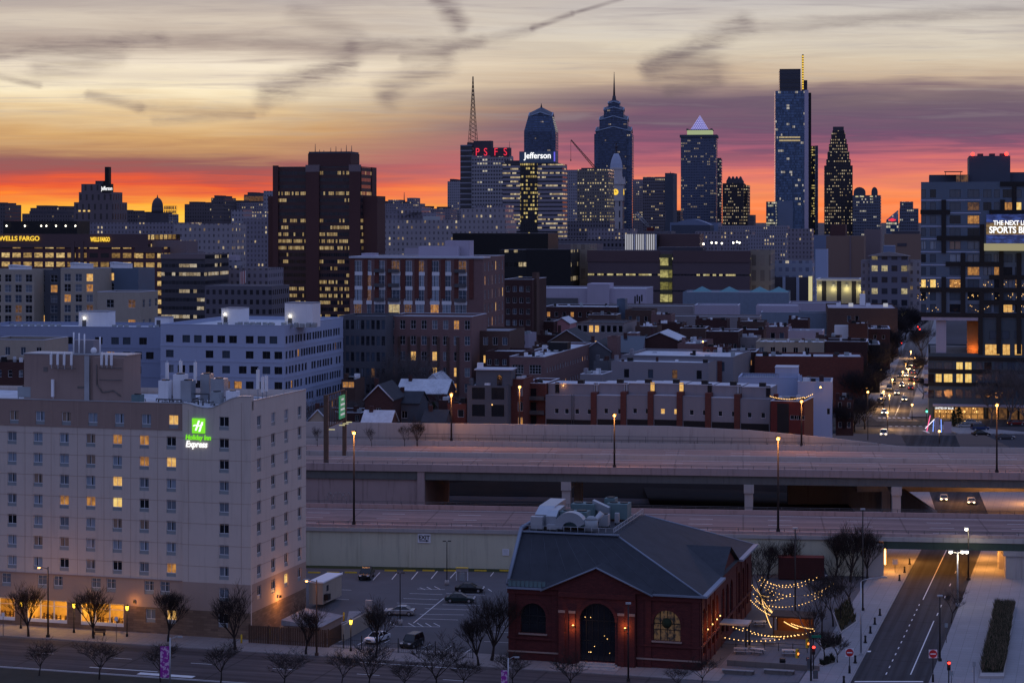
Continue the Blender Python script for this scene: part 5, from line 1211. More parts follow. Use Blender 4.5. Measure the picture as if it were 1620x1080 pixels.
for lab, p, q, s, n in (('upper string of warm bulbs from the hall to the rear cars', SP(1200, 918, 330), SP(1292, 912, 332), 1.6, 26), ('second string of warm bulbs sagging below the upper one', SP(1204, 924, 322), SP(1318, 922, 326), 1.9, 28), ('third string of warm bulbs close to the tree by the hall', SP(1192, 938, 316), SP(1250, 938, 318), 1.0, 14), ('long string of warm bulbs slanting down to the signal', SP(1195, 945, 310), SP(1288, 993, 285), 1.0, 30), ('low string of warm bulbs across the front of the pavilion', SP(1176, 992, 291), SP(1288, 996, 283), 1.0, 16), ('lowest string of warm bulbs along the terrace rail', SP(1140, 1005, 287), SP(1240, 1008, 284), .5, 14), ('topmost string of warm bulbs reaching the white plaza car', SP(1202, 916, 331), SP(1280, 915, 332), .9, 9), ('string of warm bulbs doubling the second sagging one', SP(1206, 927, 321), SP(1312, 925, 324), 2.3, 9), ('string of warm bulbs falling from the tree to the terrace', SP(1204, 940, 314), SP(1220, 990, 292), .4, 9), ('steep string of warm bulbs ending at the pavilion counter', SP(1212, 955, 306), SP(1262, 992, 286), .5, 9), ('low crossing string of warm bulbs over the picnic tables', SP(1160, 990, 292), SP(1262, 1002, 282), .7, 9), ('short string of warm bulbs near the rear wall', SP(1205, 912, 328), SP(1262, 924, 322), .8, 9), ('string of warm bulbs crossing the middle of the plaza', SP(1196, 950, 312), SP(1300, 940, 318), 1.3, 9), ('string of warm bulbs round the dark tree by the hall', SP(1190, 924, 320), SP(1216, 942, 312), .5, 9), ('string of warm bulbs from the hall corner to the pavilion', SP(1188, 948, 308), SP(1236, 975, 296), .6, 9), ('string of warm bulbs from the tree to the pavilion roof', SP(1198, 930, 314), SP(1232, 978, 296), .5, 16)): strand(lab, p, q, s, n)
t = thing('terrace_rail', 'dark rail and posts along the terrace under the lowest bulbs', 'railing', (*G(1142, 1024, .05)[:2], .05), -R(TH)); bb = MB(); bb.path([(0, 0, 1.1), (12, 0, 1.1)], .04, 4).path([(0, 0, .6), (12, 0, .6)], .03, 4); bb.build('rail', 'black_metal', t)
for i in range(7): MB().tube((i*2, 0, 0), (i*2, 0, 1.2), .05, n=5).build('post', 'black_metal', t)
for px, py, c, lab in ((1124, 1032, 'red_panel', 'red and blue bin beside the side steps of the hall'), (1238, 1052, 'black_plastic', 'round dark planter pot on the plaza edge')):
    t = thing('bin', lab, 'bin', G(px, py, .06)); MB().tube((0, 0, 0), (0, 0, .5), .38, .42, 12).build('body', 'paint_blue' if c == 'red_panel' else c, t); MB().tube((0, 0, .502), (0, 0, 1.0), .42, .4, 12).build('lid', c, t)
# ---------------------------------------------------------------- street: bollards, signs, signals
for i, (px, py) in enumerate(((1392, 973), (1384, 987), (1377, 1001), (1369, 1016), (1353, 1048), (1335, 1081), (1423, 918), (1431, 905), (1439, 892))):
    x, y, _ = G(px, py, .14); t = thing('bollard', 'black street bollard ' + ['beside the curved lamp post top of the near row', 'second in the near row by the kerb', 'third in the near row by the kerb', 'fourth in the near row beside the lamp post foot', 'beside the left no entry sign', 'nearest the viewer at the stop line', 'nearest in the row before the underpass', 'middle of the row before the underpass', 'farthest in the row at the underpass mouth'][i], 'bollard', (x, y, .14), 0, 'black bollards along the street')
    MB().tube((0, 0, 0), (0, 0, .9), .17, .14, 10).tube((0, 0, .9), (0, 0, 1.05), .2, .12, 10).build('post', 'black_metal', t); MB().tube((0, 0, 0), (0, 0, .14), .27, .25, 10).build('base', 'black_metal', t)
def noentry(px, py, top, label):
    x, y, _ = G(px, py, .14); H = Zat(top, y)-.14; t = thing('no_entry_sign', label, 'road sign', (x, y, .14), 0, 'no entry signs'); MB().tube((0, 0, 0), (0, 0, H), .05, n=6).tube((0, 0, 0), (0, 0, 1.0), .16, .14, 8).build('post', 'black_metal', t); s = MB().tube((0, -.07, H-.45), (0, -.052, H-.45), .52, .52, 20).build('disc', 'sign_face_red', t); MB().box(-.36, .36, -.09, -.072, H-.52, H-.38).build('bar', 'white_paint', s)
    MB().box(-.55, .55, -.045, -.03, H-1.0, H+.1).build('backing_plate', 'white_paint', t)
pm('sign_face_red', (.45, .025, .03), .5, var=.05)
pm('green_plate', (.01, .16, .09), .5, var=.1); emit('green_lit', (.015, .16, .085), 1.)
noentry(1344, 1064, 1026, 'red no entry sign on the left pavement of the street'); noentry(1476, 1078, 1028, 'red no entry sign on the right pavement of the street')
def signal(label, loc, lit, rz=0., two=True, hang=None):
    t = thing('traffic_light', label, 'traffic light', loc, rz, 'traffic lights')
    if hang is None: MB().tube((0, 0, -loc[2]+.14), (0, 0, .2), .08, n=8).build('post', 'black_metal', t)
    MB().box(-.2, .2, -.18, .12, -.6, .6).build('housing', 'yellow_paint' if hang else 'black_plastic', t)
    for j, (z, c) in enumerate(((.38, 'red_glow'), (0, 'signal_orange'), (-.38, 'green_glow'))):
        on = (j == lit); l = MB().tube((0, -.2, z), (0, -.182, z), .14 if not on else .19, n=12).build('lens', c if on else 'black_plastic', t); MB().box(-.18, .18, -.36, -.19, z+.15, z+.18).build('visor', 'black_plastic', l)
    return t
t = signal('traffic light glowing red on the plaza corner', SP(1287, 1027, 268), 0); lamp(t, (0, -.6, .4), 25, (1, .05, .03), .2)
t = signal('traffic light glowing red at the right kerb by the stop line', SP(1501, 1052, 262), 0); lamp(t, (0, -.6, .4), 25, (1, .05, .03), .2)
t = thing('signal_arm', 'pole with a slanting arm that carries two yellow signal heads', 'signal pole', G(1283, 1076, .14)); MB().tube((0, 0, 0), (0, 0, 6.2), .13, .1, 8).path([(0, 0, 5.2), (-.4, 6, 6.4), (-.2, 9, 6.6)], .07).build('pole', 'dark_pole', t); MB().box(.1, 1.3, -.03, .03, 5.6, 5.95).build('street_name_plate', 'green_plate', t); MB().box(-.5, -.14, -.15, .15, 1.6, 2.9).box(.3, .9, -.2, .2, .3, 1.4).build('control_box', 'dim_steel', t)

signal('yellow traffic light turned sideways, left of the pair on the arm', SP(1261, 1033, 270), 1, R(50), hang=1); signal('yellow traffic light turned sideways, higher of the pair on the arm', SP(1277, 1017, 276), 1, R(50), hang=1)
t = thing('pedestrian_signal', 'small orange hand pedestrian signal on the plaza corner', 'pedestrian signal', SP(1278, 1042, 266)); MB().box(-.2, .2, -.12, .12, -.2, .25).build('housing', 'black_plastic', t); MB().box(-.12, .12, -.14, -.121, -.12, .16).build('lens', 'signal_orange', t); MB().path([(.2, 0, 0), (.9, .2, 0)], .04).build('bracket', 'black_metal', t)
for px, py, top, lab in ((1505, 1090, 1060, 'small round sign on a post at the right stop line'), (1541, 1080, 1046, 'grey post sign facing away beside the dark hedge'), (1497, 1016, 985, 'grey post sign facing away by the right kerb lamp')): postsign(px, py, top, lab, 'unit_grey', z0=.14)
# light under the lower bridge
t = thing('underpass_lamp', 'amber strip lamp on the abutment wall under the lower bridge', 'wall lamp', LP(63.6, 4, 3.0), -R(TF)); MB().box(0, .25, -.15, .15, -1.6, 1.2).build('strip', 'amber_glow', t); lamp(t, (1.0, 0, .4), 1500, AMB, .25)
for u, v, lab in ((81, 8, 'amber lamp hung under the lower bridge over the right pavement'), (82, 20, 'amber lamp hung at the far side under the lower bridge'), (70, 14, 'amber lamp hung under the lower bridge over the left pavement')):
    t = thing('underpass_lamp', lab, 'ceiling lamp', LP(u, v, 4.6), -R(TF), 'lamps under the lower bridge'); MB().box(-.3, .3, -.15, .15, -.1, .12).build('housing', 'amber_glow', t); lamp(t, (0, 0, -.5), 2000, AMB, .25)
# gantry sign on the expressway
gp = deck(516, 0, UPp, 9.8, 0, 2.5); t = thing('sign_gantry', 'dark steel sign gantry over the expressway with one green panel', 'sign gantry', (gp[0], gp[1], 9.8), -R(TF)); q = deck(545, 0, UPp, 9.8, 0, 18.9); c, s = math.cos(R(TF)), math.sin(R(TF)); dx, dy = q[0]-gp[0], q[1]-gp[1]; dv = dx*s+dy*c; du = dx*c-dy*s
hz = Zat(626, gp[1])-9.8; bb = MB(); bb.box(-.45, .45, -.45, .45, 0, hz+.2); bb.box(du-.4, du+.4, dv-.4, dv+.4, 0, hz-.2); bb.build('post', 'rust_steel', t)
def gl(f, z): return (du*f, dv*f, z)
bb = MB(); bb.path([gl(0, hz), gl(1, hz)], .18, 4).path([gl(0, hz-1.4), gl(1, hz-1.4)], .12, 4).path([gl(0, hz-6.6), gl(1, hz-6.6)], .18, 4)
for i in range(12): f = i/11; bb.path([gl(f, hz-6.6), gl(f, hz)], .12, 4)
bb.build('truss', 'rust_steel', t)
bb = MB(); a, d = gl(.66, hz-5.9), gl(.96, hz-5.9); o = (.3, -.06); bb.face([(a[0]+o[0], a[1]+o[1], a[2]), (d[0]+o[0], d[1]+o[1], d[2]), (d[0]+o[0], d[1]+o[1], d[2]+4.9), (a[0]+o[0], a[1]+o[1], a[2]+4.9)])
bb.face([(a[0]+.1, a[1]-.02, a[2]), (d[0]+.1, d[1]-.02, d[2]), (d[0]+.1, d[1]-.02, d[2]+4.9), (a[0]+.1, a[1]-.02, a[2]+4.9)]); sp = bb.build('sign_panel', 'green_lit', t)

bb = MB(); rg = random.Random(3)
for i in range(4):
    z = a[2]+.7+i*1.05; f0, f1 = (.70, .92) if i < 3 else (.74, .88); p, r_ = gl(f0, z), gl(f1, z); bb.face([(p[0]+.36, p[1]-.1, z), (r_[0]+.36, r_[1]-.1, z), (r_[0]+.36, r_[1]-.1, z+.42), (p[0]+.36, p[1]-.1, z+.42)])
bb.build('worn_lettering', 'soft_white', t)
for f in (.0, .55, .75, .95):
    p = gl(f, hz-7.0); l = MB().box(p[0]+.6, p[0]+1.8, p[1]-.15, p[1]+.15, p[2], p[2]+.15).build('sign_lamp', 'pale_lit', t)
# trees and shrubs growing on the expressway verge
for px, Y, z, h, lab in ((660, 452, 9.8, .75, 'bare bush like tree in front of the sound wall right of the gantry'), (640, 452, 9.8, .7, 'thin bare tree in front of the sound wall'), (588, 452, 9.8, .6, 'small bare tree beside the gantry lamp'), (502, 452, 9.8, .6, 'small bare tree at the left end of the sound wall'), (1047, 385, 0, .75, 'thin bare tree in the dark gap behind the hall roof')):
    tree('vase' if px in (660,) else 'slim', lab, (Xat(px, Y), Y, z), h, 'bare trees by the expressway')
# ---------------------------------------------------------------- the district behind the expressway
def vents(root, n, seed, W, D, z, label=None):
    """small roof furniture that belongs to the building"""
    rg = random.Random(seed)
    for i in range(n):
        x, y = rg.uniform(.8, max(.9, W-1.8)), rg.uniform(.8, max(.9, D-1.8)); w, h = rg.uniform(.6, 1.5), rg.uniform(.5, 1.6)
        MB().box(x, x+w, y, y+w*.8, z, z+h).build(rg.choice(['roof_vent', 'skylight', 'chimney', 'roof_vent']), rg.choice(['unit_grey', 'dark_brick', 'white_paint', 'near_black', 'roof_silver']), root)
# white apartment block with long balconies, two bays deep
def strip_windows(op, side, L, zs, w, h, gap, seed, u0=1.5, skip=.12, pk=PK_DARK, frame='dim_steel'):
    pick = picker(seed, pk); rg = random.Random(seed)
    for z in zs:
        u = u0
        while u < L-w-.6:
            if rg.random() > skip: op.add(side, u+w/2, z, w, h, pick(), frame, 1, 0, .25)
            u += w+gap*rg.choice([1, 1, 2.2])
def apartment(name, label, px0, px1, pyt, Y, D, th, seed, front=True, side=None, group=None):
    z0 = terr(Y); x0, W_ = footprint(px0, px1, Y, th); H = Zat(pyt, Y)-z0
    r = thing(name, label, 'building', (x0, Y, z0), -R(th), group); op = Openings(r, W_, D); rows = [H-3.6-3.85*i for i in range(6)]
    if front: strip_windows(op, 'f', W_, rows, 2.1, 1.9, 1.1, seed)
    if side: strip_windows(op, side, D, rows, 1.5, 1.9, .45, seed+1, .8, .05)
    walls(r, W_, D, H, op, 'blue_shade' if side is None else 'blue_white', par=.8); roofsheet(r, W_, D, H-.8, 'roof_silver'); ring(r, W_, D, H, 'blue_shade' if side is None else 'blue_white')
    b = MB()
    for z in rows:
        if front: b.box(-.05, W_+.05, -.09, -.003, z-1.95, z-1.55)
        if side == 'r': b.box(W_+.003, W_+.09, 0, D, z-1.95, z-1.55)
    b.build('string_course', 'blue_shade' if side is None else 'blue_white', r); op.place(); r['dims'] = (W_, D, H); return r
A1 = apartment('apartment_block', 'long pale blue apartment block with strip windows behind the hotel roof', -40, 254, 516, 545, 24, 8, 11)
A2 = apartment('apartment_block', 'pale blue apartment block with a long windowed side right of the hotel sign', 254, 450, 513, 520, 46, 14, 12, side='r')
def on_roof(root, u, v): 
    W_, D, H = root['dims']; th = -root.rotation_euler[2]; x, y, z = root.location
    return (x+u*math.cos(th)+v*math.sin(th), y-u*math.sin(th)+v*math.cos(th), z+H-.8), -th
def stairbox(root, u, v, w, d, h, label, lampside=True, cat='roof house'):
    loc, rz = on_roof(root, u, v); t = thing('stair_house', label, cat, loc, rz, 'roof houses on the pale apartments'); MB().box(0, w, 0, d, 0, h).build('wall', 'white_paint', t); MB().box(-.1, w+.1, -.1, d+.1, h, h+.18).build('roof', 'roof_grey', t); MB().box(w*.12, w*.12+1.1, -.06, -.003, .1, 2.3).build('door', 'dim_steel', t)
    if lampside: MB().ball((w*.2, -.3, 2.9), .22).build('wall_lamp', 'white_glow', t); lamp(t, (w*.2, -.9, 2.9), 14, (1, .85, .45), .2)
    return t
stairbox(A1, 27, 6, 8.2, 6, 4.6, 'white stair house with two lit lamps above the left of the long pale block'); stairbox(A2, 11, 14, 5.4, 6, 4.4, 'small white stair house with bright doorway lamp on the pale block roof'); stairbox(A2, 30.5, 9, 7.6, 6, 6.2, 'tall white stair house with a starry bright lamp on the pale block roof'); stairbox(A1, 47, 10, 4, 4, 3.0, 'low grey stair house without lamp between the two pale blocks', False)
rg = random.Random(21); k = 0
ACM = MB().box(0, 1.0, 0, .9, .25, 1.25).mesh('roof_condenser', ['unit_grey'])
def row_of_units(root, u0, u1, v, step, what, names):
    global k
    u = u0; i = 0
    t = None
    while u < u1:
        loc, rz = on_roof(root, u, v); o = ob('roof_condenser', ACM, None, loc, rz); tag(o, what, 'roof unit', names); u += step*rg.choice([1, 1, 1, 2]); k += 1
row_of_units(A2, 14, 40, 4, 1.6, 'small grey box condenser in the long front row on the pale block roof', 'condensers in the front row'); row_of_units(A2, 18, 40, 8, 1.7, 'small grey box condenser in the rear row on the pale block roof', 'condensers in the rear row'); row_of_units(A1, 4, 24, 5, 1.9, 'small grey box condenser left of the white stair house', 'condensers on the long block'); row_of_units(A1, 37, 50, 4, 1.7, 'small grey box condenser between the white stair house and the pale corner', 'condensers right of the stair house')
# beige and charcoal apartments beyond
B1 = block('apartment_building', 'beige apartment bay at the left edge with gold numbers of light in its windows', 'building', -30, 54, 426, 640, 14, 11.5, 'cream', wins=[('f', 5, 5, .12, .9, .6, .93, 2.2, 2.4, 1, 1)], seed=31, pk=PK_MIX)
B2 = block('apartment_building', 'charcoal apartment bay between two beige bays', 'building', 54, 96, 427, 644, 14, 11.5, 'dark_siding', wins=[('f', 2, 5, .27, .75, .6, .93, 2.3, 2.4, 1, 1)], seed=32, pk=PK_MIX)
B3 = block('apartment_building', 'beige apartment bay right of the charcoal bay', 'building', 96, 150, 425, 638, 14, 11.5, 'cream', wins=[('f', 3, 5, .2, .85, .6, .93, 2.2, 2.4, 1, 1)], seed=33, pk=PK_MIX)
B4 = block('apartment_building', 'set back blue grey apartment top with a roof terrace', 'building', 150, 219, 424, 650, 14, 11.5, 'navy_panel', wins=[('f', 3, 5, .1, .4, .6, .93, 1.2, 2.4, 0, 1)], seed=34, pk=PK_MIX)
B5 = block('apartment_building', 'lower beige grey apartment wing with one bright yellow window', 'building', 154, 222, 462, 600, 14, 11.5, 'cream', wins=[('f', 2, 3, .3, .8, .55, .9, 2.3, 2.4, 1, 1), ('r', 3, 3, .2, .9, .55, .9, 1.8, 2.4, 1, 1)], seed=36, pk=PK_MIX)
for rt, u, v, h, lab in ((B3, 2, 3, 2.0, 'white low roof house on the beige apartments'), (B1, 8, 3, 1.5, 'rounded white roof house at the left on the beige apartments'), (B4, 4, 3, 2.0, 'white sloped roof house on the set back apartments')):
    loc, rz = on_roof(rt, u, v); t = thing('stair_house', lab, 'roof house', loc, rz, 'roof houses on the beige apartments'); MB().box(0, 6, 0, 4, 0, h).build('wall', 'white_paint', t); MB().ext([(-.1, h), (6.1, h), (6.1, h+.2), (-.1, h+.7)], 'y', -.1, 4.1).build('roof', 'roof_silver', t)
# brown brick pair and slate blue block left of the modern house
block('apartment_building', 'slate blue apartment block with tall narrow windows beside the pale block', 'building', 537, 610, 500, 560, 16, 11.5, 'dark_siding', wins=[('f', 9, 5, .06, .95, .3, .92, 1.0, 2.6, 0, 1)], seed=41, pk=PK_DARK, fr='dim_steel')
M3 = block('apartment_building', 'mauve and brown brick apartment block with recessed window bays', 'building', 612, 746, 500, 566, 20, 11.5, 'pink_brick', wins=[('f', 8, 5, .06, .95, .3, .92, 1.5, 2.5, 1, 1)], seed=42, pk=PK_MIX)
b = MB(); W_, D_, H_ = M3['dims']
for i in range(8): b.box(W_*(.02+.115*i), W_*(.02+.115*i)+.7, -.35, -.003, 0, H_*.8)
b.build('pier', 'brown_brick', M3)
block('brick_building', 'dark brown brick building with two amber windows right of the mauve block', 'building', 746, 806, 523, 572, 22, 11.5, 'brown_brick', wins=[('f', 4, 3, .12, .88, .45, .88, 1.4, 2.2, 1, 0)], seed=43, pk=PK_MIX)
block('brick_building', 'low brick building with a white roof behind the modern house', 'building', 768, 828, 556, 556, 16, 11.5, 'dark_brick', 'roof_silver', wins=[('f', 5, 2, .1, .9, .5, .85, 1.1, 1.7, 1, 0)], seed=44)
# the brick apartments with white bands
t = block('apartment_building', 'red brick apartment building with white bands and tall bay windows', 'building', 554, 764, 406, 640, 33, 11.5, 'pink_brick', 'roof_silver', par=.6, seed=51,
      wins=[('r', 6, 7, .1, .92, .32, .93, 1.5, 2.8, 1, 1)], pk=PK_MIX)
W_, D_, H_ = t['dims']; op = Openings(t, W_, D_); pick = picker(5, [('glass_blue', 4), ('pane_curtain_sky', 6), ('pane_drape', 4), ('pane_dim', 1.2), ('pane_amber', .5), ('pane_pale', .4)])  # curtain panes here stand in for pale sky reflected in the glass
bays = [(.06, 2.4), (.145, 1.3), (.225, 3.2), (.335, 3.6), (.44, 2.4), (.53, 2.6), (.64, 2.6), (.73, 2.6), (.835, 3.6)]
fl = 4.55; bn = MB(); pi = MB()
for r_ in range(5):
    z = H_-3.0-fl*r_
    for f, w in bays:
        st = pick(); bb, me = win_mesh(w, 3.5, st, 'white_paint', 2 if w > 2 else 1, 1); ob('window', me, t, (W_*f, -.12, z))
        if w > 3: MB().box(W_*f-w/2, W_*f+w/2, -1.1, -.2, z-1.9, z-1.75).box(W_*f-w/2, W_*f+w/2, -1.12, -1.06, z-1.74, z-.8).build('balcony', 'dim_steel', t)
    if r_ in (0, 1, 2): 
        for f, w in bays: bn.box(W_*f-w/2-.25, W_*f+w/2+.25, -.16, -.13, z-2.85, z-1.76)
for f in (.0, .10, .185, .28, .385, .487, .585, .685, .785, .895): pi.box(W_*f+.1, W_*f+1.5, -.3, -.003, H_-13, H_-.6)
bn.build('white_band', 'white_paint', t); pi.build('pier', 'red_brick', t); MB().box(-.3, W_+.3, -.5, D_*.3, H_-.45, H_+.12).build('cornice', 'coping', t)
for i, (u, w, h, lab) in enumerate(((2, 4, 1.0, ''), (20, 13, 3.2, ''), (28, 8, 5.0, ''))): MB().box(u, u+w, 6+i*3, 12+i*3, H_, H_+h).build('roof_house', 'mauve_white', t)
# modern dark house and the red bays beside it
t = block('modern_house', 'dark charcoal modern house with four big black windows and a roof terrace', 'house', 739, 803, 609, 482, 10, 9, 'dark_siding', 'roof_silver', wins=[('f', 2, 2, .28, .76, .66, .89, 3.1, 2.8, 1, 0)], seed=61, fr='black_metal', pk=[('glass_dark', 1)])
W_, D_, H_ = t['dims']; MB().box(1.6, W_+.4, 3, 9.5, H_-.4, H_+3.4).build('penthouse', 'dark_siding', t); MB().box(1.2, W_+.8, 2.6, 9.9, H_+3.4, H_+3.65).build('penthouse_roof', 'coping', t); MB().box(W_-3, W_-1.8, 2.9, 2.99, H_-.3, H_+2.2).build('door', 'glass_dark', t); MB().box(1.7, 3.0, 4, 5.5, H_+3.66, H_+5.0).build('chimney', 'white_paint', t)
b = MB(); 
for i in range(14): b.tube((i*W_/13, .3, H_), (i*W_/13, .3, H_+1.1), .03, n=4)
b.path([(0, .3, H_+1.1), (W_, .3, H_+1.1)], .04, 4); b.build('terrace_railing', 'dim_steel', t); MB().ball((W_*.62, -.1, H_*.74), .14).build('lamp', 'warm_bulb', t); MB().ball((W_*.56, .1, H_*.70), .1).build('lamp', 'warm_bulb', t)
t = block('brick_house', 'red brick house bay right of the dark modern house', 'house', 804, 828, 600, 486, 12, 12, 'red_brick', 'roof_silver', wins=[('f', 1, 3, .8, .8, .45, .85, 1.2, 2.2, 1, 0)], seed=62)
t = block('brick_house', 'brick house with stacked dark balconies left of the grey townhouses', 'house', 828, 863, 606, 494, 16, 14, 'red_brick', 'roof_silver', wins=[('f', 1, 3, .35, .35, .45, .85, 2.6, 2.5, 1, 0)], seed=63, fr='black_metal', pk=[('glass_dark', 1)])
W_, D_, H_ = t['dims']
for z in (.32, .55, .76): MB().box(W_*.05, W_*.98, -1.3, -.01, H_*z, H_*z+.2).box(W_*.05, W_*.98, -1.32, -1.28, H_*z+.2, H_*z+1.0).build('balcony', 'dim_steel', t)
# row of grey townhouses
TO = (Xat(863, 492), 492.0); TT = 16.0
def TPt(u, v, z): return along(TO, TT, u, v, z)
def upx(px, v=0.):
    k = (px-CX)/F; s, c = math.sin(R(TT)), math.cos(R(TT)); return (k*(TO[1]+v*c)-TO[0]-v*s)/(c+k*s)
ordw = ['end of the row beside the brick balconies', 'second from the left in the row', 'third from the left in the row', 'fourth from the left with two lit windows', 'fifth from the left in the row', 'sixth from the left in the row', 'seventh in the row before the red corner house']
edges = [863, 944, 991, 1034, 1080, 1125, 1171, 1218]
zt = Zat(622, 492)-5; zu = Zat(603.5, 494.5)-5
rg = random.Random(17)
for i in range(7):
    u0, u1 = upx(edges[i]), upx(edges[i+1]); w = u1-u0-.05; dz = (-.5, -.2, 0, .1, 0, -.1, -.25)[i]
    t = thing('townhouse', 'grey townhouse, ' + ordw[i], 'house', TPt(u0, 0, 5), -R(TT), 'row of grey townhouses'); H = zt+dz
    op = Openings(t, w, 12); us = [w*.22, w*.42, w*.62, w*.86] if i == 0 else [w*.32, w*.78]
    for u in us: op.add('f', u, H-3.7, 1.0, 1.25, 'pane_lit' if i == 3 else 'glass_dark', 'white_paint', 0, 0, .1)
    walls(t, w, 2.6, H, op, 'grey_siding', par=.0, th=.05); op.place()
    MB().box(.0, w, 2.6, 12, 0, zu+dz).build('upper_storey', 'grey_siding', t); MB().box(-.02, w+.02, 2.45, 2.75, zu+dz, zu+dz+.16).box(.1, w-.1, 2.76, 12, zu+dz, zu+dz+.04).build('roof', 'coping', t)
    MB().box(0, w, -.04, 2.59, H, H+.12).build('ledge', 'coping' if i % 2 else 'grey_siding', t)
    MB().box(.2, w-.2, -.03, .0-.003, 0, H-5.7).build('carport_shade', 'near_black', t)  # flat near-black panel paints the shade of the carport opening
    if i < 6: MB().box(w-1.35, w+.02, -.35, 2.4, 0, H+1.0).build('brick_strip', 'red_brick', t)
    ob('door', win_mesh(1.1, 2.7, 'pane_lit' if i in (2, 3) else 'pane_curtain_sky' if i in (1, 5) else 'glass_dark', 'dim_steel', 0)[1], t, (w-.75 if i else w*.18, 2.54, H+1.75))
    if i == 0: ob('door', win_mesh(1.1, 2.7, 'pane_curtain_sky', 'dim_steel', 0)[1], t, (w-.75, 2.54, H+1.75)); lamp(MB().ball((w*.3, 2.4, H+2.3), .14).build('lamp', 'warm_bulb', t), (w*.3, 2.0, H+2.3), 30, AMB, .1); MB().tube((w*.52, -.2, 3), (w*.52, -.2, H+.5), .09).tube((w*.56, -.2, 3), (w*.56, -.2, H+.5), .09).build('downpipe', 'dim_steel', t)
    MB().box(w*.55, w*.55+1.5, 4, 5.5, zu+dz, zu+dz+1.0).build('roof_unit', 'near_black', t)
t = block('corner_house', 'dark red corner house with a string of warm bulbs along its roof', 'house', 1219, 1272, 634, 470, 13, 18, 'red_panel', 'roof_dark', wins=[('f', 3, 1, .68, .92, .76, .76, 1.5, 1.0, 0, 0)], seed=66, fr='white_paint')
W_, D_, H_ = t['dims']; b = MB(); b.box(W_*.2, W_*.55, -.02, -.003, 0, H_-.5); b.build('recess_panel', 'near_black', t)  # near-black panel on the front paints a shaded recess
for i in range(22): f = i/21; MB().ball((W_*f, -.2, H_+1.1-1.6*4*f*(1-f)*.35), .1, 6, 4).build('bulb', 'warm_bulb', t)
for i in range(5): MB().ball((W_+.2, D_*i/5, H_+.9), .12, 6, 4).build('bulb', 'warm_bulb', t)
lamp(t, (W_*.6, -1.2, H_), 12, AMB, .5)
# stepped grey rows behind
t = block('row_house', 'second grey row of flats with four dark upright windows', 'house', 967, 1120, 571, 540, 12, 16, 'grey_siding', 'roof_silver', wins=[('f', 4, 1, .16, .91, .82, .82, 1.4, 2.3, 0, 0)], seed=67, fr='dim_steel'); MB().box(-1, 24, -5, -.01, 0, 11.5).build('lower_wing', 'grey_siding', t)
W_, D_, H_ = t['dims']
for i in range(4): MB().box(3.2+i*6.2, 3.8+i*6.2, -5.2, -4.6, 11.5, 12.9).build('roof_vent', 'near_black', t)
t = block('row_house', 'third grey row of flats with a pale lit right end', 'house', 985, 1160, 562, 566, 30, 16, 'grey_siding', 'roof_silver', wins=[('f', 1, 1, .9, .9, .85, .85, 1.4, 2.6, 0, 0)], seed=68, fr='dim_steel')
W_, D_, H_ = t['dims']; MB().box(W_*.86, W_*.9, -.4, -.003, 0, H_-1).build('brick_strip', 'red_brick', t)
block('row_house', 'low grey flat roofed annex left of the second grey row', 'house', 918, 952, 592, 520, 12, 16, 'grey_siding', 'roof_silver', seed=69); block('row_house', 'small pale gabled stair tower left of the grey rows', 'house', 939, 962, 570, 552, 8, 16, 'dark_siding', 'roof_silver', seed=70)
# white building right of the row
t = block('white_building', 'white painted building stepping up behind the red corner house', 'building', 1168, 1262, 597, 520, 14, 10, 'blue_white', 'roof_grey', seed=71); W_, D_, H_ = t['dims']; MB().box(W_*.62, W_+.02, .3, 8, H_-.3, H_+2.6).build('upper_block', 'blue_white', t); MB().box(W_*.62-.1, W_+.1, .2, 8.1, H_+2.6, H_+2.8).build('upper_roof', 'coping', t)
b = MB()
for i in range(18): b.tube((i*.6, .2, H_), (i*.6, .2, H_+1.1), .03, n=4)
b.path([(0, .2, H_+1.1), (10, .2, H_+1.1)], .04, 4); b.build('terrace_railing', 'dim_steel', t)
block('white_building', 'white plastered end house beside the street trees', 'house', 1262, 1316, 604, 512, 14, 10, 'blue_white', 'roof_grey', wins=[('f', 1, 1, .9, .9, .5, .5, .8, 1.6, 0, 0)], seed=72); block('brick_house', 'narrow shaded house with a lit yellow doorway at the street corner', 'house', 1322, 1350, 632, 520, 14, 10, 'dark_brick', 'roof_dark', wins=[('f', 2, 3, .25, .75, .3, .85, .9, 1.5, 0, 0)], seed=73, pk=PK_MIX)
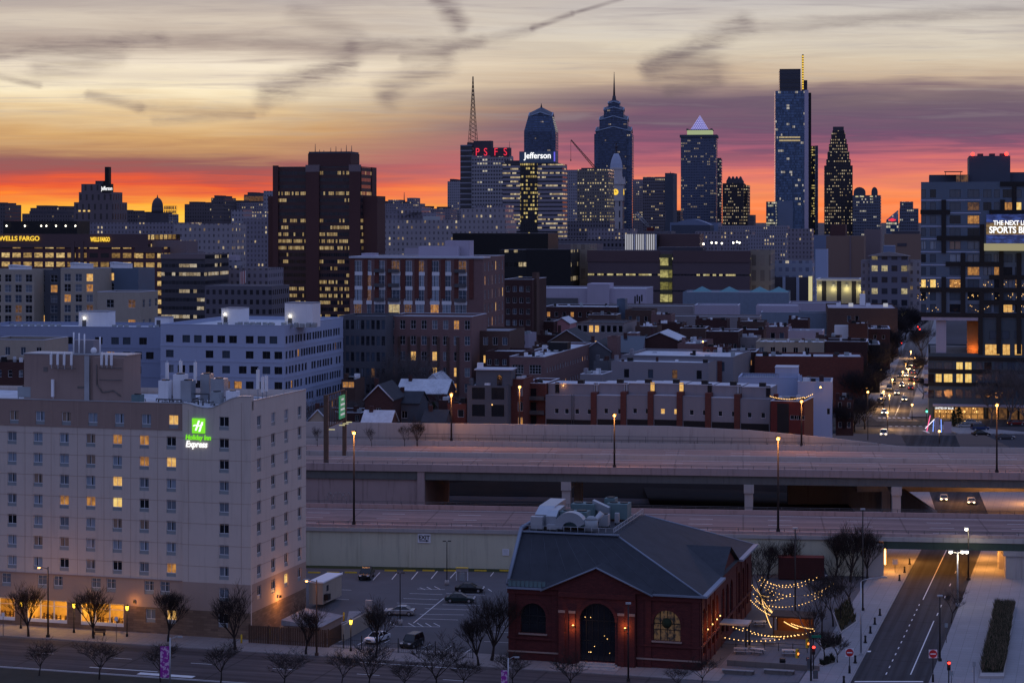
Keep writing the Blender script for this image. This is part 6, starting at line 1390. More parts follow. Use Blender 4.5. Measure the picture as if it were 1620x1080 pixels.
# long pink factory, gables, and the old roofs
t = block('factory', 'long pink brick factory with a pale roof and rows of small side windows', 'building', 806, 861, 564, 545, 66, 14, 'pink_brick', 'roof_silver', wins=[('f', 2, 2, .24, .74, .5, .82, 3.2, 2.4, 3, 2), ('r', 18, 3, .06, .9, .3, .8, 1.3, 1.3, 1, 1)], seed=81); W_, D_, H_ = t['dims']; vents(t, 11, 81, W_, D_*.6, H_-.5)
MB().box(W_*.4, W_-.2, D_*.45, D_*.52, H_, H_+2.2).build('roof_house', 'near_black', t)
def gable(name, label, px0, px1, pye, pyp, Y, D, th, wall, roof, wins=(), seed=1, ridge='y', cat='house', group=None):
    z0 = terr(Y); x0, W_ = footprint(px0, px1, Y, th); H = Zat(pye, Y)-z0; Hp = Zat(pyp, Y)-z0; t = thing(name, label, cat, (x0, Y, z0), -R(th), group); op = Openings(t, W_, D); pick = picker(seed, PK_MIX)
    for (u, z, w, h) in wins: op.add('f', W_*u, H*z, w, h, pick())
    b = MB(); b.wall(W_, H, op.rects['f'], lambda u, z: (u, 0, z), .15); b.face([(W_, 0, 0), (W_, D, 0), (W_, D, H), (W_, 0, H)]); b.face([(0, 0, 0), (0, D, 0), (0, D, H), (0, 0, H)]); b.face([(0, D, 0), (W_, D, 0), (W_, D, H), (0, D, H)])
    r = MB()
    if ridge == 'y':
        b.face([(0, 0, H), (W_, 0, H), (W_/2, 0, Hp)]); b.face([(0, D, H), (W_, D, H), (W_/2, D, Hp)])
        r.ext([(-.3, H-.1), (W_/2, Hp), (W_/2, Hp+.25), (-.3, H+.15)], 'y', -.3, D+.3); r.ext([(W_+.3, H-.1), (W_/2, Hp), (W_/2, Hp+.25), (W_+.3, H+.15)], 'y', -.3, D+.3)
        c = MB(); c.tube((-.3, -.32, H), (W_/2, -.32, Hp+.1), .16, .16, 4); c.tube((W_+.3, -.32, H), (W_/2, -.32, Hp+.1), .16, .16, 4); c.build('coping', 'coping', t)
    else:
        b.face([(0, 0, H), (0, D, H), (0, D/2, Hp)]); b.face([(W_, 0, H), (W_, D, H), (W_, D/2, Hp)])
        for q in ([(-.3, H-.1), (D/2, Hp), (D/2, Hp+.25), (-.3, H+.15)], [(D+.3, H-.1), (D/2, Hp), (D/2, Hp+.25), (D+.3, H+.15)]): r.ext(q, 'x', -.3, W_+.3)
    b.build('wall', wall, t); r.build('roof', roof, t); op.place(); t['dims'] = (W_, D, H); MB().box(W_*.15, W_*.15+.9, D*.4, D*.4+.9, H, Hp+1.2).build('chimney', 'dark_brick', t); return t
gable('gabled_house', 'dark gabled house with pale roof edges right of the sign gantry', 577, 621, 633, 609, 492, 14, 10, 'dark_brick', 'slate', [(.5, .8, 1.2, 1.5)], 1)
gable('gabled_house', 'low house with a ribbed silver roof just above the sound wall', 572, 617, 671, 652, 478, 8, 10, 'brown_brick', 'roof_silver', [], 2, 'x')
gable('gabled_house', 'grey plastered house with a dormer left of the dark evergreen', 621, 663, 638, 622, 500, 10, 10, 'dark_siding', 'slate', [(.45, .75, 1.4, 1.8), (.2, .92, .8, .8)], 3, 'x')
gable('gabled_house', 'house with bluish white roof slopes behind the evergreen', 628, 706, 622, 603, 530, 12, 10, 'dark_brick', 'roof_silver', [(.2, .8, 1, 1.4)], 4, 'x')
gable('gabled_house', 'white gabled roof peeping over the dark evergreen', 668, 702, 610, 592, 545, 12, 10, 'white_paint', 'roof_silver', [], 5); gable('gabled_house', 'small slate roofed house with a white framed window low beside the brick house', 668, 704, 668, 651, 478, 8, 10, 'dark_siding', 'slate', [(.55, .93, 1.0, 1.0)], 6, 'x')
block('brick_house', 'red brick house with white window trim left of the modern house', 'house', 708, 738, 638, 484, 10, 10, 'red_brick', 'roof_silver', wins=[('f', 1, 2, .7, .7, .55, .82, 1.5, 1.8, 0, 0)], seed=91); block('brick_house', 'narrow slate roofed brick house left of the red brick house', 'house', 694, 708, 634, 492, 10, 10, 'dark_brick', 'slate', seed=92)
block('brick_house', 'low dark house behind the sign gantry', 'house', 500, 572, 652, 505, 12, 10, 'dark_brick', 'roof_dark', wins=[('f', 4, 1, .1, .9, .85, .85, 1., 1.5, 1, 0)], seed=93, pk=PK_MIX); gable('gabled_house', 'tan gabled house half hidden by the hotel side', 486, 520, 668, 648, 480, 10, 10, 'cream', 'slate', [], 8)
block('brick_house', 'narrow lit house below the slate blue apartments', 'house', 540, 562, 600, 530, 10, 10, 'brown_brick', 'roof_dark', wins=[('f', 2, 1, .3, .7, .9, .9, 1.6, 1.5, 1, 0)], seed=94, pk=[('pane_amber', 1)])
gable('gabled_house', 'broad grey gabled roof with a square brick chimney stack', 923, 966, 556, 540, 600, 16, 12, 'dark_siding', 'slate', [], 11); block('chimney_stack', 'tall mauve brick stack between the grey gable and the glass roof', 'chimney', 961, 977, 533, 600, 6, 12, 'pink_brick', 'roof_dark', seed=95); block('chimney_stack', 'second mauve brick stack right of the glass roof', 'chimney', 993, 1008, 527, 612, 6, 12, 'pink_brick', 'roof_dark', seed=96)
t = gable('glass_roof_hall', 'hall with a sloping glass roof of white ribs between two brick stacks', 977, 1015, 558, 534, 606, 12, 12, 'mauve_white', 'glass_blue', [], 12, 'x'); W_, D_, H_ = t['dims']
t = gable('gabled_house', 'dark red brick house with a stepped gable end facing the viewer', 1016, 1072, 538, 526, 612, 18, 12, 'dark_brick', 'roof_silver', [(.35, .5, 1.2, 1.4), (.75, .5, 1.2, 1.4)], 13)
block('brick_house', 'long low pink brick wing with a pale roof right of the stepped gable', 'house', 1072, 1108, 543, 604, 26, 14, 'pink_brick', 'roof_silver', wins=[('f', 4, 1, .1, .9, .8, .8, .9, 1.2, 0, 0)], seed=97)
block('brick_house', 'house with three white dormer windows and a pale roof', 'house', 1112, 1152, 549, 588, 9, 12, 'dark_brick', 'roof_silver', wins=[('f', 3, 1, .2, .8, .93, .93, 1.2, 1.2, 0, 0)], seed=98); block('brick_house', 'brick house under a wide silver roof with a ladder of skylights', 'house', 1117, 1168, 524, 655, 16, 12, 'dark_brick', 'roof_silver', wins=[('f', 6, 1, .1, .9, .75, .75, .9, 1.6, 0, 0)], seed=99)
t = block('row_building', 'grey stone row with eight dark upright windows and a brown roof', 'building', 912, 987, 511, 700, 28, 13, 'limestone', 'roof_dark', wins=[('f', 8, 2, .06, .93, .62, .9, 1.5, 2.4, 0, 0)], seed=101, cop='brown_brick', pk=[('glass_dark', 12), ('pane_lit', 1)])
t = gable('gabled_house', 'house with a rose pink gable side and bluish roof', 876, 901, 512, 503, 745, 14, 12, 'pink_rose', 'roof_silver', [], 14) if pm('pink_rose', (.55, .26, .27), .8) else None
block('brick_house', 'brick house with blue white roof left of the pink gable', 'house', 836, 876, 508, 740, 14, 12, 'dark_brick', 'roof_silver', wins=[('f', 3, 1, .2, .8, .8, .8, 1, 1.5, 0, 0)], seed=102); block('brick_house', 'white and brick house at the foot of the dark brick block', 'house', 800, 836, 528, 700, 14, 12, 'mauve_white', 'roof_silver', wins=[('f', 3, 2, .2, .8, .4, .8, 1, 1.5, 0, 0)], seed=103)
block('brick_house', 'brick house with dark windows left of the grey stone row', 'house', 850, 910, 530, 650, 16, 12, 'dark_brick', 'roof_dark', wins=[('f', 4, 2, .15, .85, .45, .8, 1, 1.6, 1, 0)], seed=104); t = gable('gabled_house', 'slate roof with a pale diagonal edge behind the pink factory', 868, 925, 541, 522, 640, 16, 12, 'brown_brick', 'slate', [], 15)
t = block('brick_building', 'wide dark brick building with three amber windows below the mauve hall', 'building', 861, 975, 485, 800, 24, 12, 'dark_brick', 'roof_silver', wins=[('f', 9, 2, .06, .94, .55, .85, 1.3, 1.9, 0, 0)], seed=105, pk=[('glass_dark', 10), ('pane_amber', 1.6)]); vents(t, 7, 3, *t['dims'][:2], t['dims'][2]-.5)
block('brick_building', 'dark brick stack of rooms beside the blue grey lift tower', 'building', 989, 1030, 490, 790, 18, 12, 'brown_brick', 'roof_dark', wins=[('f', 3, 2, .2, .8, .5, .82, 1.2, 2, 0, 0)], seed=106); block('lift_tower', 'small blue grey lift tower above the dark brick building', 'tower', 976, 989, 473, 800, 6, 12, 'navy_panel', 'roof_grey', seed=107)
block('brick_building', 'tall dark brick block with a corner chimney right of the banded apartments', 'building', 797, 842, 442, 720, 26, 12, 'dark_brick', 'roof_dark', wins=[('f', 4, 6, .15, .85, .3, .9, 1.4, 2, 1, 0)], seed=108); block('chimney_stack', 'square chimney beside the tall dark brick block', 'chimney', 842, 849, 431, 722, 5, 12, 'brown_brick', 'roof_dark', seed=109)
# mint annex, terraces and long roofs
t = block('civic_hall', 'windowless mauve white hall with a leaning right end', 'building', 849, 1022, 456, 900, 30, 10, 'mauve_white', 'roof_silver', seed=111); W_, D_, H_ = t['dims']; MB().box(W_*.47, W_*.67, -2, 14, 0, H_+2.2).build('middle_block', 'mauve_white', t); MB().box(1.5, W_*.38, -.6, -.003, H_-9, H_-4.2).build('recess_panel', 'dim_steel', t); MB().box(.5, W_*.36, -6, -.7, 0, H_-10).build('porch', 'white_paint', t)  # dark box on the front in place of a recess
b = MB()
for i in range(4): b.box(W_*.9+i*1.0-.3, W_*.9+i*1.0+.35, -.03, -.003, H_-6.5+(i % 2), H_-3.2+(i % 2)*.6)
b.build('dark_panels', 'near_black', t); W0 = t
t = block('museum_hall', 'long blue green hall with four pale teal glass pyramids on its roof', 'building', 1080, 1248, 462, 930, 34, 9, 'teal_wall', 'roof_grey', seed=112) if pm('teal_wall', (.19, .235, .30), .8, stain=.2) else None
W_, D_, H_ = t['dims']
for i, f in enumerate((.17, .43, .72, .90)):
    c = W_*f; b = MB()
    for q in (((c-4.5, 6, H_), (c+4.5, 6, H_)), ((c+4.5, 6, H_), (c+4.5, 15, H_)), ((c+4.5, 15, H_), (c-4.5, 15, H_)), ((c-4.5, 15, H_), (c-4.5, 6, H_))): b.face([q[0], q[1], (c, 10.5, H_+2.4)])
    b.build('glass_pyramid', 'teal_copper', t)
block('terrace_building', 'long limestone terrace with wall stubs before the museum', 'building', 950, 1096, 484, 870, 24, 9, 'limestone', 'roof_grey', seed=113); block('white_shed', 'white box building at the centre of the terrace roofs', 'building', 1099, 1168, 483, 845, 18, 9, 'mauve_white', 'roof_silver', seed=114); block('white_shed', 'second white box building right of the first on the terrace', 'building', 1196, 1264, 483, 850, 18, 9, 'mauve_white', 'roof_silver', seed=115)
block('terrace_building', 'long low mauve building with awnings above the silver roofs', 'building', 955, 1202, 500, 810, 20, 9, 'limestone', 'roof_grey', wins=[('f', 16, 1, .12, .95, .6, .6, 2.2, 1.4, 2, 0)], seed=116, fr='dim_steel'); block('terrace_building', 'blue green windowless wall behind the small silver roofs', 'building', 1204, 1310, 494, 838, 14, 9, 'teal_wall', 'roof_grey', seed=117)
t = block('brick_building', 'big brown grey warehouse with two upright windows and a mauve roof', 'building', 1309, 1420, 487, 805, 46, 8, 'brown_brick', 'roof_mauve', wins=[('f', 2, 1, .31, .42, .78, .78, 1.5, 2.4, 0, 0), ('r', 14, 3, .05, .95, .3, .85, 1.2, 1.8, 0, 0)], seed=118) if pm('roof_mauve', (.36, .33, .38), .8, var=.2) else None
W_, D_, H_ = t['dims']; MB().box(W_*.5, W_*.58, D_*.7, D_*.7+3, H_, H_+4.4).build('white_shaft', 'white_paint', t)
for i, u in enumerate((4, 9, 16, 23)): MB().box(u, u+1.8, 25, 27, H_-.5, H_+.9).build('skylight', 'soft_white' if i % 2 else 'white_paint', t)
block('terrace_building', 'long pale roofed building with small white skylights at the street end', 'building', 1248, 1330, 480, 880, 26, 9, 'mauve_white', 'roof_grey', seed=119)
block('brick_house', 'small house with a bright silver roof in front of the blue green wall', 'house', 1247, 1279, 505, 770, 14, 11, 'dark_brick', 'roof_silver', wins=[('f', 2, 1, .3, .7, .75, .75, 1, 1.5, 0, 0)], seed=121); block('brick_house', 'mauve house with two dark windows and a long silver roof', 'house', 1210, 1246, 517, 735, 22, 11, 'pink_brick', 'roof_silver', wins=[('f', 2, 1, .35, .75, .8, .8, 1.6, 2.2, 0, 0)], seed=122)
block('brick_house', 'low flat house with a wide silver roof in the middle of the roofs', 'house', 1247, 1302, 523, 715, 12, 11, 'mauve_white', 'roof_silver', seed=123); block('white_shed', 'white roof box standing beside the tall dark wall', 'roof house', 1320, 1342, 515, 728, 6, 11, 'white_paint', 'roof_silver', seed=124); block('brick_house', 'tall dark windowless house wall right of the white roof box', 'house', 1342, 1372, 512, 720, 14, 11, 'dark_brick', 'roof_dark', seed=125); block('brick_house', 'dark house with a pale roof at the edge of the street trees', 'house', 1374, 1408, 520, 735, 20, 9, 'dark_brick', 'roof_silver', wins=[('f', 2, 2, .3, .7, .5, .8, 1, 1.5, 0, 0)], seed=126)
block('brick_house', 'silver roofed house left of the mauve house', 'house', 1168, 1208, 521, 690, 14, 11, 'dark_brick', 'roof_silver', wins=[('f', 3, 1, .2, .8, .8, .8, 1, 1.5, 0, 0)], seed=127)
t = block('cream_row', 'cream plastered row with dark planters along its roof edge', 'building', 1196, 1304, 541, 640, 18, 11, 'cream', 'roof_silver', wins=[('f', 5, 1, .08, .75, .85, .85, 1.5, 1.8, 1, 0)], seed=128); W_, D_, H_ = t['dims']; vents(t, 14, 7, W_, 4, H_-.3)
block('brick_house', 'dark brick house right of the cream row', 'house', 1305, 1372, 540, 636, 16, 11, 'dark_brick', 'roof_dark', seed=129)
t = block('brick_building', 'large red brick building with a broad silver roof above the white building', 'building', 1194, 1366, 563, 582, 18, 7, 'red_brick', 'roof_silver', wins=[('f', 6, 1, .06, .5, .6, .6, 1.1, 1.6, 1, 0)], seed=130); vents(t, 12, 9, *t['dims'][:2], t['dims'][2]-.5)
block('brick_house', 'small brick house with a white rooftop cabin before the brown warehouse', 'house', 1290, 1330, 533, 668, 12, 11, 'brown_brick', 'roof_grey', seed=131); block('brick_house', 'dark slender house front at the edge of the street trees', 'house', 1375, 1392, 545, 640, 18, 9, 'near_black', 'roof_grey', seed=132)
for i, (px0, px1, py, Y, w, r_, lab) in enumerate(((1040, 1080, 512, 720, 'dark_brick', 'roof_silver', 'dark house with a thin pale roof behind the stepped gable'), (1076, 1116, 519, 690, 'brown_brick', 'roof_dark', 'brown house with a dark roof left of the skylight house'), (1005, 1040, 516, 700, 'brown_brick', 'roof_silver', 'narrow house with pale roof behind the second brick stack'),
        (1030, 1062, 498, 780, 'pink_brick', 'roof_dark', 'pinkish narrow house in front of the limestone terrace'), (1150, 1196, 556, 600, 'dark_brick', 'roof_silver', 'low brick house with pale roof right of the dormer house'), (1152, 1200, 533, 660, 'limestone', 'roof_grey', 'pale flat house left of the cream row'), (1100, 1150, 506, 760, 'dark_brick', 'roof_grey', 'dark flat house below the first white box'), (930, 975, 498, 760, 'brown_brick', 'roof_dark', 'brown brick house behind the grey stone row'), (1166, 1210, 508, 770, 'brown_brick', 'roof_silver', 'brown house with silver roof below the second white box'), (842, 870, 548, 610, 'brown_brick', 'roof_dark', 'narrow brown house rising behind the factory roof'))):
    block('brick_house', lab, 'house', px0, px1, py, Y, 13, 11, w, r_, wins=[('f', 3, 1, .2, .8, .8, .8, 1, 1.5, 1, 0)], seed=140+i)
# roof lamps among the old roofs
for px, py, Y, lab in ((1112, 540, 586, 'amber wall lamp between the brick houses'), (714, 626, 480, 'amber lamp on a pole left of the modern house roof'), (1298, 612, 508, 'warm lamp at the white end house')):
    t = thing('wall_lamp', lab, 'wall lamp', SP(px, py, Y)); MB().box(-.12, .12, 0, .3, -.1, .25).build('bracket', 'black_metal', t); MB().ball((0, -.1, -.05), .22).build('lens', 'amber_glow', t); lamp(t, (0, -.7, 0), 90, AMB, .1)
block('apartment_building', 'beige house block with a dark roof at the left edge behind the brown penthouse', 'building', -24, 71, 537, 495, 14, 11, 'cream', 'roof_dark', wins=[('f', 4, 2, .12, .9, .7, .9, 1.3, 2.0, 1, 0)], seed=210); block('brick_house', 'red brick house with white framed windows low at the left edge', 'house', -24, 38, 572, 485, 8, 11, 'dark_brick', 'roof_dark', wins=[('f', 4, 3, .1, .92, .5, .88, 1.1, 1.7, 0, 1)], seed=211)
# ---------------------------------------------------------------- far buildings; walls lightened in colour in place of distance haze
W1 = ((1, .62, .20), (1, .84, .52)); BASE = 6.0
facade('fac_brown', (.075, .036, .036), (.018, .022, .032), .9, 3.35, .86, .50, .62, 1., ((1, .60, .18), (1, .74, .34)), .5, runs=4, floorvar=.62)
facade('fac_wells', (.11, .042, .048), (.02, .018, .02), 5.2, 4.0, .74, .52, .95, 2., ((1, .55, .14), (1, .7, .28)), .75, ou=1.2, floorvar=.15)
facade('fac_glassoffice', (.075, .07, .085), (.02, .022, .03), 1.6, 3.6, .94, .40, .5, 3., ((1, .68, .3), (1, .85, .6)), .55, runs=5, floorvar=.6)
facade('fac_limestone', (.33, .30, .33), (.13, .12, .14), 3.04, 3.7, .36, .46, .22, 4., W1, .7)
facade('fac_limestone_dark', (.24, .215, .26), (.10, .09, .11), 2.64, 3.26, .42, .5, .10, 5., W1, .8, runs=2, floorvar=.6)
facade('fac_stone_fine', (.27, .255, .31), (.12, .115, .14), 2.11, 2.89, .45, .5, .16, 6., W1, .8, runs=2, floorvar=.6)
facade('fac_mint', (.11, .076, .09), (.02, .02, .025), 1.6, 8.0, .96, .11, .46, 7., ((1, .75, .22), (.95, .85, .45)), .85, runs=6, ov=1.5)
facade('fac_stairglass', (.10, .09, .04), (.05, .05, .02), 8.0, 6.0, .98, .62, .95, 8., ((.7, .62, .12), (.9, .8, .3)), .55)
facade('fac_blackbox', (.010, .010, .013), (.012, .012, .014), 2.4, 7.0, .8, .3, .22, 9., ((1, .75, .35), (1, .8, .5)), .6, floorvar=.62)
facade('fac_tanlit', (.26, .22, .18), (.17, .14, .12), 4.2, 7.5, .5, .72, .0, 10.)
facade('fac_psfs', (.30, .29, .33), (.035, .038, .055), 3.04, 4.14, .66, .48, .13, 11., ((1, .84, .5), (1, .92, .75)), .8, runs=2, floorvar=.6)
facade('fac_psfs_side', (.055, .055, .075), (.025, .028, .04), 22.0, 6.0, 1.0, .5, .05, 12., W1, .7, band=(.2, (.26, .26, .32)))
facade('fac_striped', (.26, .24, .29), (.018, .02, .03), 1.98, 4.14, .98, .40, .5, 13., ((1, .66, .25), (1, .84, .52)), .7, runs=4, floorvar=.62)
facade('fac_striped_dim', (.25, .23, .28), (.022, .024, .035), 1.98, 4.14, .98, .58, .16, 14., W1, .8, runs=3, floorvar=.6)
facade('fac_liberty', (.05, .07, .12), (.06, .095, .18), 2.64, 3.85, .74, .62, .035, 15., W1, .4, .5, .16, gm=.55, band=(.10, (.10, .14, .24)), runs=2, floorvar=.6)
facade('fac_liberty_fine', (.04, .06, .105), (.06, .09, .17), 2.24, 3.4, .8, .55, .05, 16., W1, .35, .5, .16, gm=.5, runs=2, floorvar=.6)
facade('fac_mellon', (.10, .12, .19), (.035, .055, .11), 2.38, 3.85, .62, .5, .17, 17., W1, .38, .5, .2, gm=.3, runs=2, floorvar=.6)
facade('fac_comcast', (.05, .085, .15), (.075, .125, .22), 2.18, 4.14, .93, .80, .07, 18., ((1, .78, .4), (1, .9, .66)), .5, .4, .12, gm=.6, runs=2, floorvar=.62)
facade('fac_comcast_low', (.06, .09, .16), (.07, .13, .26), 2.77, 4.44, .9, .6, .42, 19., ((.95, .9, .4), (1, .9, .6)), .75, .4, .15, gm=.5, runs=3)
facade('fac_darkglass', (.016, .016, .022), (.02, .024, .035), 2.24, 4.0, .75, .5, .34, 20., ((1, .7, .16), (1, .8, .3)), .9, gm=.2, floorvar=.6)
facade('fac_blackgrid', (.028, .022, .030), (.02, .018, .025), 2.64, 4.44, .46, .40, .42, 21., ((1, .70, .32), (1, .84, .55)), .75, floorvar=.4)
facade('fac_bluegrey', (.12, .135, .19), (.03, .035, .055), 2.38, 4.14, .7, .5, .22, 22., ((.9, .85, .6), (1, .9, .7)), .6, runs=2, floorvar=.6)
facade('fac_hotel', (.19, .17, .16), (.04, .04, .05), 2.9, 3.85, .46, .42, .42, 23., ((1, .72, .25), (1, .82, .45)), .9)
facade('fac_dark', (.13, .12, .15), (.02, .02, .03), 2.51, 3.7, .5, .5, .16, 24., W1, .8, runs=2, floorvar=.6)
facade('fac_silhouette', (.10, .085, .10), (.02, .02, .03), 2.97, 4.07, .4, .45, .05, 25., W1, .7)
facade('fac_cityhall', (.52, .49, .50), (.06, .06, .08), 7.0, 14.0, .28, .62, .0, 26.)
facade('fac_tower_left', (.15, .12, .135), (.03, .028, .035), 6.0, 9.0, .32, .6, .04, 27., W1, .8)
facade('fac_lattice', (.27, .31, .42), (.14, .17, .26), 3.4, 4.2, .52, .5, .05, 28., W1, .6)
facade('fac_pediment', (.17, .165, .215), (.03, .032, .045), 4.6, 5.4, .60, .5, .32, 29., ((1, .74, .3), (.95, .85, .5)), .7)
facade('fac_pale', (.30, .29, .34), (.06, .065, .09), 2.51, 3.4, .42, .48, .07, 30., W1, .8)
facade('fac_colonnade', (.34, .33, .27), (.03, .03, .035), 7.2, 30.0, .30, .92, 0., 31.)
pm('tan_blank', (.235, .155, .125), .9, var=.06, scale=.03, stain=.12); pm('mauve_blank', (.20, .155, .165), .9, var=.06, scale=.03, stain=.1)
pm('far_dark', (.075, .068, .085), .9, var=.2, scale=.05); pm('far_slate', (.07, .08, .11), .8, var=.2, scale=.05); pm('far_blue', (.16, .20, .30), .6, var=.1, scale=.05)
def tower(name, label, px0, px1, pyt, Y, D, mat, th=11.5, roof='far_dark', cat='building', group=None, zb=None, capm=None):
    zb = BASE if zb is None else zb; x0, W_ = footprint(px0, px1, Y, th); H = Zat(pyt, Y)-zb
    t = thing(name, label, cat, (x0, Y, zb), -R(th), group); MB().box(0, W_, 0, D, 0, H, skip='bt').build('facade', mat, t)
    MB().face([(0, 0, H), (W_, 0, H), (W_, D, H), (0, D, H)]).build('roof', roof, t)
    if capm: ring(t, W_, D, H, capm, out=.3, th=1.2, h=.9)
    t['dims'] = (W_, D, H); t['sc'] = Y/F; return t
def top(t, a, b, rows, name, mat, v0=.15, v1=.85, z=None):
    """a box on the roof spanning the fractions a..b, `rows` photo rows tall"""
    W_, D, H = t['dims']; H = H if z is None else z; h = rows*t['sc']
    return MB().box(W_*a, W_*b, D*v0, D*v1, H, H+h).build(name, mat, t)
def on_front(t, a, b, y0, y1, name, mat, out=.4, dep=.38):
    """a panel standing proud of the front: fractions across, metres up"""
    W_, D, H = t['dims']; return MB().box(W_*a, W_*b, -out, -out+dep, y0, y1).build(name, mat, t)
def aerial(t, f, rows, v=.5, r=.15, z=None):
    W_, D, H = t['dims']; z = H if z is None else z; return MB().tube((W_*f, D*v, z), (W_*f, D*v, z+rows*t['sc']), r, r*.4, 5).build('antenna', 'far_dark', t)
# brown slab tower
t = tower('office_tower', 'big brown brick office tower with dark glass bands lit in strips', 434, 572, 264, 1000, 26, 'fac_brown', cat='tower', zb=5); W_, D_, H_ = t['dims']
P3 = MB()
for a, b in ((-.01, .05), (.37, .52), (.865, .99)): P3.box(W_*a, W_*b, -1.2, -.01, 0, H_+.6)
P3.box(W_*1.0, W_+.4, 18, 26.3, 0, H_); P3.build('brick_pier', 'brown_tower', t); top(t, .37, .86, 21, 'penthouse', 'brown_tower', .1, .7); top(t, .375, .855, 22, 'penthouse_cap', 'far_slate', .12, .68, H_+21*t['sc']-6.0)
for a, b in ((.37, .52), (.865, .99)): MB().box(W_*a-.1, W_*b+.1, -1.3, .5, H_-2.6, H_+.8).build('pier_cap', 'mauve_blank', t)
for f, r_ in ((.40, 17), (.45, 8), (.5, 7), (.58, 11), (.64, 13), (.70, 10), (.76, 15), (.82, 14)): aerial(t, f, r_, z=H_+20*t['sc'], r=.26, v=.4)
for px0, px1, py, lab in ((421, 436, 320, 'left lower brick wing of the big brown tower'), (571, 594, 320, 'right lower brick wing of the big brown tower')):
    w0 = (px0-434)/138*W_; w1 = (px1-434)/138*W_; MB().box(w0, w1, 3, 18, 0, Zat(py, 1000)-5).box(w0-.1, w1+.1, 2.9, 18, Zat(py, 1000)-5, Zat(py, 1000)-2).build('wing', ['brown_tower'], t)
# bank office with gold signs
t = tower('bank_office', 'wide maroon office building with glowing gold bank name on its parapet', -30, 233, 371, 900, 40, 'fac_wells', zb=7); W_, D_, H_ = t['dims']; s = t['sc']
on_front(t, -.01, 1.005, H_-20*s, H_+.3, 'parapet_wall', 'granite_brown', .6, .58)
for a in (.55, .605): on_front(t, a, a+.02, 0, H_-10*s, 'pier', 'granite_brown', .9, .88)
text('sign_lettering', 'WELLS FARGO', 10.2*s, 'sign_yellow', t, (W_*(31/263), -1.2, H_-9.5*s), bold=.05, sx=1.02, extrude=.1); text('sign_lettering', 'WELLS FARGO', 9.4*s, 'sign_yellow', t, (W_*(176/263), -1.2, H_-10.5*s), bold=.08, sx=.52, extrude=.1)
t = tower('bank_office', 'lower maroon wing at the right end of the bank building', 215, 255, 391, 880, 30, 'fac_wells', zb=7); on_front(t, -.02, 1.02, t['dims'][2]-2.4, t['dims'][2]+.2, 'parapet_wall', 'granite_brown', .6, .58)
t = tower('office_block', 'dark glass office block lined with lit ribbon windows right of the bank', 255, 324, 402, 860, 30, 'fac_glassoffice', zb=7); on_front(t, -.005, 1.005, t['dims'][2]-2, t['dims'][2]+.2, 'parapet', 'mauve_blank', .4, .38); tower('office_block', 'plain pale penthouse wall behind the ribbon window office', 233, 295, 381, 890, 14, 'mauve_blank', zb=7)
t = tower('office_block', 'black flat building with a row of small roof lights above the bank', 5, 122, 350, 1300, 20, 'near_black'); W_, D_, H_ = t['dims']
for f in (.05, .30, .52, .59, .72, .85, .98): MB().ball((W_*f, -.5, H_-3.0), .5, 6, 4).build('roof_light', 'white_glow', t)
# left middle
for a in (('office_block', 'pale stone block left of the brown tower with many lit windows', 275, 369, 354, 1240, 24, 'fac_limestone'), ('stone_block', 'long low stone building behind the bank with few lit windows', 120, 300, 352, 1450, 24, 'fac_limestone_dark'), ('stone_block', 'light stone block with a tower corner close to the brown tower', 366, 384, 332, 1500, 22, 'fac_pale'), ('stone_block', 'stepped stone block touching the brown tower on its left', 384, 432, 346, 1420, 22, 'fac_limestone_dark'),
        ('stone_block', 'dim stone block with a red neon line on its top', 398, 434, 335, 1600, 22, 'fac_stone_fine'), ('stone_block', 'white rounded block rising beside the brown tower', 417, 434, 302, 1700, 22, 'fac_pale'), ('brick_block', 'dark brick block with a flag hung on its front', 318, 424, 424, 900, 22, 'fac_limestone_dark'), ('stone_block', 'low dark block of roofs beside the brown tower foot', 324, 430, 452, 780, 22, 'fac_dark'),
        ('brick_block', 'low mauve block seen above the charcoal apartment roof', 185, 300, 398, 1000, 20, 'fac_limestone_dark')): tower(*a, zb=5)
t = bpy.data.objects['brick_block']; W_, D_, H_ = t['dims']; b = MB()
for i in range(7): b.box(W_*.585+i*.42, W_*.585+i*.42+.4, -.5, -.45, H_-8.0+.25*i, H_-1.6+.1*i, i % 2)
b.build('flag', ['white_paint', 'sign_face_red'], t)
t = tower('cupola_hall', 'small domed white cupola house above the dark brick block', 352, 374, 412, 905, 8, 'fac_pale', zb=7); top(t, .1, .9, 8, 'cupola', 'mauve_white')
for i, a in enumerate(((35, 110, 338, 'low dark building right of the left edge'), (48, 106, 329, 'dark uneven block with stepped roof left of the chimney tower'), (-20, 8, 324, 'dark block cut by the left edge of the view'), (178, 216, 336, 'dark low block right of the chimney tower'), (216, 262, 339, 'pale low block under the dome'), (292, 336, 323, 'dark square block left of the skyline gap'), (334, 355, 313, 'taller dark end of the square block'), (355, 420, 321, 'grey block with a glassy top storey'), (386, 416, 308, 'glass topped office with lit upper floor'), (600, 660, 322, 'stone hotel with a thin mast in the orange gap'), (655, 712, 330, 'stone block left of the pale slab in the orange gap'), (708, 728, 287, 'pale slab building left of the lettered tower'))):
    t = tower('skyline_block', a[3] + ' on the horizon', a[0], a[1], a[2], 2100+40*i, 40, ('fac_silhouette', 'fac_limestone_dark', 'fac_pale')[2 if i in (11, 4) else 1 if i in (7, 9, 10) else 0], group='blocks on the left horizon'); top(t, .1, .38, 4, 'roof_house', 'far_dark'); top(t, .6, .85, 3, 'roof_house', 'far_dark')
    if i == 9: aerial(t, .55, 18, r=.8); top(t, .7, .9, 9, 'roof_tower', 'fac_limestone_dark'); top(t, .2, .5, 6, 'roof_house', 'fac_limestone_dark')
    if i == 8: on_front(t, .0, 1., t['dims'][2]-8, t['dims'][2]-2, 'lit_storey', 'pane_dim', .6, .5)
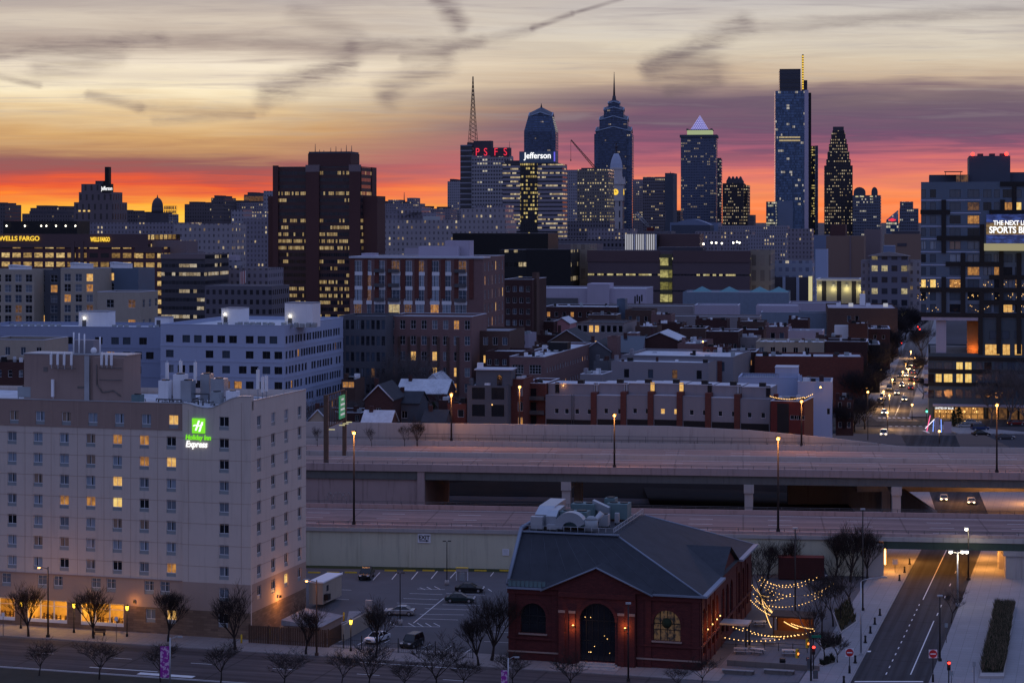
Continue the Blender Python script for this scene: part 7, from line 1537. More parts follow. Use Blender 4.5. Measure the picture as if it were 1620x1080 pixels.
# tower with chimney at left
t = tower('hospital_tower', 'stepped stone tower with a tall black chimney and small glowing white name', 117, 179, 320, 1900, 34, 'fac_tower_left', cat='tower'); W_, D_, H_ = t['dims']; s = t['sc']
MB().box(W_*.08, W_*.92, 4, 30, H_, H_+16*s, skip='b').build('upper_tier', 'fac_tower_left', t); MB().box(W_*.12, W_*.68, 6, 28, H_+16*s, H_+29*s, skip='b').build('top_tier', 'fac_tower_left', t); MB().box(W_*.46, W_*.66, 8, 26, H_+29*s, H_+34*s).build('roof_house', 'far_dark', t); MB().box(W_*.70, W_*.80, 8, 14, H_+10*s, H_+56*s).build('chimney', 'near_black', t); MB().box(W_*.66, W_*.90, 3, 10, H_+16*s, H_+29*s).build('sign_box', 'near_black', t); text('sign_lettering', 'Jefferson', 8.5*s, 'sign_white', t, (W_*.67, 2.6, H_+19*s), bold=.06, sx=.62, extrude=.1)
for f in (.12, .24, .36): MB().box(W_*f, W_*f+2, -.5, -.1, H_-15*s, H_-12.5*s).build('window', 'pane_yellow', t)
# dome and roof sign
t = tower('domed_church', 'dark stone church with a tall rounded dome against the orange glow', 231, 254, 337, 1800, 20, 'far_dark', cat='church'); W_, D_, H_ = t['dims']; s = t['sc']; MB().tube((W_/2, 10, H_), (W_/2, 10, H_+9*s), 5.4, 5.2, 12).ball((W_/2, 10, H_+9*s), 5.2, 12, 8, sz=1.7).tube((W_/2, 10, H_+24*s), (W_/2, 10, H_+29*s), .8, .2, 6).build('dome', 'far_dark', t)
t = thing('roof_sign', 'scaffold roof sign of worn letter rows against the orange glow', 'roof sign', (Xat(260, 1700), 1700, Zat(346, 1700)-30)); s = 1700/F; b = MB()
for i in range(8): b.tube((i*1.5, 0, 0), (i*1.5, 0, 30+20*s), .16, n=4)
for z in (30, 37*0+34, 38, 41): b.tube((0, 0, z), (20*s, 0, z), .16, n=4)
b.build('frame', 'far_dark', t); b = MB(); rg = random.Random(5)
for r_ in range(3):
    x = 0
    while x < 20*s-.9: b.box(x, x+.85, -.3, -.18, 31+r_*3.6, 33.2+r_*3.6); b.box(x+.1, x+.7, -.32, -.301, 31.6+r_*3.6, 32.2+r_*3.6); x += rg.choice([1.15, 1.15, 1.6])
b.build('worn_letters', 'far_dark', t)
# behind the banded brick apartments: grand stone front with lit windows
t = tower('stone_palace', 'long stone office palace with scattered yellow windows behind the banded apartments', 606, 800, 348, 1350, 36, 'fac_limestone'); W_, D_, H_ = t['dims']; top(t, .0, .42, 12, 'upper_tier', 'fac_limestone_dark'); top(t, .1, .3, 20, 'roof_house', 'fac_limestone_dark'); top(t, .62, .98, 18, 'upper_tier', 'fac_limestone'); top(t, .33, .47, 6, 'roof_plant', 'duct_metal', .0, .2)
tower('stone_palace', 'tall stone wing left of the striped lit office with two window columns', 752, 800, 325, 1500, 30, 'fac_stone_fine')
tower('office_block', 'mauve plain box in front of the stone palace above the banded apartments', 640, 730, 392, 780, 14, 'mauve_white', zb=7)
# black office slabs
tower('office_slab', 'long black office slab with one dim row of lit windows', 716, 867, 369, 1060, 30, 'near_black', zb=7); t = tower('office_slab', 'lower black box of the office slab beside the tan facade', 790, 903, 395, 1010, 26, 'fac_blackbox', zb=7); on_front(t, .38, 1.003, 0, t['dims'][2]+.2, 'blank_wall', 'near_black', .4, .38)
t = tower('office_block', 'grey facade glowing tan toward its foot beside the black box', 903, 932, 386, 1030, 26, 'fac_tanlit', zb=7); lamp(t, (4.5, -3, 9), 1500, (1, .66, .25), .5); tower('office_block', 'thin pale roof slab behind the black office slab', 866, 945, 386, 1120, 20, 'mauve_blank', zb=7)
# mint
t = tower('mint_building', 'long purple brown granite building with thin yellow window strips', 930, 1186, 397, 1010, 44, 'fac_mint', zb=7); W_, D_, H_ = t['dims']; on_front(t, .452, .525, 0, H_-1.5, 'stair_glass', 'fac_stairglass', .5, .48); on_front(t, -.004, .448, H_-17*t['sc'], H_+.3, 'parapet_wall', 'granite_brown', .4, .38); on_front(t, .53, 1.004, H_-17*t['sc'], H_+.3, 'parapet_wall', 'granite_brown', .4, .38)
top(t, .42, .70, 6, 'roof_house', 'far_dark', .2, .6)
t = tower('mint_wing', 'tan ribbed end wing of the granite building lit from below', 1186, 1219, 395, 1000, 30, 'fac_tanlit', zb=7); lamp(t, (5, -3, 8), 1600, (1, .75, .25), .5); tower('office_block', 'maroon roof box above the granite building', 1040, 1107, 370, 1080, 20, 'granite_brown', zb=7)
t = tower('fin_wall', 'lit white finned wall on the roofline left of the maroon box', 989, 1040, 371, 1075, 12, 'near_black', zb=7); W_, D_, H_ = t['dims']
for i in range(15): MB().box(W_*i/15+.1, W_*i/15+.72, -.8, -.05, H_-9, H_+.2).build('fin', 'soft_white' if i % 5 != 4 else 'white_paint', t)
for i in range(7): 
    q = thing('roof_floodlight', 'bright white roof floodlight, one of the row above the granite building' , 'floodlight', SP((1113, 1126, 1133, 1142, 1160, 1166, 1170)[i], (386, 384, 384, 385, 384, 383, 384)[i], 1090), 0, 'roof floodlights above the granite building'); MB().ball((0, 0, 0), .5, 6, 4).build('lens', 'white_glow', q); MB().tube((0, 0, -4), (0, 0, -.7), .2).build('post', 'far_dark', q)
# right middle
t = tower('tall_blank_block', 'tall blank tan building wall right of the dark stepped tower', 1307, 1367, 373, 1400, 40, 'tan_blank'); on_front(t, .62, .66, 0, t['dims'][2], 'corner_strip', 'mauve_blank', .4, .38); top(t, .1, .5, 18, 'roof_house', 'brown_tower'); tower('tall_blank_block', 'second blank mauve building wall right of the tan one', 1367, 1393, 363, 1450, 40, 'mauve_blank'); t = tower('tall_blank_block', 'blank tan wall with a dark vent left of the black framed building', 1399, 1458, 370, 1320, 40, 'tan_blank'); top(t, .2, .95, 4, 'roof_plant', 'far_dark'); on_front(t, .35, .6, t['dims'][2]-8, t['dims'][2]-6, 'vent', 'far_dark', .3, .28)
t = tower('court_building', 'pale office with low pediment and rows of warm lit windows', 1376, 1437, 405, 960, 30, 'fac_pediment', zb=8); W_, D_, H_ = t['dims']; b = MB(); b.ext([(-1, H_), (W_+1, H_), (W_/2, H_+7*t['sc'])], 'y', -1, 10); b.build('pediment', 'limestone', t); top(t, .35, .65, 16, 'roof_house', 'far_blue')
tower('court_building', 'grey side wing of the pediment office with a few lit windows', 1362, 1376, 412, 966, 26, 'fac_limestone_dark', zb=8); tower('court_building', 'grey right wing of the pediment office beside the black framed building', 1437, 1460, 412, 964, 26, 'fac_limestone', zb=8)
t = tower('colonnade_hall', 'cream columned hall lit by warm uplights', 1292, 1362, 444, 990, 26, 'fac_colonnade', zb=8, capm='coping'); W_, D_, H_ = t['dims']
for f in (.08, .38, .68, .97): MB().box(W_*f-.5, W_*f+.5, -.7, -.3, H_-3, H_-1.8).build('uplight', 'pale_lit', t); lamp(t, (W_*f, -1.8, H_-4), 420, (1, .84, .35), .4)
for i in range(12): MB().ball((W_*(.02+.083*i), -3, 2.5+(i*37 % 5)), .55, 6, 4).build('lamp', 'warm_bulb', t)
t = tower('pylon', 'narrow lit white pylon left of the columned hall', 1279, 1284, 437, 985, 6, 'pale_lit', zb=8, cat='pylon'); t = tower('lattice_office', 'blue white lattice office standing on two white legs', 1219, 1285, 412, 1040, 24, 'fac_lattice', zb=8); W_, D_, H_ = t['dims']; on_front(t, -.01, 1.01, 0, H_-26*t['sc'], 'shade_panel', 'far_dark', .3, .28)  # dark front panel paints the shade between the legs
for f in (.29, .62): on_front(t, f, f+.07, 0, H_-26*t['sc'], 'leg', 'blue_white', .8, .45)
tower('office_block', 'old round topped stone tower beside the columned hall', 1246, 1284, 362, 1500, 30, 'fac_limestone_dark'); tower('office_block', 'dim office with lit ribbon between the towers and the lattice office', 1183, 1244, 372, 1600, 30, 'fac_stone_fine'); tower('office_block', 'low blue roof hall under the orange gap', 1284, 1310, 372, 1650, 30, 'far_blue'); tower('office_block', 'small blue white box left of the tan wall', 1290, 1308, 394, 1250, 20, 'blue_white')
tower('office_block', 'grey classical block under the pyramid topped tower', 1136, 1246, 357, 1900, 30, 'fac_stone_fine'); tower('office_block', 'dark block with a vaulted blue grey roof right of the clock tower', 1060, 1136, 352, 1950, 30, 'far_blue'); t = tower('train_shed', 'broad vaulted grey blue roof below the pyramid topped tower', 1062, 1124, 356, 1880, 30, 'far_slate'); W_, D_, H_ = t['dims']; MB().ext([(W_*i/10, H_+5.5*math.sin(math.pi*i/10)) for i in range(11)], 'y', 0, 28).build('vault', 'far_blue', t)
tower('office_block', 'dim foreground stone block under the lit office grid', 898, 965, 350, 1800, 30, 'fac_dark'); tower('office_block', 'dim stone block below the clock tower with few tiny lights', 930, 1000, 362, 1600, 30, 'fac_limestone_dark'); tower('office_block', 'dark wide block in front of the striped lit office', 868, 990, 378, 1300, 30, 'fac_dark'); tower('office_block', 'dark blue block left of the stone palace foot', 985, 1062, 366, 1750, 30, 'fac_dark')
tower('office_block', 'dim stone block between the fin wall and the pyramid tower', 1100, 1190, 366, 1700, 30, 'fac_limestone_dark'); tower('office_block', 'dim block at the foot of the tall glass tower', 1190, 1250, 366, 2000, 30, 'fac_dark')
# ---------------------------------------------------------------- skyline towers
t = tower('lettered_tower', 'tall grey slab tower with four red letters on its crown and a lattice mast', 746, 806, 248, 2250, 22, 'fac_psfs', cat='tower'); W_, D_, H_ = t['dims']; s = t['sc']
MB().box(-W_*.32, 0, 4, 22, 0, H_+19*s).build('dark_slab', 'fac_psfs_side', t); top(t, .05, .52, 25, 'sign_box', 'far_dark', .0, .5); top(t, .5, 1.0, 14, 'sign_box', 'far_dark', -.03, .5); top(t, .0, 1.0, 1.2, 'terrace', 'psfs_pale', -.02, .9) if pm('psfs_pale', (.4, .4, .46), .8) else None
for i, ch in enumerate('PSFS'): text('red_letter', ch, 17*s, 'sign_red', t, (W_*(.11, .33, .60, .85)[i], -2.2, H_+1.6*s), sx=.8, bold=-.05, extrude=.15)
MB().box(-W_*.16, W_*.3, 8, 18, H_+19*s, H_+23*s).build('roof_house', 'far_dark', t)
b = MB(); bx, by, z0_, z1_ = -W_*.03, 13, H_+23*s, H_+128*s
def taper(f): return 4.2*(1-f)**1.3+.35
N_ = 16
for c in ((1, 1), (1, -1), (-1, 1), (-1, -1)):
    for i in range(N_):
        f0, f1 = i/N_, (i+1)/N_; b.tube((bx+c[0]*taper(f0), by+c[1]*taper(f0), z0_+(z1_-z0_)*f0), (bx+c[0]*taper(f1), by+c[1]*taper(f1), z0_+(z1_-z0_)*f1), .32, n=4)
        b.tube((bx+c[0]*taper(f0), by+c[1]*taper(f0), z0_+(z1_-z0_)*f0), (bx-c[0]*taper(f1), by+c[1]*taper(f1), z0_+(z1_-z0_)*f1), .2, n=3)
b.build('lattice_mast', 'rust_steel', t); aerial(t, .95, 24, r=.4); aerial(t, .42, 8, r=.3)
t = tower('striped_office', 'wide office with striped lit floors crowned by a glowing white name', 795, 890, 260, 2000, 26, 'fac_striped', cat='tower'); W_, D_, H_ = t['dims']; s = t['sc']; on_front(t, .30, .585, 0, H_+1, 'glass_bay', 'fac_darkglass', 1.2, 1.18)
top(t, .28, .885, 20, 'sign_box', 'navy_panel', .0, .5); top(t, .02, .28, 6, 'roof_house', 'far_dark'); top(t, -.0, .9, 2, 'terrace', 'far_dark', .0, .9); text('sign_lettering', 'Jefferson', 13.2*s, 'sign_white', t, (W_*.365, -.5, H_+9*s), bold=.12, sx=.92, extrude=.1); MB().box(W_*.855, W_*.878, -.4, -.05, H_+4*s, H_+19*s).build('blue_emblem', 'blue_glow', t)
def gables(t, parts, mat, trim, cx, cy):
    """stacked tiers, each a square block with a gable on every side: (half width, z0, eaves, peak)"""
    for (w, z0, z1, pk) in parts:
        b = MB(); c = [(cx-w, cy-w), (cx+w, cy-w), (cx+w, cy+w), (cx-w, cy+w)]; b.prism(c, z0, z1, top=False); m_ = []
        for i in range(4):
            p, q = c[i], c[(i+1) % 4]; a = ((p[0]+q[0])/2, (p[1]+q[1])/2, z1+(pk-z1)*.42); m_.append(a); b.face([(*p, z1), (*q, z1), a])
        for i in range(4): p = c[i]; a0, a1 = m_[i-1], m_[i]; b.face([(*p, z1), a1, (cx, cy, pk), a0])
        b.build('tier', mat, t); tr = MB()
        for i in range(4):
            for q in (c[i], c[(i+1) % 4]): tr.tube((*q, z1), m_[i], 1.1, 1.1, 4)
        tr.build('gable_trim', trim, t)
pm('gable_edge', (.30, .36, .46), .4, metal=.3)
t = tower('glass_spire_tower', 'tall blue glass tower with stacked gables rising to a needle spire', 940, 1000, 212, 2950, 55, 'fac_liberty', cat='tower', th=6); W_, D_, H_ = t['dims']; s = t['sc']; cx, cy = W_/2, D_/2; w = W_/2
on_front(t, .14, .86, 0, H_+3*s, 'glass_bay', 'fac_liberty_fine', 2.0, 1.9)
gables(t, [(w*.93, H_-2*s, H_+4*s, H_+22*s), (w*.74, H_, H_+22*s, H_+38*s), (w*.52, H_+10*s, H_+38*s, H_+50*s), (w*.30, H_+30*s, H_+49*s, H_+57*s)], 'fac_liberty_fine', 'gable_edge', cx, cy)
MB().tube((cx, cy, H_+48*s), (cx, cy, H_+62*s), 4.2, 2.2, 8).tube((cx, cy, H_+62*s), (cx, cy, H_+100*s), 1.7, .3, 6).build('spire', 'far_dark', t)
t = tower('glass_gable_tower', 'blue glass tower with a steep double gabled crown behind the white name', 829, 879, 208, 2880, 48, 'fac_liberty', cat='tower', th=6); W_, D_, H_ = t['dims']; s = t['sc']; w = W_/2; cx, cy = W_/2, D_/2
b = MB(); c0 = [(0, 0), (W_, 0), (W_, D_), (0, D_)]; c1 = [(cx+(x-cx)*.76, cy+(y-cy)*.76) for x, y in c0]; b.prism(c0, H_, H_+24*s, poly2=c1, top=True); b.build('crown', 'fac_liberty_fine', t)
gables(t, [(w*.78, H_-4*s, H_+2*s, H_+26*s), (w*.74, H_+8*s, H_+24*s, H_+40*s)], 'fac_liberty_fine', 'gable_edge', cx, cy); on_front(t, .16, .84, 0, H_, 'glass_bay', 'fac_liberty_fine', 2, 1.9); MB().tube((cx, cy, H_+39*s), (cx, cy, H_+46*s), 1.5, .2, 6).build('finial', 'far_dark', t)
t = tower('pyramid_tower', 'grey blue tower topped by a glowing violet lattice pyramid', 1077, 1133, 216, 2950, 52, 'fac_mellon', cat='tower', th=8); W_, D_, H_ = t['dims']; s = t['sc']; MB().box(-1.5, W_+1.5, -1.5, D_+1.5, H_-1.5*s, H_+2.5*s).build('cornice', 'far_slate', t)
MB().box(W_*.17, W_*.88, 8, D_-8, H_+2.5*s, H_+10*s).build('crown_base', 'crown_lit', t) if emit('crown_lit', (.62, .72, .38), .55) is not None else None; MB().box(W_*.15, W_*.9, 7, D_-7, H_+10*s, H_+11*s).build('crown_cornice', 'far_slate', t)
for f in (.18, .86): MB().box(W_*f-1.5, W_*f+1.5, 6.5, 10, H_+10*s, H_+12.5*s).build('corner_post', 'far_slate', t)
b = MB(); cx, cy, r_, z0_, z1_ = W_*.52, D_/2, 14*s, H_+11*s, H_+34*s
for k_i in range(4):
    a0 = [(-1, -1), (1, -1), (1, 1), (-1, 1)][k_i]; a1 = [(-1, -1), (1, -1), (1, 1), (-1, 1)][(k_i+1) % 4]; b.face([(cx+a0[0]*r_, cy+a0[1]*r_, z0_), (cx+a1[0]*r_, cy+a1[1]*r_, z0_), (cx, cy, z1_)])
b.build('pyramid', 'pyramid_glow', t) if emit('pyramid_glow', (.05, .05, .30), .8) is not None else None
b = MB(); ap = Vector((cx, cy-.3, z1_))
for i in range(9):
    f = i/8; p = Vector((cx-r_+2*r_*f, cy-r_-.3, z0_)); l = Vector((cx-r_, cy-r_-.3, z0_)); q = Vector((cx+r_, cy-r_-.3, z0_))
    b.tube(p, l.lerp(ap, f), .35, n=3); b.tube(p, q.lerp(ap, 1-f), .35, n=3)
    g = i/8; b.tube(l.lerp(ap, g), q.lerp(ap, g), .35, n=3)
b.build('lattice', 'lattice_glow', t) if emit('lattice_glow', (.50, .46, .95), .8) is not None else None
tower('slab_tower', 'slim dark slab right behind the pyramid topped tower', 1133, 1141, 250, 3000, 40, 'fac_bluegrey', th=8, cat='tower')
t = tower('gabled_tower', 'dark apartment tower with a row of small pointed gables on top', 1143, 1176, 290, 2900, 40, 'fac_blackgrid', cat='tower'); W_, D_, H_ = t['dims']; s = t['sc']; b = MB()
for f in (.30, .48, .66, .84): b.ext([(W_*f-3.2, H_+4*s), (W_*f+3.2, H_+4*s), (W_*f, H_+11*s)], 'y', 0, 20)
b.box(W_*.18, W_*.96, 0, 24, H_, H_+4*s); b.build('gable_crown', 'far_dark', t); tower('gabled_tower', 'lower right wing of the dark gabled apartment tower', 1174, 1183, 293, 2910, 40, 'fac_blackgrid', cat='tower'); tower('slab_tower', 'low dark block right of the gabled apartment tower', 1183, 1192, 340, 2800, 40, 'fac_silhouette')
# tallest tower
t = tower('tallest_tower', 'tallest blue glass tower with a slim lit mast and a pale right edge', 1226.5, 1277, 144, 3150, 60, 'fac_comcast', cat='tower', th=6); W_, D_, H_ = t['dims']; s = t['sc']
MB().box(W_*.14, W_*.80, 6, 50, H_, H_+35*s).build('top_block', 'far_louvre', t) if facade('far_louvre', (.05, .055, .08), (.03, .035, .055), 60.0, 4.0, 1., .6, 0., 40.) else None
MB().box(W_*.915, W_*1.04, -.6, 40, 0, H_+1).build('pale_edge', 'pale_reflection', t) if pm('pale_reflection', (.50, .44, .55), .45, metal=.2) else None  # pink sky reflection on the side is put into this pale colour
MB().box(W_*1.041, W_*1.13, 4, 50, 0, H_-3*s).build('dark_spine', 'near_black', t); MB().box(W_*.88, W_*1.02, 20, 44, H_+1.1, H_+18*s).build('core_top', 'far_dark', t)
MB().box(W_*.845, W_*.90, 10, 14, H_+.1, H_+58*s).build('mast', 'far_dark', t)
for i in range(14): MB().box(W_*.85, W_*.895, 9.3, 9.9, H_+(3+i*3.9)*s, H_+(5.4+i*3.9)*s).build('mast_light', 'sign_yellow', t)
on_front(t, .02, .74, H_-121*s+40*0, H_-119*s, 'lit_floor', 'sign_yellow', .5, .3) if False else None
for y in (217.5, 222.5): on_front(t, .12, .78, H_-(y-144)*s-1.2, H_-(y-144)*s+1.2, 'lit_floor', 'pane_pale', .5, .3)
on_front(t, .08, .55, 0, H_-174*s, 'pale_screen', 'far_blue', .8, .6)
t = tower('glass_block', 'dark tower with columns of yellow lights right of the tallest tower', 1279.5, 1294, 231, 3180, 50, 'fac_darkglass', cat='tower', th=4); W_, D_, H_ = t['dims']; on_front(t, .70, 1.0, 0, H_+.5, 'side_glass', 'far_slate', .6, .5); b = MB()
for i in range(12): b.tube((W_*.70, -1, H_*(.08+.075*i)), (W_, -1, H_*(.10+.075*i)), .35, n=3)
b.tube((W_*.70, -1, 0), (W_*.70, -1, H_), .35, n=3).tube((W_, -1, 0), (W_, -1, H_), .35, n=3); b.build('bracing', 'gable_edge', t)
tower('glass_block', 'small blue block with lit floors left of the tallest tower foot', 1212, 1227, 319, 3100, 30, 'fac_comcast_low', cat='building')
# dark stepped tower
t = tower('stepped_tower', 'dark granite tower stepping up to a small block and dotted with lit windows', 1304.5, 1349, 262, 2900, 46, 'fac_blackgrid', cat='tower', th=8); W_, D_, H_ = t['dims']; s = t['sc']; c = W_/2
for a, z0_, z1_ in ((.43, 0, 10), (.385, 10, 22), (.335, 22, 34), (.29, 34, 42), (.25, 42, 52), (.21, 52, 56)): MB().box(c-W_*a, c+W_*a, D_*(.5-a), D_*(.5+a), H_+z0_*s, H_+z1_*s, skip='b').build('step', 'fac_blackgrid', t)
MB().box(c-W_*.19, c+W_*.19, D_*.3, D_*.7, H_+56*s, H_+62*s).build('top_block', 'far_dark', t)
t = tower('arched_tower', 'blue grey tower with two small arched crowns right of the dark stepped tower', 1349, 1393, 309, 2850, 46, 'fac_bluegrey', cat='tower'); W_, D_, H_ = t['dims']; s = t['sc']
for f, w in ((.24, .42), (.78, .22)): MB().ext([(W_*(f-w/2), H_)] + [(W_*f-W_*w/2*math.cos(math.pi*i/8), H_+5*s+8*s*math.sin(math.pi*i/8)) for i in range(9)] + [(W_*(f+w/2), H_)], 'y', 2, 20).build('arched_crown', 'far_slate', t)
for f in (.1, .3, .62): MB().box(W_*f, W_*f+4, -.6, -.1, H_-3*s, H_-1*s).build('crown_light', 'pale_lit', t)
t = tower('wedge_block', 'small pale blue glass block with a slanted top and a red glowing sign', 1402, 1421, 348, 2700, 30, 'fac_comcast_low', cat='building'); W_, D_, H_ = t['dims']; s = t['sc']; MB().ext([(0, H_), (W_, H_), (W_, H_+16*s)], 'y', 0, 20).build('slanted_top', 'fac_lattice', t); MB().box(W_*.38, W_*.62, -.7, -.1, H_-2.2*s, H_+2.5*s).box(W_*.2, W_*.8, -.7, -.1, H_-1.2*s, H_+1.2*s).build('red_sign', 'sign_red', t)
t = tower('office_tower', 'grey office tower with lit top floors left of the black framed building', 1423, 1453, 330, 2700, 36, 'fac_bluegrey', cat='tower'); top(t, .02, .72, 11, 'upper_tier', 'fac_bluegrey', .05, .9)
# middle skyline
t = tower('office_grid', 'broad office with a grid of warm lit windows right of the striped office', 913, 962, 268, 2350, 46, 'fac_hotel', cat='building'); on_front(t, -.35, .0, 0, t['dims'][2]-.5, 'side_wing', 'fac_pale', .0, 30); top(t, .1, .5, 2.5, 'roof_plant', 'far_dark')
t = tower('office_slab', 'dark slab with a solid right end between the clock tower and the pyramid tower', 1017, 1052, 280, 2500, 44, 'fac_dark', cat='building'); W_, D_, H_ = t['dims']; MB().box(W_, W_*1.37, -.5, 40, 0, H_+6*t['sc']).build('solid_end', 'far_slate', t); aerial(t, 1.15, 3, r=.5, z=H_+6*t['sc'])
tower('stone_block', 'pale stone block beside the clock tower', 1001, 1017, 284, 2550, 40, 'fac_stone_fine'); tower('skyline_block', 'tiny dark block in the orange gap left of the pyramid tower', 1062, 1076, 333, 2600, 30, 'fac_silhouette')
# clock tower
t = thing('clock_tower', 'pale stone tower with a yellow clock face and a dark statue on its dome', 'clock tower', (Xat(975, 2550), 2550, BASE), -R(10)); s = 2550/F
def zz(py): return Zat(py, 2550)-BASE
def oct_(r): return [(r*math.cos(math.pi/8+math.pi/4*i), r*math.sin(math.pi/8+math.pi/4*i)) for i in range(8)]
def sq(r): return [(-r, -r), (r, -r), (r, r), (-r, r)]
MB().prism(sq(11*s), 0, zz(318)).build('shaft', 'fac_cityhall', t); MB().prism(sq(12.3*s), zz(318), zz(314)).prism(sq(11.8*s), zz(314), zz(292)).prism(sq(13*s), zz(292), zz(289.5)).build('clock_stage', 'city_stone', t) if pm('city_stone', (.52, .49, .50), .8, var=.15, scale=.1) else None
MB().prism(oct_(10.3*s), zz(289.5), zz(268), poly2=oct_(9.6*s)).prism(oct_(10.6*s), zz(268), zz(265.5)).build('belfry', 'city_stone', t)
pr = [(10., 265.5), (9.4, 259), (8., 253), (5.6, 247), (3.6, 243)]
for (r0, y0), (r1, y1) in zip(pr, pr[1:]): MB().prism(oct_(r0*s), zz(y0), zz(y1), poly2=oct_(r1*s)).build('dome', 'dome_blue', t) if (MAT.get('dome_blue') or pm('dome_blue', (.38, .44, .58), .6, var=.15, scale=.1)) else None
b = MB().tube((0, 0, zz(243)), (0, 0, zz(239)), 2.6*s, 2.*s, 8); b.tube((-.6*s, 0, zz(239)), (-.5*s, 0, zz(234)), 1.0*s, .9*s, 6).tube((.7*s, 0, zz(239)), (.5*s, 0, zz(234)), 1.0*s, .9*s, 6).tube((0, 0, zz(234.2)), (0, 0, zz(229.6)), 1.7*s, 1.5*s, 8).ball((0, 0, zz(228)), 1.15*s, 8, 6).tube((1.5*s, 0, zz(230.5)), (2.4*s, -.6*s, zz(233.5)), .55*s, .4*s, 6).tube((-1.5*s, 0, zz(230.5)), (-1.9*s, -.3*s, zz(234)), .55*s, .4*s, 6).tube((0, 0, zz(227.2)), (0, 0, zz(226.4)), 1.5*s, 1.0*s, 8); b.build('statue', 'far_dark', t)
for rz, nm in ((0, 'clock_face'), (R(90), 'clock_face')):
    c_ = ob('clock_face', MB().tube((0, -12.1*s, zz(304)), (0, -11.85*s, zz(304)), 4.8*s, 4.8*s, 20).mesh('clock_face', 'clock_glow'), t, (0, 0, 0), rz); MB().box(-.35*s, .35*s, -12.4*s, -12.15*s, zz(304), zz(304)+3.4*s).box(-.0, 2.6*s, -12.4*s, -12.15*s, zz(304)-.4*s, zz(304)+.3*s).build('clock_hands', 'near_black', c_)
for x in (-1, 1):
    for y in (-1, 1): MB().prism([(x*11.5*s+a, y*11.5*s+c) for a, c in oct_(2.4*s)], zz(292), zz(280), poly2=[(x*11.5*s+a*.3, y*11.5*s+c*.3) for a, c in oct_(2.4*s)]).build('corner_turret', 'city_stone', t)
t = thing('tower_crane', 'dark lattice crane jib leaning up to the left behind the lit office grid', 'crane', (Xat(941, 2400), 2400, Zat(268, 2400))); s = 2400/F; e = Vector((-38*s, 0, 46*s)); b = MB()
for dx, dz in ((0, 0), (2.6*s, 2.0*s)):
    b.tube((dx, 0, dz), e+Vector((dx*.35, 0, dz*.35)), .55, .45, 4)
for i in range(16):
    f, g = i/16, (i+1)/16; p = e*f; q = e*g+Vector((2.6*s*(1-g*.65), 0, 2*s*(1-g*.65))); b.tube(p, q, .28, n=3); b.tube(q, e*min(1, g+.02), .25, n=3)
b.build('jib', 'rust_steel', t); MB().tube(e+Vector((0, 0, 0)), e-Vector((0, 0, 30*s)), .25, n=3).tube(e-Vector((0, 0, 30*s)), e-Vector((0, 0, 33*s)), .6, n=5).build('hoist_cable', 'far_dark', t); MB().tube((0, 0, -60), (0, 0, 2), 1.2, n=4).build('mast', 'rust_steel', t)
t = thing('tower_crane', 'second crane with a pale jib slanting down beside the clock tower', 'crane', (Xat(1005, 1900), 1900, Zat(338, 1900))); s = 1900/F; b = MB(); e = Vector((20*s, 0, -22*s))
for d in (0, 1.6): b.tube((d, 0, d), e+Vector((d, 0, d)), .35, n=4)
for i in range(10): b.tube(e*(i/10), e*((i+1)/10)+Vector((1.6, 0, 1.6)), .22, n=3)
b.build('jib', 'galvanised', t); MB().box(e.x-1, e.x+6, -1, 3, e.z-8, e.z).build('cab', 'red_panel', t); MB().tube((e.x+14, 1, e.z-20), (e.x+17, 1, e.z+16), .6, n=4).build('mast', 'far_dark', t)
# ---------------------------------------------------------------- black framed building and the street behind it
FAR = [(-200, 523.5), (102.4, 566), (119.7, 647), (136, 720), (157, 820), (190, 975), (240, 1210)]
FL = [(99, 521), (100.5, 566), (119.2, 647), (136, 720), (158, 820), (192, 975), (245, 1210)]; FRr = [(115, 521), (111.0, 566), (129.2, 647), (146, 720), (168, 820), (202, 975), (255, 1210)]
FZ = [terr(p[1])+.02 for p in FL]
struct('far_street', strip(FL, FRr, FZ, .012), 'street_lit'); struct('cross_street', MB().face([(-150, 546, terr(556)+.026), (260, 540, terr(556)+.026), (260, 556, terr(556)+.026), (-150, 562, terr(556)+.026)]), 'asphalt')
pave('far_pavement_left', shift(FL[1:], -4), FL[1:], FZ[1:], .15, 'sidewalk'); pave('far_pavement_right', FRr[1:], shift(FRr[1:], 5.4), FZ[1:], .15, 'sidewalk')
struct('corner_pavement', MB().prism([(115.3, 522), (136, 522), (119, 543), (112.6, 545)], terr(522), terr(540)+.2), 'sidewalk')
fm = MB()
for i in range(7): fm.face([(102+i*1.35, 562.3, terr(562)+.06), (102.7+i*1.35, 562.3, terr(562)+.06), (102.9+i*1.35, 565.3, terr(562)+.06), (102.2+i*1.35, 565.3, terr(562)+.06)])
for i in range(7): fm.face([(101+i*1.6, 541, terr(541)+.06), (101.8+i*1.6, 541, terr(541)+.06), (101.8+i*1.6, 543, terr(541)+.06), (101+i*1.6, 543, terr(541)+.06)])
for (x0, y0, x1, y1) in ((107.5, 568, 115.0, 600), (117.0, 609, 124, 640)): fm.face([(x0-.1, y0, terr(y0)+.06), (x0+.1, y0, terr(y0)+.06), (x1+.1, y1, terr(y1)+.06), (x1-.1, y1, terr(y1)+.06)])
fm.face([(108, 525, terr(525)+.06), (108.5, 525, terr(525)+.06), (109, 531, terr(531)+.06), (107.6, 531, terr(531)+.06)])
struct('far_markings', fm, 'road_paint')
pm('podium_panel', (.055, .08, .105), .5, var=.1, scale=.2)
YB = 565.0; TB = 11.5
x0, WB = footprint(1469, 1660, YB, TB); ZB = terr(YB)
t = thing('framed_building', 'tall navy building with bold black cross beams, orange lit terrace and rooftop block', 'building', (x0, YB, ZB), -R(TB))
def bz(py): return Zat(py, YB)-ZB
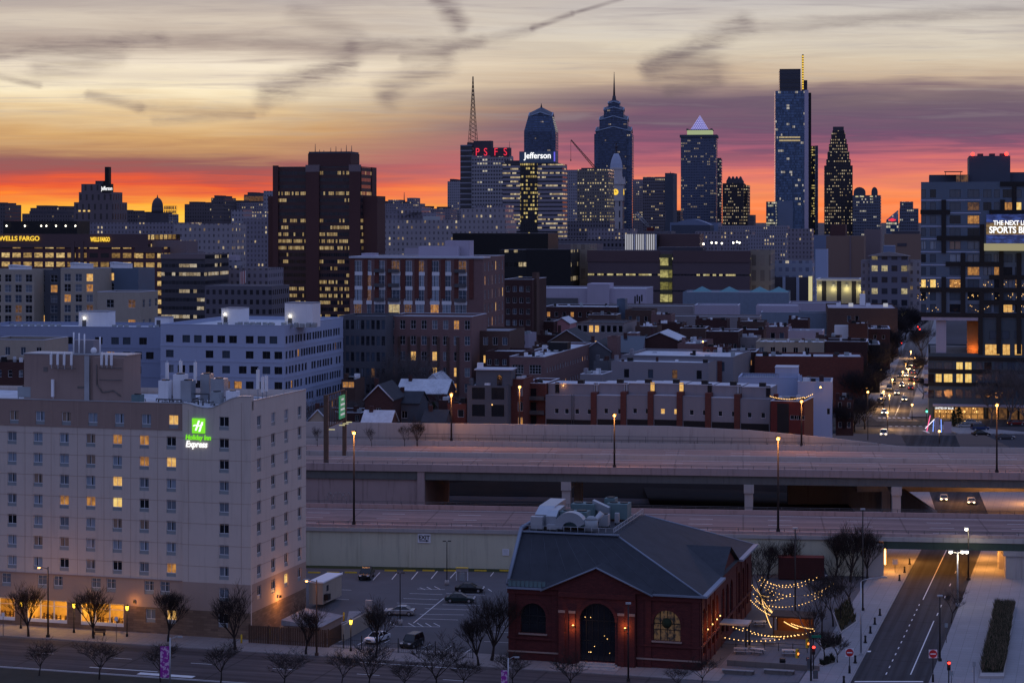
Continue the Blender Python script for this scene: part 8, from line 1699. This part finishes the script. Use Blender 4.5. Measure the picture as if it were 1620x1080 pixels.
def bu(px):
    k = (px-CX)/F; s, c = math.sin(R(TB)), math.cos(R(TB)); return (k*YB-x0)/(c+k*s)
def bsh(py, u): return bz(py) + (py-HY)*u*math.sin(R(TB))/F
H0 = bz(558); D = 42; op = Openings(t, WB, D); pick = picker(77, [('glass_dark', 2), ('glass_blue', 8), ('pane_dim', .4), ('pane_drape', 1)])
for py, h in ((580, 2.6), (598.5, 2.6), (623, 2.3)):
    for px, w in ((1473, 1.6), (1485, 1.7), (1500, 2.4), (1518, 1.8), (1532, 1.8), (1549, 1.8), (1563, 2.0), (1580, 2.2), (1600, 2.2), (1618, 2.2)):
        u = bu(px); st = 'pane_yellow' if (py == 598.5 and 1480 < px < 1540) or (py == 580 and px in (1518, 1532)) else pick(); op.add('f', u, bsh(py, u), w, h, st, 'black_metal', 1, 0)
walls(t, WB, D, H0, op, 'podium_panel', z0=0, par=.3); roofsheet(t, WB, D, H0-.3, 'sidewalk', name='terrace')
op.place()
for py in (570, 589.5, 610): b = MB(); b.box(-.1, WB, -.12, -.003, bz(py), bz(py)+1.1); b.build('black_band', 'black_plastic', t)
for i in range(5): MB().box(-1.2, -.01, D*.05+i*7.5, D*.05+i*7.5+4.5, bz(630)+i % 3*3.4, bz(630)+i % 3*3.4+1.0).build('balcony', 'mauve_white', t)
# upper volume
U0, U1 = bu(1457), WB; Z0, Z1 = bz(503), bz(288); op2 = Openings(t, WB, D); floors = [316.8, 337, 358, 378, 398.4, 419, 439.4, 459, 479, 498]
lit = {(1540, 1): 'pane_dim', (1537, 2): 'pane_amber', (1511, 4): 'pane_warm', (1461, 7): 'pane_yellow', (1476, 7): 'pane_yellow', (1540, 6): 'pane_amber', (1577, 6): 'pane_amber', (1515, 7): 'pane_amber', (1594, 9): 'pane_lit', (1590, 1): 'pane_amber', (1611, 1): 'pane_yellow', (1461, 4): 'pane_curtain_sky', (1476, 4): 'pane_curtain_sky', (1508, 5): 'pane_curtain_sky'}
cols = [(1461, 1.3), (1476, 1.6), (1511, 3.0), (1540, 3.2), (1562, 2.2), (1577, 1.5), (1594, 2.6), (1611, 1.7), (1628, 2.2)]; sparkle = MB(); rg = random.Random(12)
rects = []
for j, py in enumerate(floors):
    for px, w in cols:
        if 1553 < px and 2 <= j <= 4: continue
        u = bu(px); z = bsh(py-10.5, u)
        st = next((s for (a, b_), s in lit.items() if abs(a-px) < 6 and b_ == j), None) or pick(); op2.add('f', u, z, w, 2.3, st, 'black_metal', 1 if w > 2 else 0, 0)
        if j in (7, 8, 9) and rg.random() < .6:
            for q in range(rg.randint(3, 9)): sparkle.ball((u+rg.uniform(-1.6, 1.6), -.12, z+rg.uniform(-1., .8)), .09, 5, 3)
b = MB(); Pq = lambda u, z: (u, 0, z); b.wall(U1, Z1, op2.rects['f'], Pq, .15, h0=Z0, w0=U0)
b.face([(U0, 0, Z0), (U0, D, Z0), (U0, D, Z1), (U0, 0, Z1)]); b.face([(U0, D, Z0), (U1, D, Z0), (U1, D, Z1), (U0, D, Z1)]); b.face([(U1, 0, Z0), (U1, D, Z0), (U1, D, Z1), (U1, 0, Z1)]); b.face([(U0, 0, Z0), (U1, 0, Z0), (U1, D, Z0), (U0, D, Z0)]); b.face([(U0, 0, Z1), (U1, 0, Z1), (U1, D, Z1), (U0, D, Z1)])
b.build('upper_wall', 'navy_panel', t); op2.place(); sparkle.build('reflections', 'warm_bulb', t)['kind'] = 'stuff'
for py in floors[:7]: u = bu(1480); MB().box(U0-.05, bu(1552), -.08, -.003, bsh(py, u)-.16, bsh(py, u)+.16).build('slab_edge', 'blue_white', t)
bars = MB(); bw = .62
def hbar(px0, px1, py): u0, u1 = bu(px0), bu(px1); z = bsh(py, (u0+u1)/2); bars.box(u0, u1, -.42, -.1, z-bw, z+bw)
def vbar(px, py0, py1): u = bu(px); bars.box(u-bw, u+bw, -.5, -.1, bsh(py1, u), bsh(py0, u))
for q in ((1456, 1503, 335.5), (1482, 1556, 376.5), (1565, 1660, 335.5), (1496, 1580, 417.5), (1565, 1660, 438.5), (1455, 1660, 458.5), (1582, 1660, 291), (1550, 1660, 478.5), (1455, 1660, 498.5)): hbar(*q)
for q in ((1493, 316, 400), (1523.5, 400, 500), (1553.5, 355, 415), (1604.5, 291, 338), (1586, 316, 338), (1584, 397, 500), (1493, 438, 500), (1553, 458, 500), (1612, 400, 560), (1551, 500, 560), (1580, 500, 560)): vbar(*q)
bars.build('cross_beams', 'black_plastic', t); MB().box(U0+.1, bu(1552), -.3, -.11, Z0-.6, bz(499)).build('soffit_edge', 'mauve_white', t)
MB().box(bu(1481), bu(1497), .6, 3.2, H0, Z0).build('column', 'mauve_white', t); MB().box(bu(1530), bu(1549), 2.5, 3.0, H0-.2, Z0).build('orange_wall', 'orange_timber', t); lamp(t, (bu(1540), 1.2, H0+1.0), 240, AMB, .3)
MB().box(bu(1549), WB, .05, D, H0-.2, Z0).build('right_wall', 'podium_panel', t)
for px, w in ((1570, 4.0), (1592, 2.0), (1611, 2.0)): ob('window', win_mesh(w, 3.0, 'pane_lit', 'black_metal', 1)[1], t, (bu(px), -.04, bsh(553, bu(px))))
for px in (1571, 1591, 1611): ob('window', win_mesh(2.0, 2.3, 'glass_blue', 'black_metal', 0)[1], t, (bu(px), -.04, bsh(530, bu(px))))
MB().box(bu(1470), bu(1534), 6, 30, Z1, bz(276)).build('roof_house', 'far_slate', t); MB().box(bu(1534), bu(1600), 7, 30, Z1+.1, bz(246)).build('roof_block', 'far_slate', t); MB().box(bu(1600), WB, 9, 30, Z1+.1, bz(272)).build('roof_house', 'far_slate', t)
for px in (1548, 1567, 1584): MB().box(bu(px), bu(px+9), 9, 14, bz(246)+.1, bz(242)).build('roof_unit', 'far_dark', t)
for px in (1540, 1594): l = MB().ball((bu(px), 8, bz(243)), .5, 8, 5).build('beacon', 'red_glow', t); lamp(l, (bu(px), 6.5, bz(242)), 60, (1, .04, .02), .3)
b = MB()
for px in (1496, 1520): b.tube((bu(px), 3, Z1), (bu(px), 3, bz(272)), .12, n=4); 
b.box(bu(1494), bu(1523), 1.5, 6, bz(272), bz(271)); b.build('pergola', 'far_dark', t); MB().box(bu(1513), bu(1532), 3, 4, Z1+.1, bz(277)).build('lit_screen', 'pane_dim', t)
# billboard
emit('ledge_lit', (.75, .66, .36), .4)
bb = thing('billboard', 'large lit blue and gold billboard fixed to the black framed building', 'billboard', along((x0, YB), TB, bu(1560), -1.6, ZB), -R(TB)); z0_, z1_ = bsh(385, bu(1590)), bsh(339, bu(1590))
m, tt_, b_, k_ = newmat('billboard_print'); tc_ = tt_.nodes.new('ShaderNodeTexCoord').outputs['Object']; x_, y_, z_ = k_.sep(tc_); f_ = k_.div(k_.sub(z_, z0_), z1_-z0_)
n_ = k_.noise(k_.xyz(k_.mul(x_, .35), 0., k_.mul(z_, .9)), 1.2, 4, .6); mid_ = k_.mul(k_.smooth(f_, .27, .33), k_.smooth(f_, .74, .68)); blue_ = k_.mix(k_.smooth(n_, .4, .7), (.010, .018, .10), (.05, .10, .42)); gold_ = k_.mix(k_.smooth(n_, .35, .65), (.10, .06, .02), (.42, .26, .08))
tt_.links.new(k_.mix(mid_, blue_, gold_), b_.inputs['Emission Color']); b_.inputs['Emission Strength'].default_value = .62; b_.inputs['Base Color'].default_value = (.05, .05, .06, 1); m.cycles.emission_sampling = 'NONE'
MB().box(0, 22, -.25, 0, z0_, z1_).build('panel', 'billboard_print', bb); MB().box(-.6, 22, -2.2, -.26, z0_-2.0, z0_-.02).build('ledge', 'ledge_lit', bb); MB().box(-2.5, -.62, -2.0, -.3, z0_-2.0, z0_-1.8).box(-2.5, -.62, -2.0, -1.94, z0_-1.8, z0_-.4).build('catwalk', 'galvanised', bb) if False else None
text('lettering', 'THE NEXT LEVEL', 1.75, 'sign_white', bb, (1.9, -.3, z0_+5.1), bold=.045, sx=.84); text('lettering', 'SPORTS BETTING', 2.5, 'sign_white', bb, (.8, -.3, z0_+2.9), bold=.07, sx=.84)
# street level shops
s = ob('shopfront', None, t, (bu(1478), -.35, bz(667))); w = bu(1556)-bu(1478); h = bz(643)-bz(667)
MB().box(0, w, -.05, .2, -.2, h).build('glow_pane', 'pane_amber', s); fb = MB()
for i in range(9): fb.box(w*i/8-.08, w*i/8+.08, -.12, -.051, -.2, h)
fb.box(0, w, -.13, -.051, h*.55, h*.55+.12); fb.build('frame', 'black_metal', s); MB().box(-.4, WB-bu(1478), -2.2, -.1, h+.35, h+.9).build('canopy', 'mauve_white', s); rg = random.Random(4)
for i in range(26): MB().ball((rg.uniform(.3, w-.3), -.2, rg.choice([h-.15, h-.3, h*.7, h*.4])), .10, 5, 3).build('lamp', 'warm_bulb', s)
text('shop_name', 'UNITED BY BLUE', .72, 'sign_white', s, (.2, -.6, h-.5), bold=.02, sx=.92); MB().box(0, 5.8, -.5, -.13, h-.62, h+.12).build('name_board', 'black_plastic', s)
for i in range(4): lamp(s, (w*(.12+.25*i), -1.6, h*.7), 160, (1, .55, .16), .3)
s2 = ob('shopfront', None, t, (bu(1562), -.35, bz(667))); MB().box(0, 14, -.05, .2, .5, h).build('glow_pane', 'pane_dim', s2); fb = MB()
for i in range(6): fb.box(i*2.8-.3, i*2.8+.3, -.12, -.051, -.2, h)
fb.build('frame', 'black_metal', s2)
# light sculpture, cafe tables, hedge
gx, gy, gz = G(1490, 690, 5.1); q = thing('light_sculpture', 'leaning neon light sculpture in red, white and blue on the street corner', 'sculpture', (gx, gy+8, gz)); 
for i, (a, c_, e, m_) in enumerate((((-2.2, 0, .5), (-1.3, 0, 4.6), 0, 'neon_pink'), ((-2.6, 0, 1.2), (-.2, 0, 3.6), 0, 'neon_white'), ((-.6, 0, .4), (-.4, 0, 3.2), 0, 'neon_blue'), ((1.6, 0, .2), (1.5, 0, 3.6), 0, 'neon_blue'))):
    MAT.get(m_) or emit(m_, {'neon_pink': (1, .12, .3), 'neon_white': (.9, .85, 1), 'neon_blue': (.2, .35, 1)}[m_], 1.3); MB().tube(a, c_, .12, n=6).build('neon_tube', m_, q)
MB().box(.0, 1.0, -.2, .2, 0, 4).box(2.2, 4.2, -.1, .1, 0, 3).build('panel', 'mauve_white', q)
SED = {}
def copycar(kind, paint, lights, label, loc, rz, group):
    key = (kind, paint, lights)
    if key not in SED: SED[key] = car(kind, paint, label, loc, rz, group, lights); return SED[key]
    return copytree(SED[key], loc, rz, label)
g2 = 'cars on the far street'; ang = math.atan2(1, .215)
names = iter(('white headlit car stopped first at the crossing', 'second headlit car waiting behind the crossing', 'pale car parked at the near left kerb of the far street', 'dark car parked second on the left of the far street', 'pale suv parked third on the left of the far street', 'dark suv parked fourth on the left of the far street', 'silver car driving in the middle of the far street', 'headlit car beside the silver car in the far street', 'headlit car two lengths behind the silver car', 'dark car on the right lane of the far street', 'second dark car up the right lane of the far street', 'car with red tail lights far up the right lane', 'far headlit car under the amber street lamp', 'farthest headlit car before the street trees', 'small dark car parked far up the left kerb', 'small pale car parked far up the right kerb', 'last car with tail lights far up the street', 'headlit car passing the street corner trees'))
for px, py, kind, paint, rev in ((1398, 690, 'suv', 'paint_white', 1), (1399, 655, 'sedan', 'paint_white', 1), (1396, 632, 'suv', 'paint_white', 1), (1392, 640, 'suv', 'paint_black', 1), (1407, 617, 'suv', 'paint_silver', 1), (1413, 607, 'suv', 'paint_black', 1), (1419, 624, 'sedan', 'paint_silver', 1), (1431, 634, 'sedan', 'paint_silver', 1), (1427, 612, 'sedan', 'paint_grey', 1), (1441, 616, 'sedan', 'paint_black', 0), (1442, 603, 'suv', 'paint_black', 0), (1445, 592, 'sedan', 'paint_grey', 0), (1434, 596, 'sedan', 'paint_white', 1), (1437, 586, 'suv', 'paint_grey', 1), (1424, 597, 'suv', 'paint_blue', 1), (1449, 604, 'suv', 'paint_silver', 0), (1449, 583, 'sedan', 'paint_red', 0), (1441, 580, 'sedan', 'paint_white', 1)):
    Y = Yg(py, 5.5); z = terr(Y)+.05; Y = Yg(py, z); copycar(kind, paint, py not in (632, 640, 617, 607, 597), next(names), (Xat(px, Y), Y, z), ang+(math.pi if rev else 0), g2)
g3 = 'cars parked at the corner'
for px, py, paint, lab in ((1538, 671, 'paint_silver', 'silver car parked in front of the glowing shops'), (1550, 680, 'paint_blue', 'blue car parked nearest the dark hedge at the corner'), (1527, 676, 'paint_silver', 'pale car with a bright roof parked beside the sculpture'), (1552, 688, 'paint_black', 'black car parked at the lower edge of the corner lot'), (1590, 692, 'paint_grey', 'grey car under the large bare tree'), (1607, 672, 'paint_red', 'red car parked at the right edge by the shops')):
    Y = Yg(py, 5.2); copycar('suv' if px == 1550 else 'sedan', paint, False, lab, (Xat(px, Y), Y, terr(Y)+.05), .1, g3)
# far street lamps and signals; lamps labelled added only warm the road
for px, py, base, lab in ((1433, 575, 596, 'far amber street lamp above the distant cars'), (1437, 584, 600, 'second far amber street lamp right of the first'), (1398, 619, 645, 'amber street lamp over the parked cars on the left kerb'), (1443, 640, 662, 'low amber lamp at the right pavement of the far street'), (1371, 614, 640, 'amber lamp beside the dark street trees'), (1407, 625, 648, 'bright amber lamp among the left kerb cars'), (1486, 682, 694, 'small lamp on the corner pavement'), (1373, 620, 690, 'amber lamp left of the crossing near the lit house'), (1394, 585, 612, 'dim amber lamp in the street trees'), (1360, 640, 668, 'small amber lamp at the foot of the corner house'), (1412, 600, 622, 'added amber lamp above the parked cars farther up the left kerb'), (1446, 606, 626, 'added amber lamp on the right kerb beside the building'), (1428, 588, 606, 'added amber lamp in the middle distance of the far street'), (1447, 566, 582, 'small added amber lamp near the far street end'), (1441, 556, 570, 'faint added amber lamp at the street vanishing point'), (1404, 652, 676, 'added amber lamp over the first waiting cars')):
    Y = Yg(base, 5.6); h = Zat(py, Y)-terr(Y); q = thing('street_lamp', lab, 'lamp post', (Xat(px, Y), Y, terr(Y)), 0, 'far street lamps'); MB().tube((0, 0, 0), (0, 0, h), .1, .07, 6).build('pole', 'dark_pole', q); MB().ball((0, 0, h), .28, 8, 5).build('lens', 'amber_glow', q); lamp(q, (0, -.5, h-.4), 150 if px in (1360, 1371, 1373, 1486) else 450 if px in (1443, 1446) else 2200, (1, .58, .22), .2)
for px, py, Y, st, lab in ((1466, 648.5, 552, 2, 'traffic light glowing green at the far corner'), (1339, 644, 545, 2, 'traffic light glowing green near the red corner house'), (1455, 522, 900, 0, 'tiny red traffic light far up the street'), (1426, 544, 820, 0, 'tiny red traffic light above the street trees'), (1452, 518, 940, 0, 'second tiny red traffic light far up the street')):
    q = thing('traffic_light', lab, 'traffic light', SP(px, py, Y), 0, 'far traffic lights'); MB().box(-.2, .2, -.1, .2, -.6, .6).tube((0, .25, -7), (0, .25, .6), .08).build('housing', 'black_plastic', q); MB().ball((0, -.15, .35 if st == 0 else -.35), .3, 8, 5).build('lens', 'red_glow' if st == 0 else 'green_glow', q)
    if st == 2: lamp(q, (0, -.7, -.3), 40, (.1, 1, .5), .2)
# street trees and the big trees
gt_ = 'dark trees along the far street'; rg = random.Random(3)
for i, (px, Y, h, lab) in enumerate(((1336, 520, .62, 'bare tree just above the sound wall end'), (1352, 528, .72, 'wide bare tree left of the crossing'), (1368, 535, .7, 'bare tree beside the crossing'), (1362, 575, .9, 'tall dark tree behind the lit corner house'), (1350, 590, 1.0, 'tall dark tree in front of the red brick wall'), (1372, 610, 1.0, 'dark tree beside the second amber lamp'), (1384, 640, 1.0, 'dark tree over the parked cars'), (1378, 680, 1.1, 'dark tree before the brown warehouse side'), (1395, 690, 1.0, 'dark tree left of the far amber lamp'), (1400, 740, 1.1, 'dark tree beside the warehouse end'), (1412, 770, 1.0, 'dark tree in the middle of the far street side'), (1420, 830, 1.1, 'dark tree at the bend of the far street'), (1432, 900, 1.2, 'dark tree at the far street end'), (1446, 900, 1.1, 'dark tree closing the far street'), (1459, 800, .8, 'dark tree by the left side of the black framed building'), (1452, 690, .7, 'dark slim tree at the right kerb of the far street'), (1460, 620, .55, 'small bare tree on the right pavement by the building'))):
    tree('tall', lab, (Xat(px, Y), Y, terr(Y)), h, gt_)
for px, Y, h, lab in ((1596, 548, 1.15, 'large pale bare tree in front of the shops at the right'), (1568, 552, .9, 'bare tree left of the large pale tree'), (1622, 545, 1.0, 'bare tree cut by the right edge'), (636, 553, 1.45, 'large pale bare tree before the mauve brick block'), (612, 555, 1.2, 'bare tree left of the large pale tree by the slate block'), (668, 552, 1.0, 'bare tree right of the large pale tree by the mauve block'), (720, 520, .8, 'bare tree before the dark brick building'), (772, 540, .7, 'bare tree behind the dark modern house'), (480, 500, .8, 'bare tree at the long side of the pale block'), (385, 420, 1.0, 'bare tree behind the hotel roof units'), (400, 424, .9, 'dark tree right of the hotel roof units'), (700, 530, .7, 'bare tree behind the evergreen'), (1000, 552, .5, 'bare tree between the townhouse rows'), (1255, 548, .55, 'bare tree behind the white building'), (870, 620, .6, 'bare tree behind the long pink factory end'), (935, 575, .5, 'bare tree below the broad grey gable'), (1085, 640, .6, 'bare tree right of the stepped gable house'), (1145, 575, .5, 'bare tree left of the large red brick building'), (1230, 700, .7, 'bare tree among the silver roofs'), (1180, 660, .6, 'bare tree left of the cream row'), (1296, 690, .7, 'bare tree before the brown warehouse'), (820, 680, .7, 'bare tree at the foot of the tall dark brick block'), (905, 690, .55, 'bare tree in front of the grey stone row'), (590, 540, .8, 'bare tree before the slate blue apartments'), (555, 520, .7, 'bare tree behind the gabled houses'), (1330, 640, .8, 'bare tree left of the street side trees')):
    tree('pale', lab, (Xat(px, Y), Y, terr(Y)), h, 'large bare trees between the houses')
def evergreen(label, px, Y, h, w, seed):
    rg = random.Random(seed); q = thing('evergreen_tree', label, 'tree', (Xat(px, Y), Y, terr(Y)), 0, 'evergreens'); MB().tube((0, 0, 0), (0, 0, h*.9), .25, .05, 6).build('trunk', 'bark', q); b = MB()
    for i in range(int(900*w/4)):
        f = rg.random()**.8; z = h*(.12+.88*f); r = w*(1-f)**.8*(.35+.65*rg.random())*(.8+.3*math.sin(i)); a = rg.uniform(0, 6.283); c = Vector((r*math.cos(a), r*math.sin(a), z-r*.25)); sz = rg.uniform(.25, .6)
        d = Vector((math.cos(a), math.sin(a), rg.uniform(-.6, .2)))*sz; n = Vector((-math.sin(a), math.cos(a), rg.uniform(-.5, .5)))*sz*.5; b.face([c-n, c+d, c+n, c-d*.4])
    b.build('crown', 'evergreen', q)
evergreen('big dark evergreen left of the brick houses', 686, 490, 12.5, 4.2, 1); evergreen('second dark evergreen merging with the big one', 672, 494, 9.5, 3.4, 2); evergreen('dark evergreen behind the hotel roof right end', 455, 430, 14, 4.5, 3); evergreen('dark evergreen right of the one behind the hotel', 476, 436, 12, 4, 4); evergreen('small dark conifer on the corner pavement', 1509, 540, 4.5, 1.8, 5); evergreen('dark conifer beside the parked corner cars', 1517, 544, 5, 2.2, 6)
# cars in the underpass
for x, y, lab in ((96.5, 452, 'headlit car in the amber underpass, nearer the centre line'), (101.5, 447, 'second headlit car in the amber underpass')):
    copycar('sedan', 'paint_silver', True, lab, (x, y, -2.45), ang+math.pi, 'cars in the underpass')
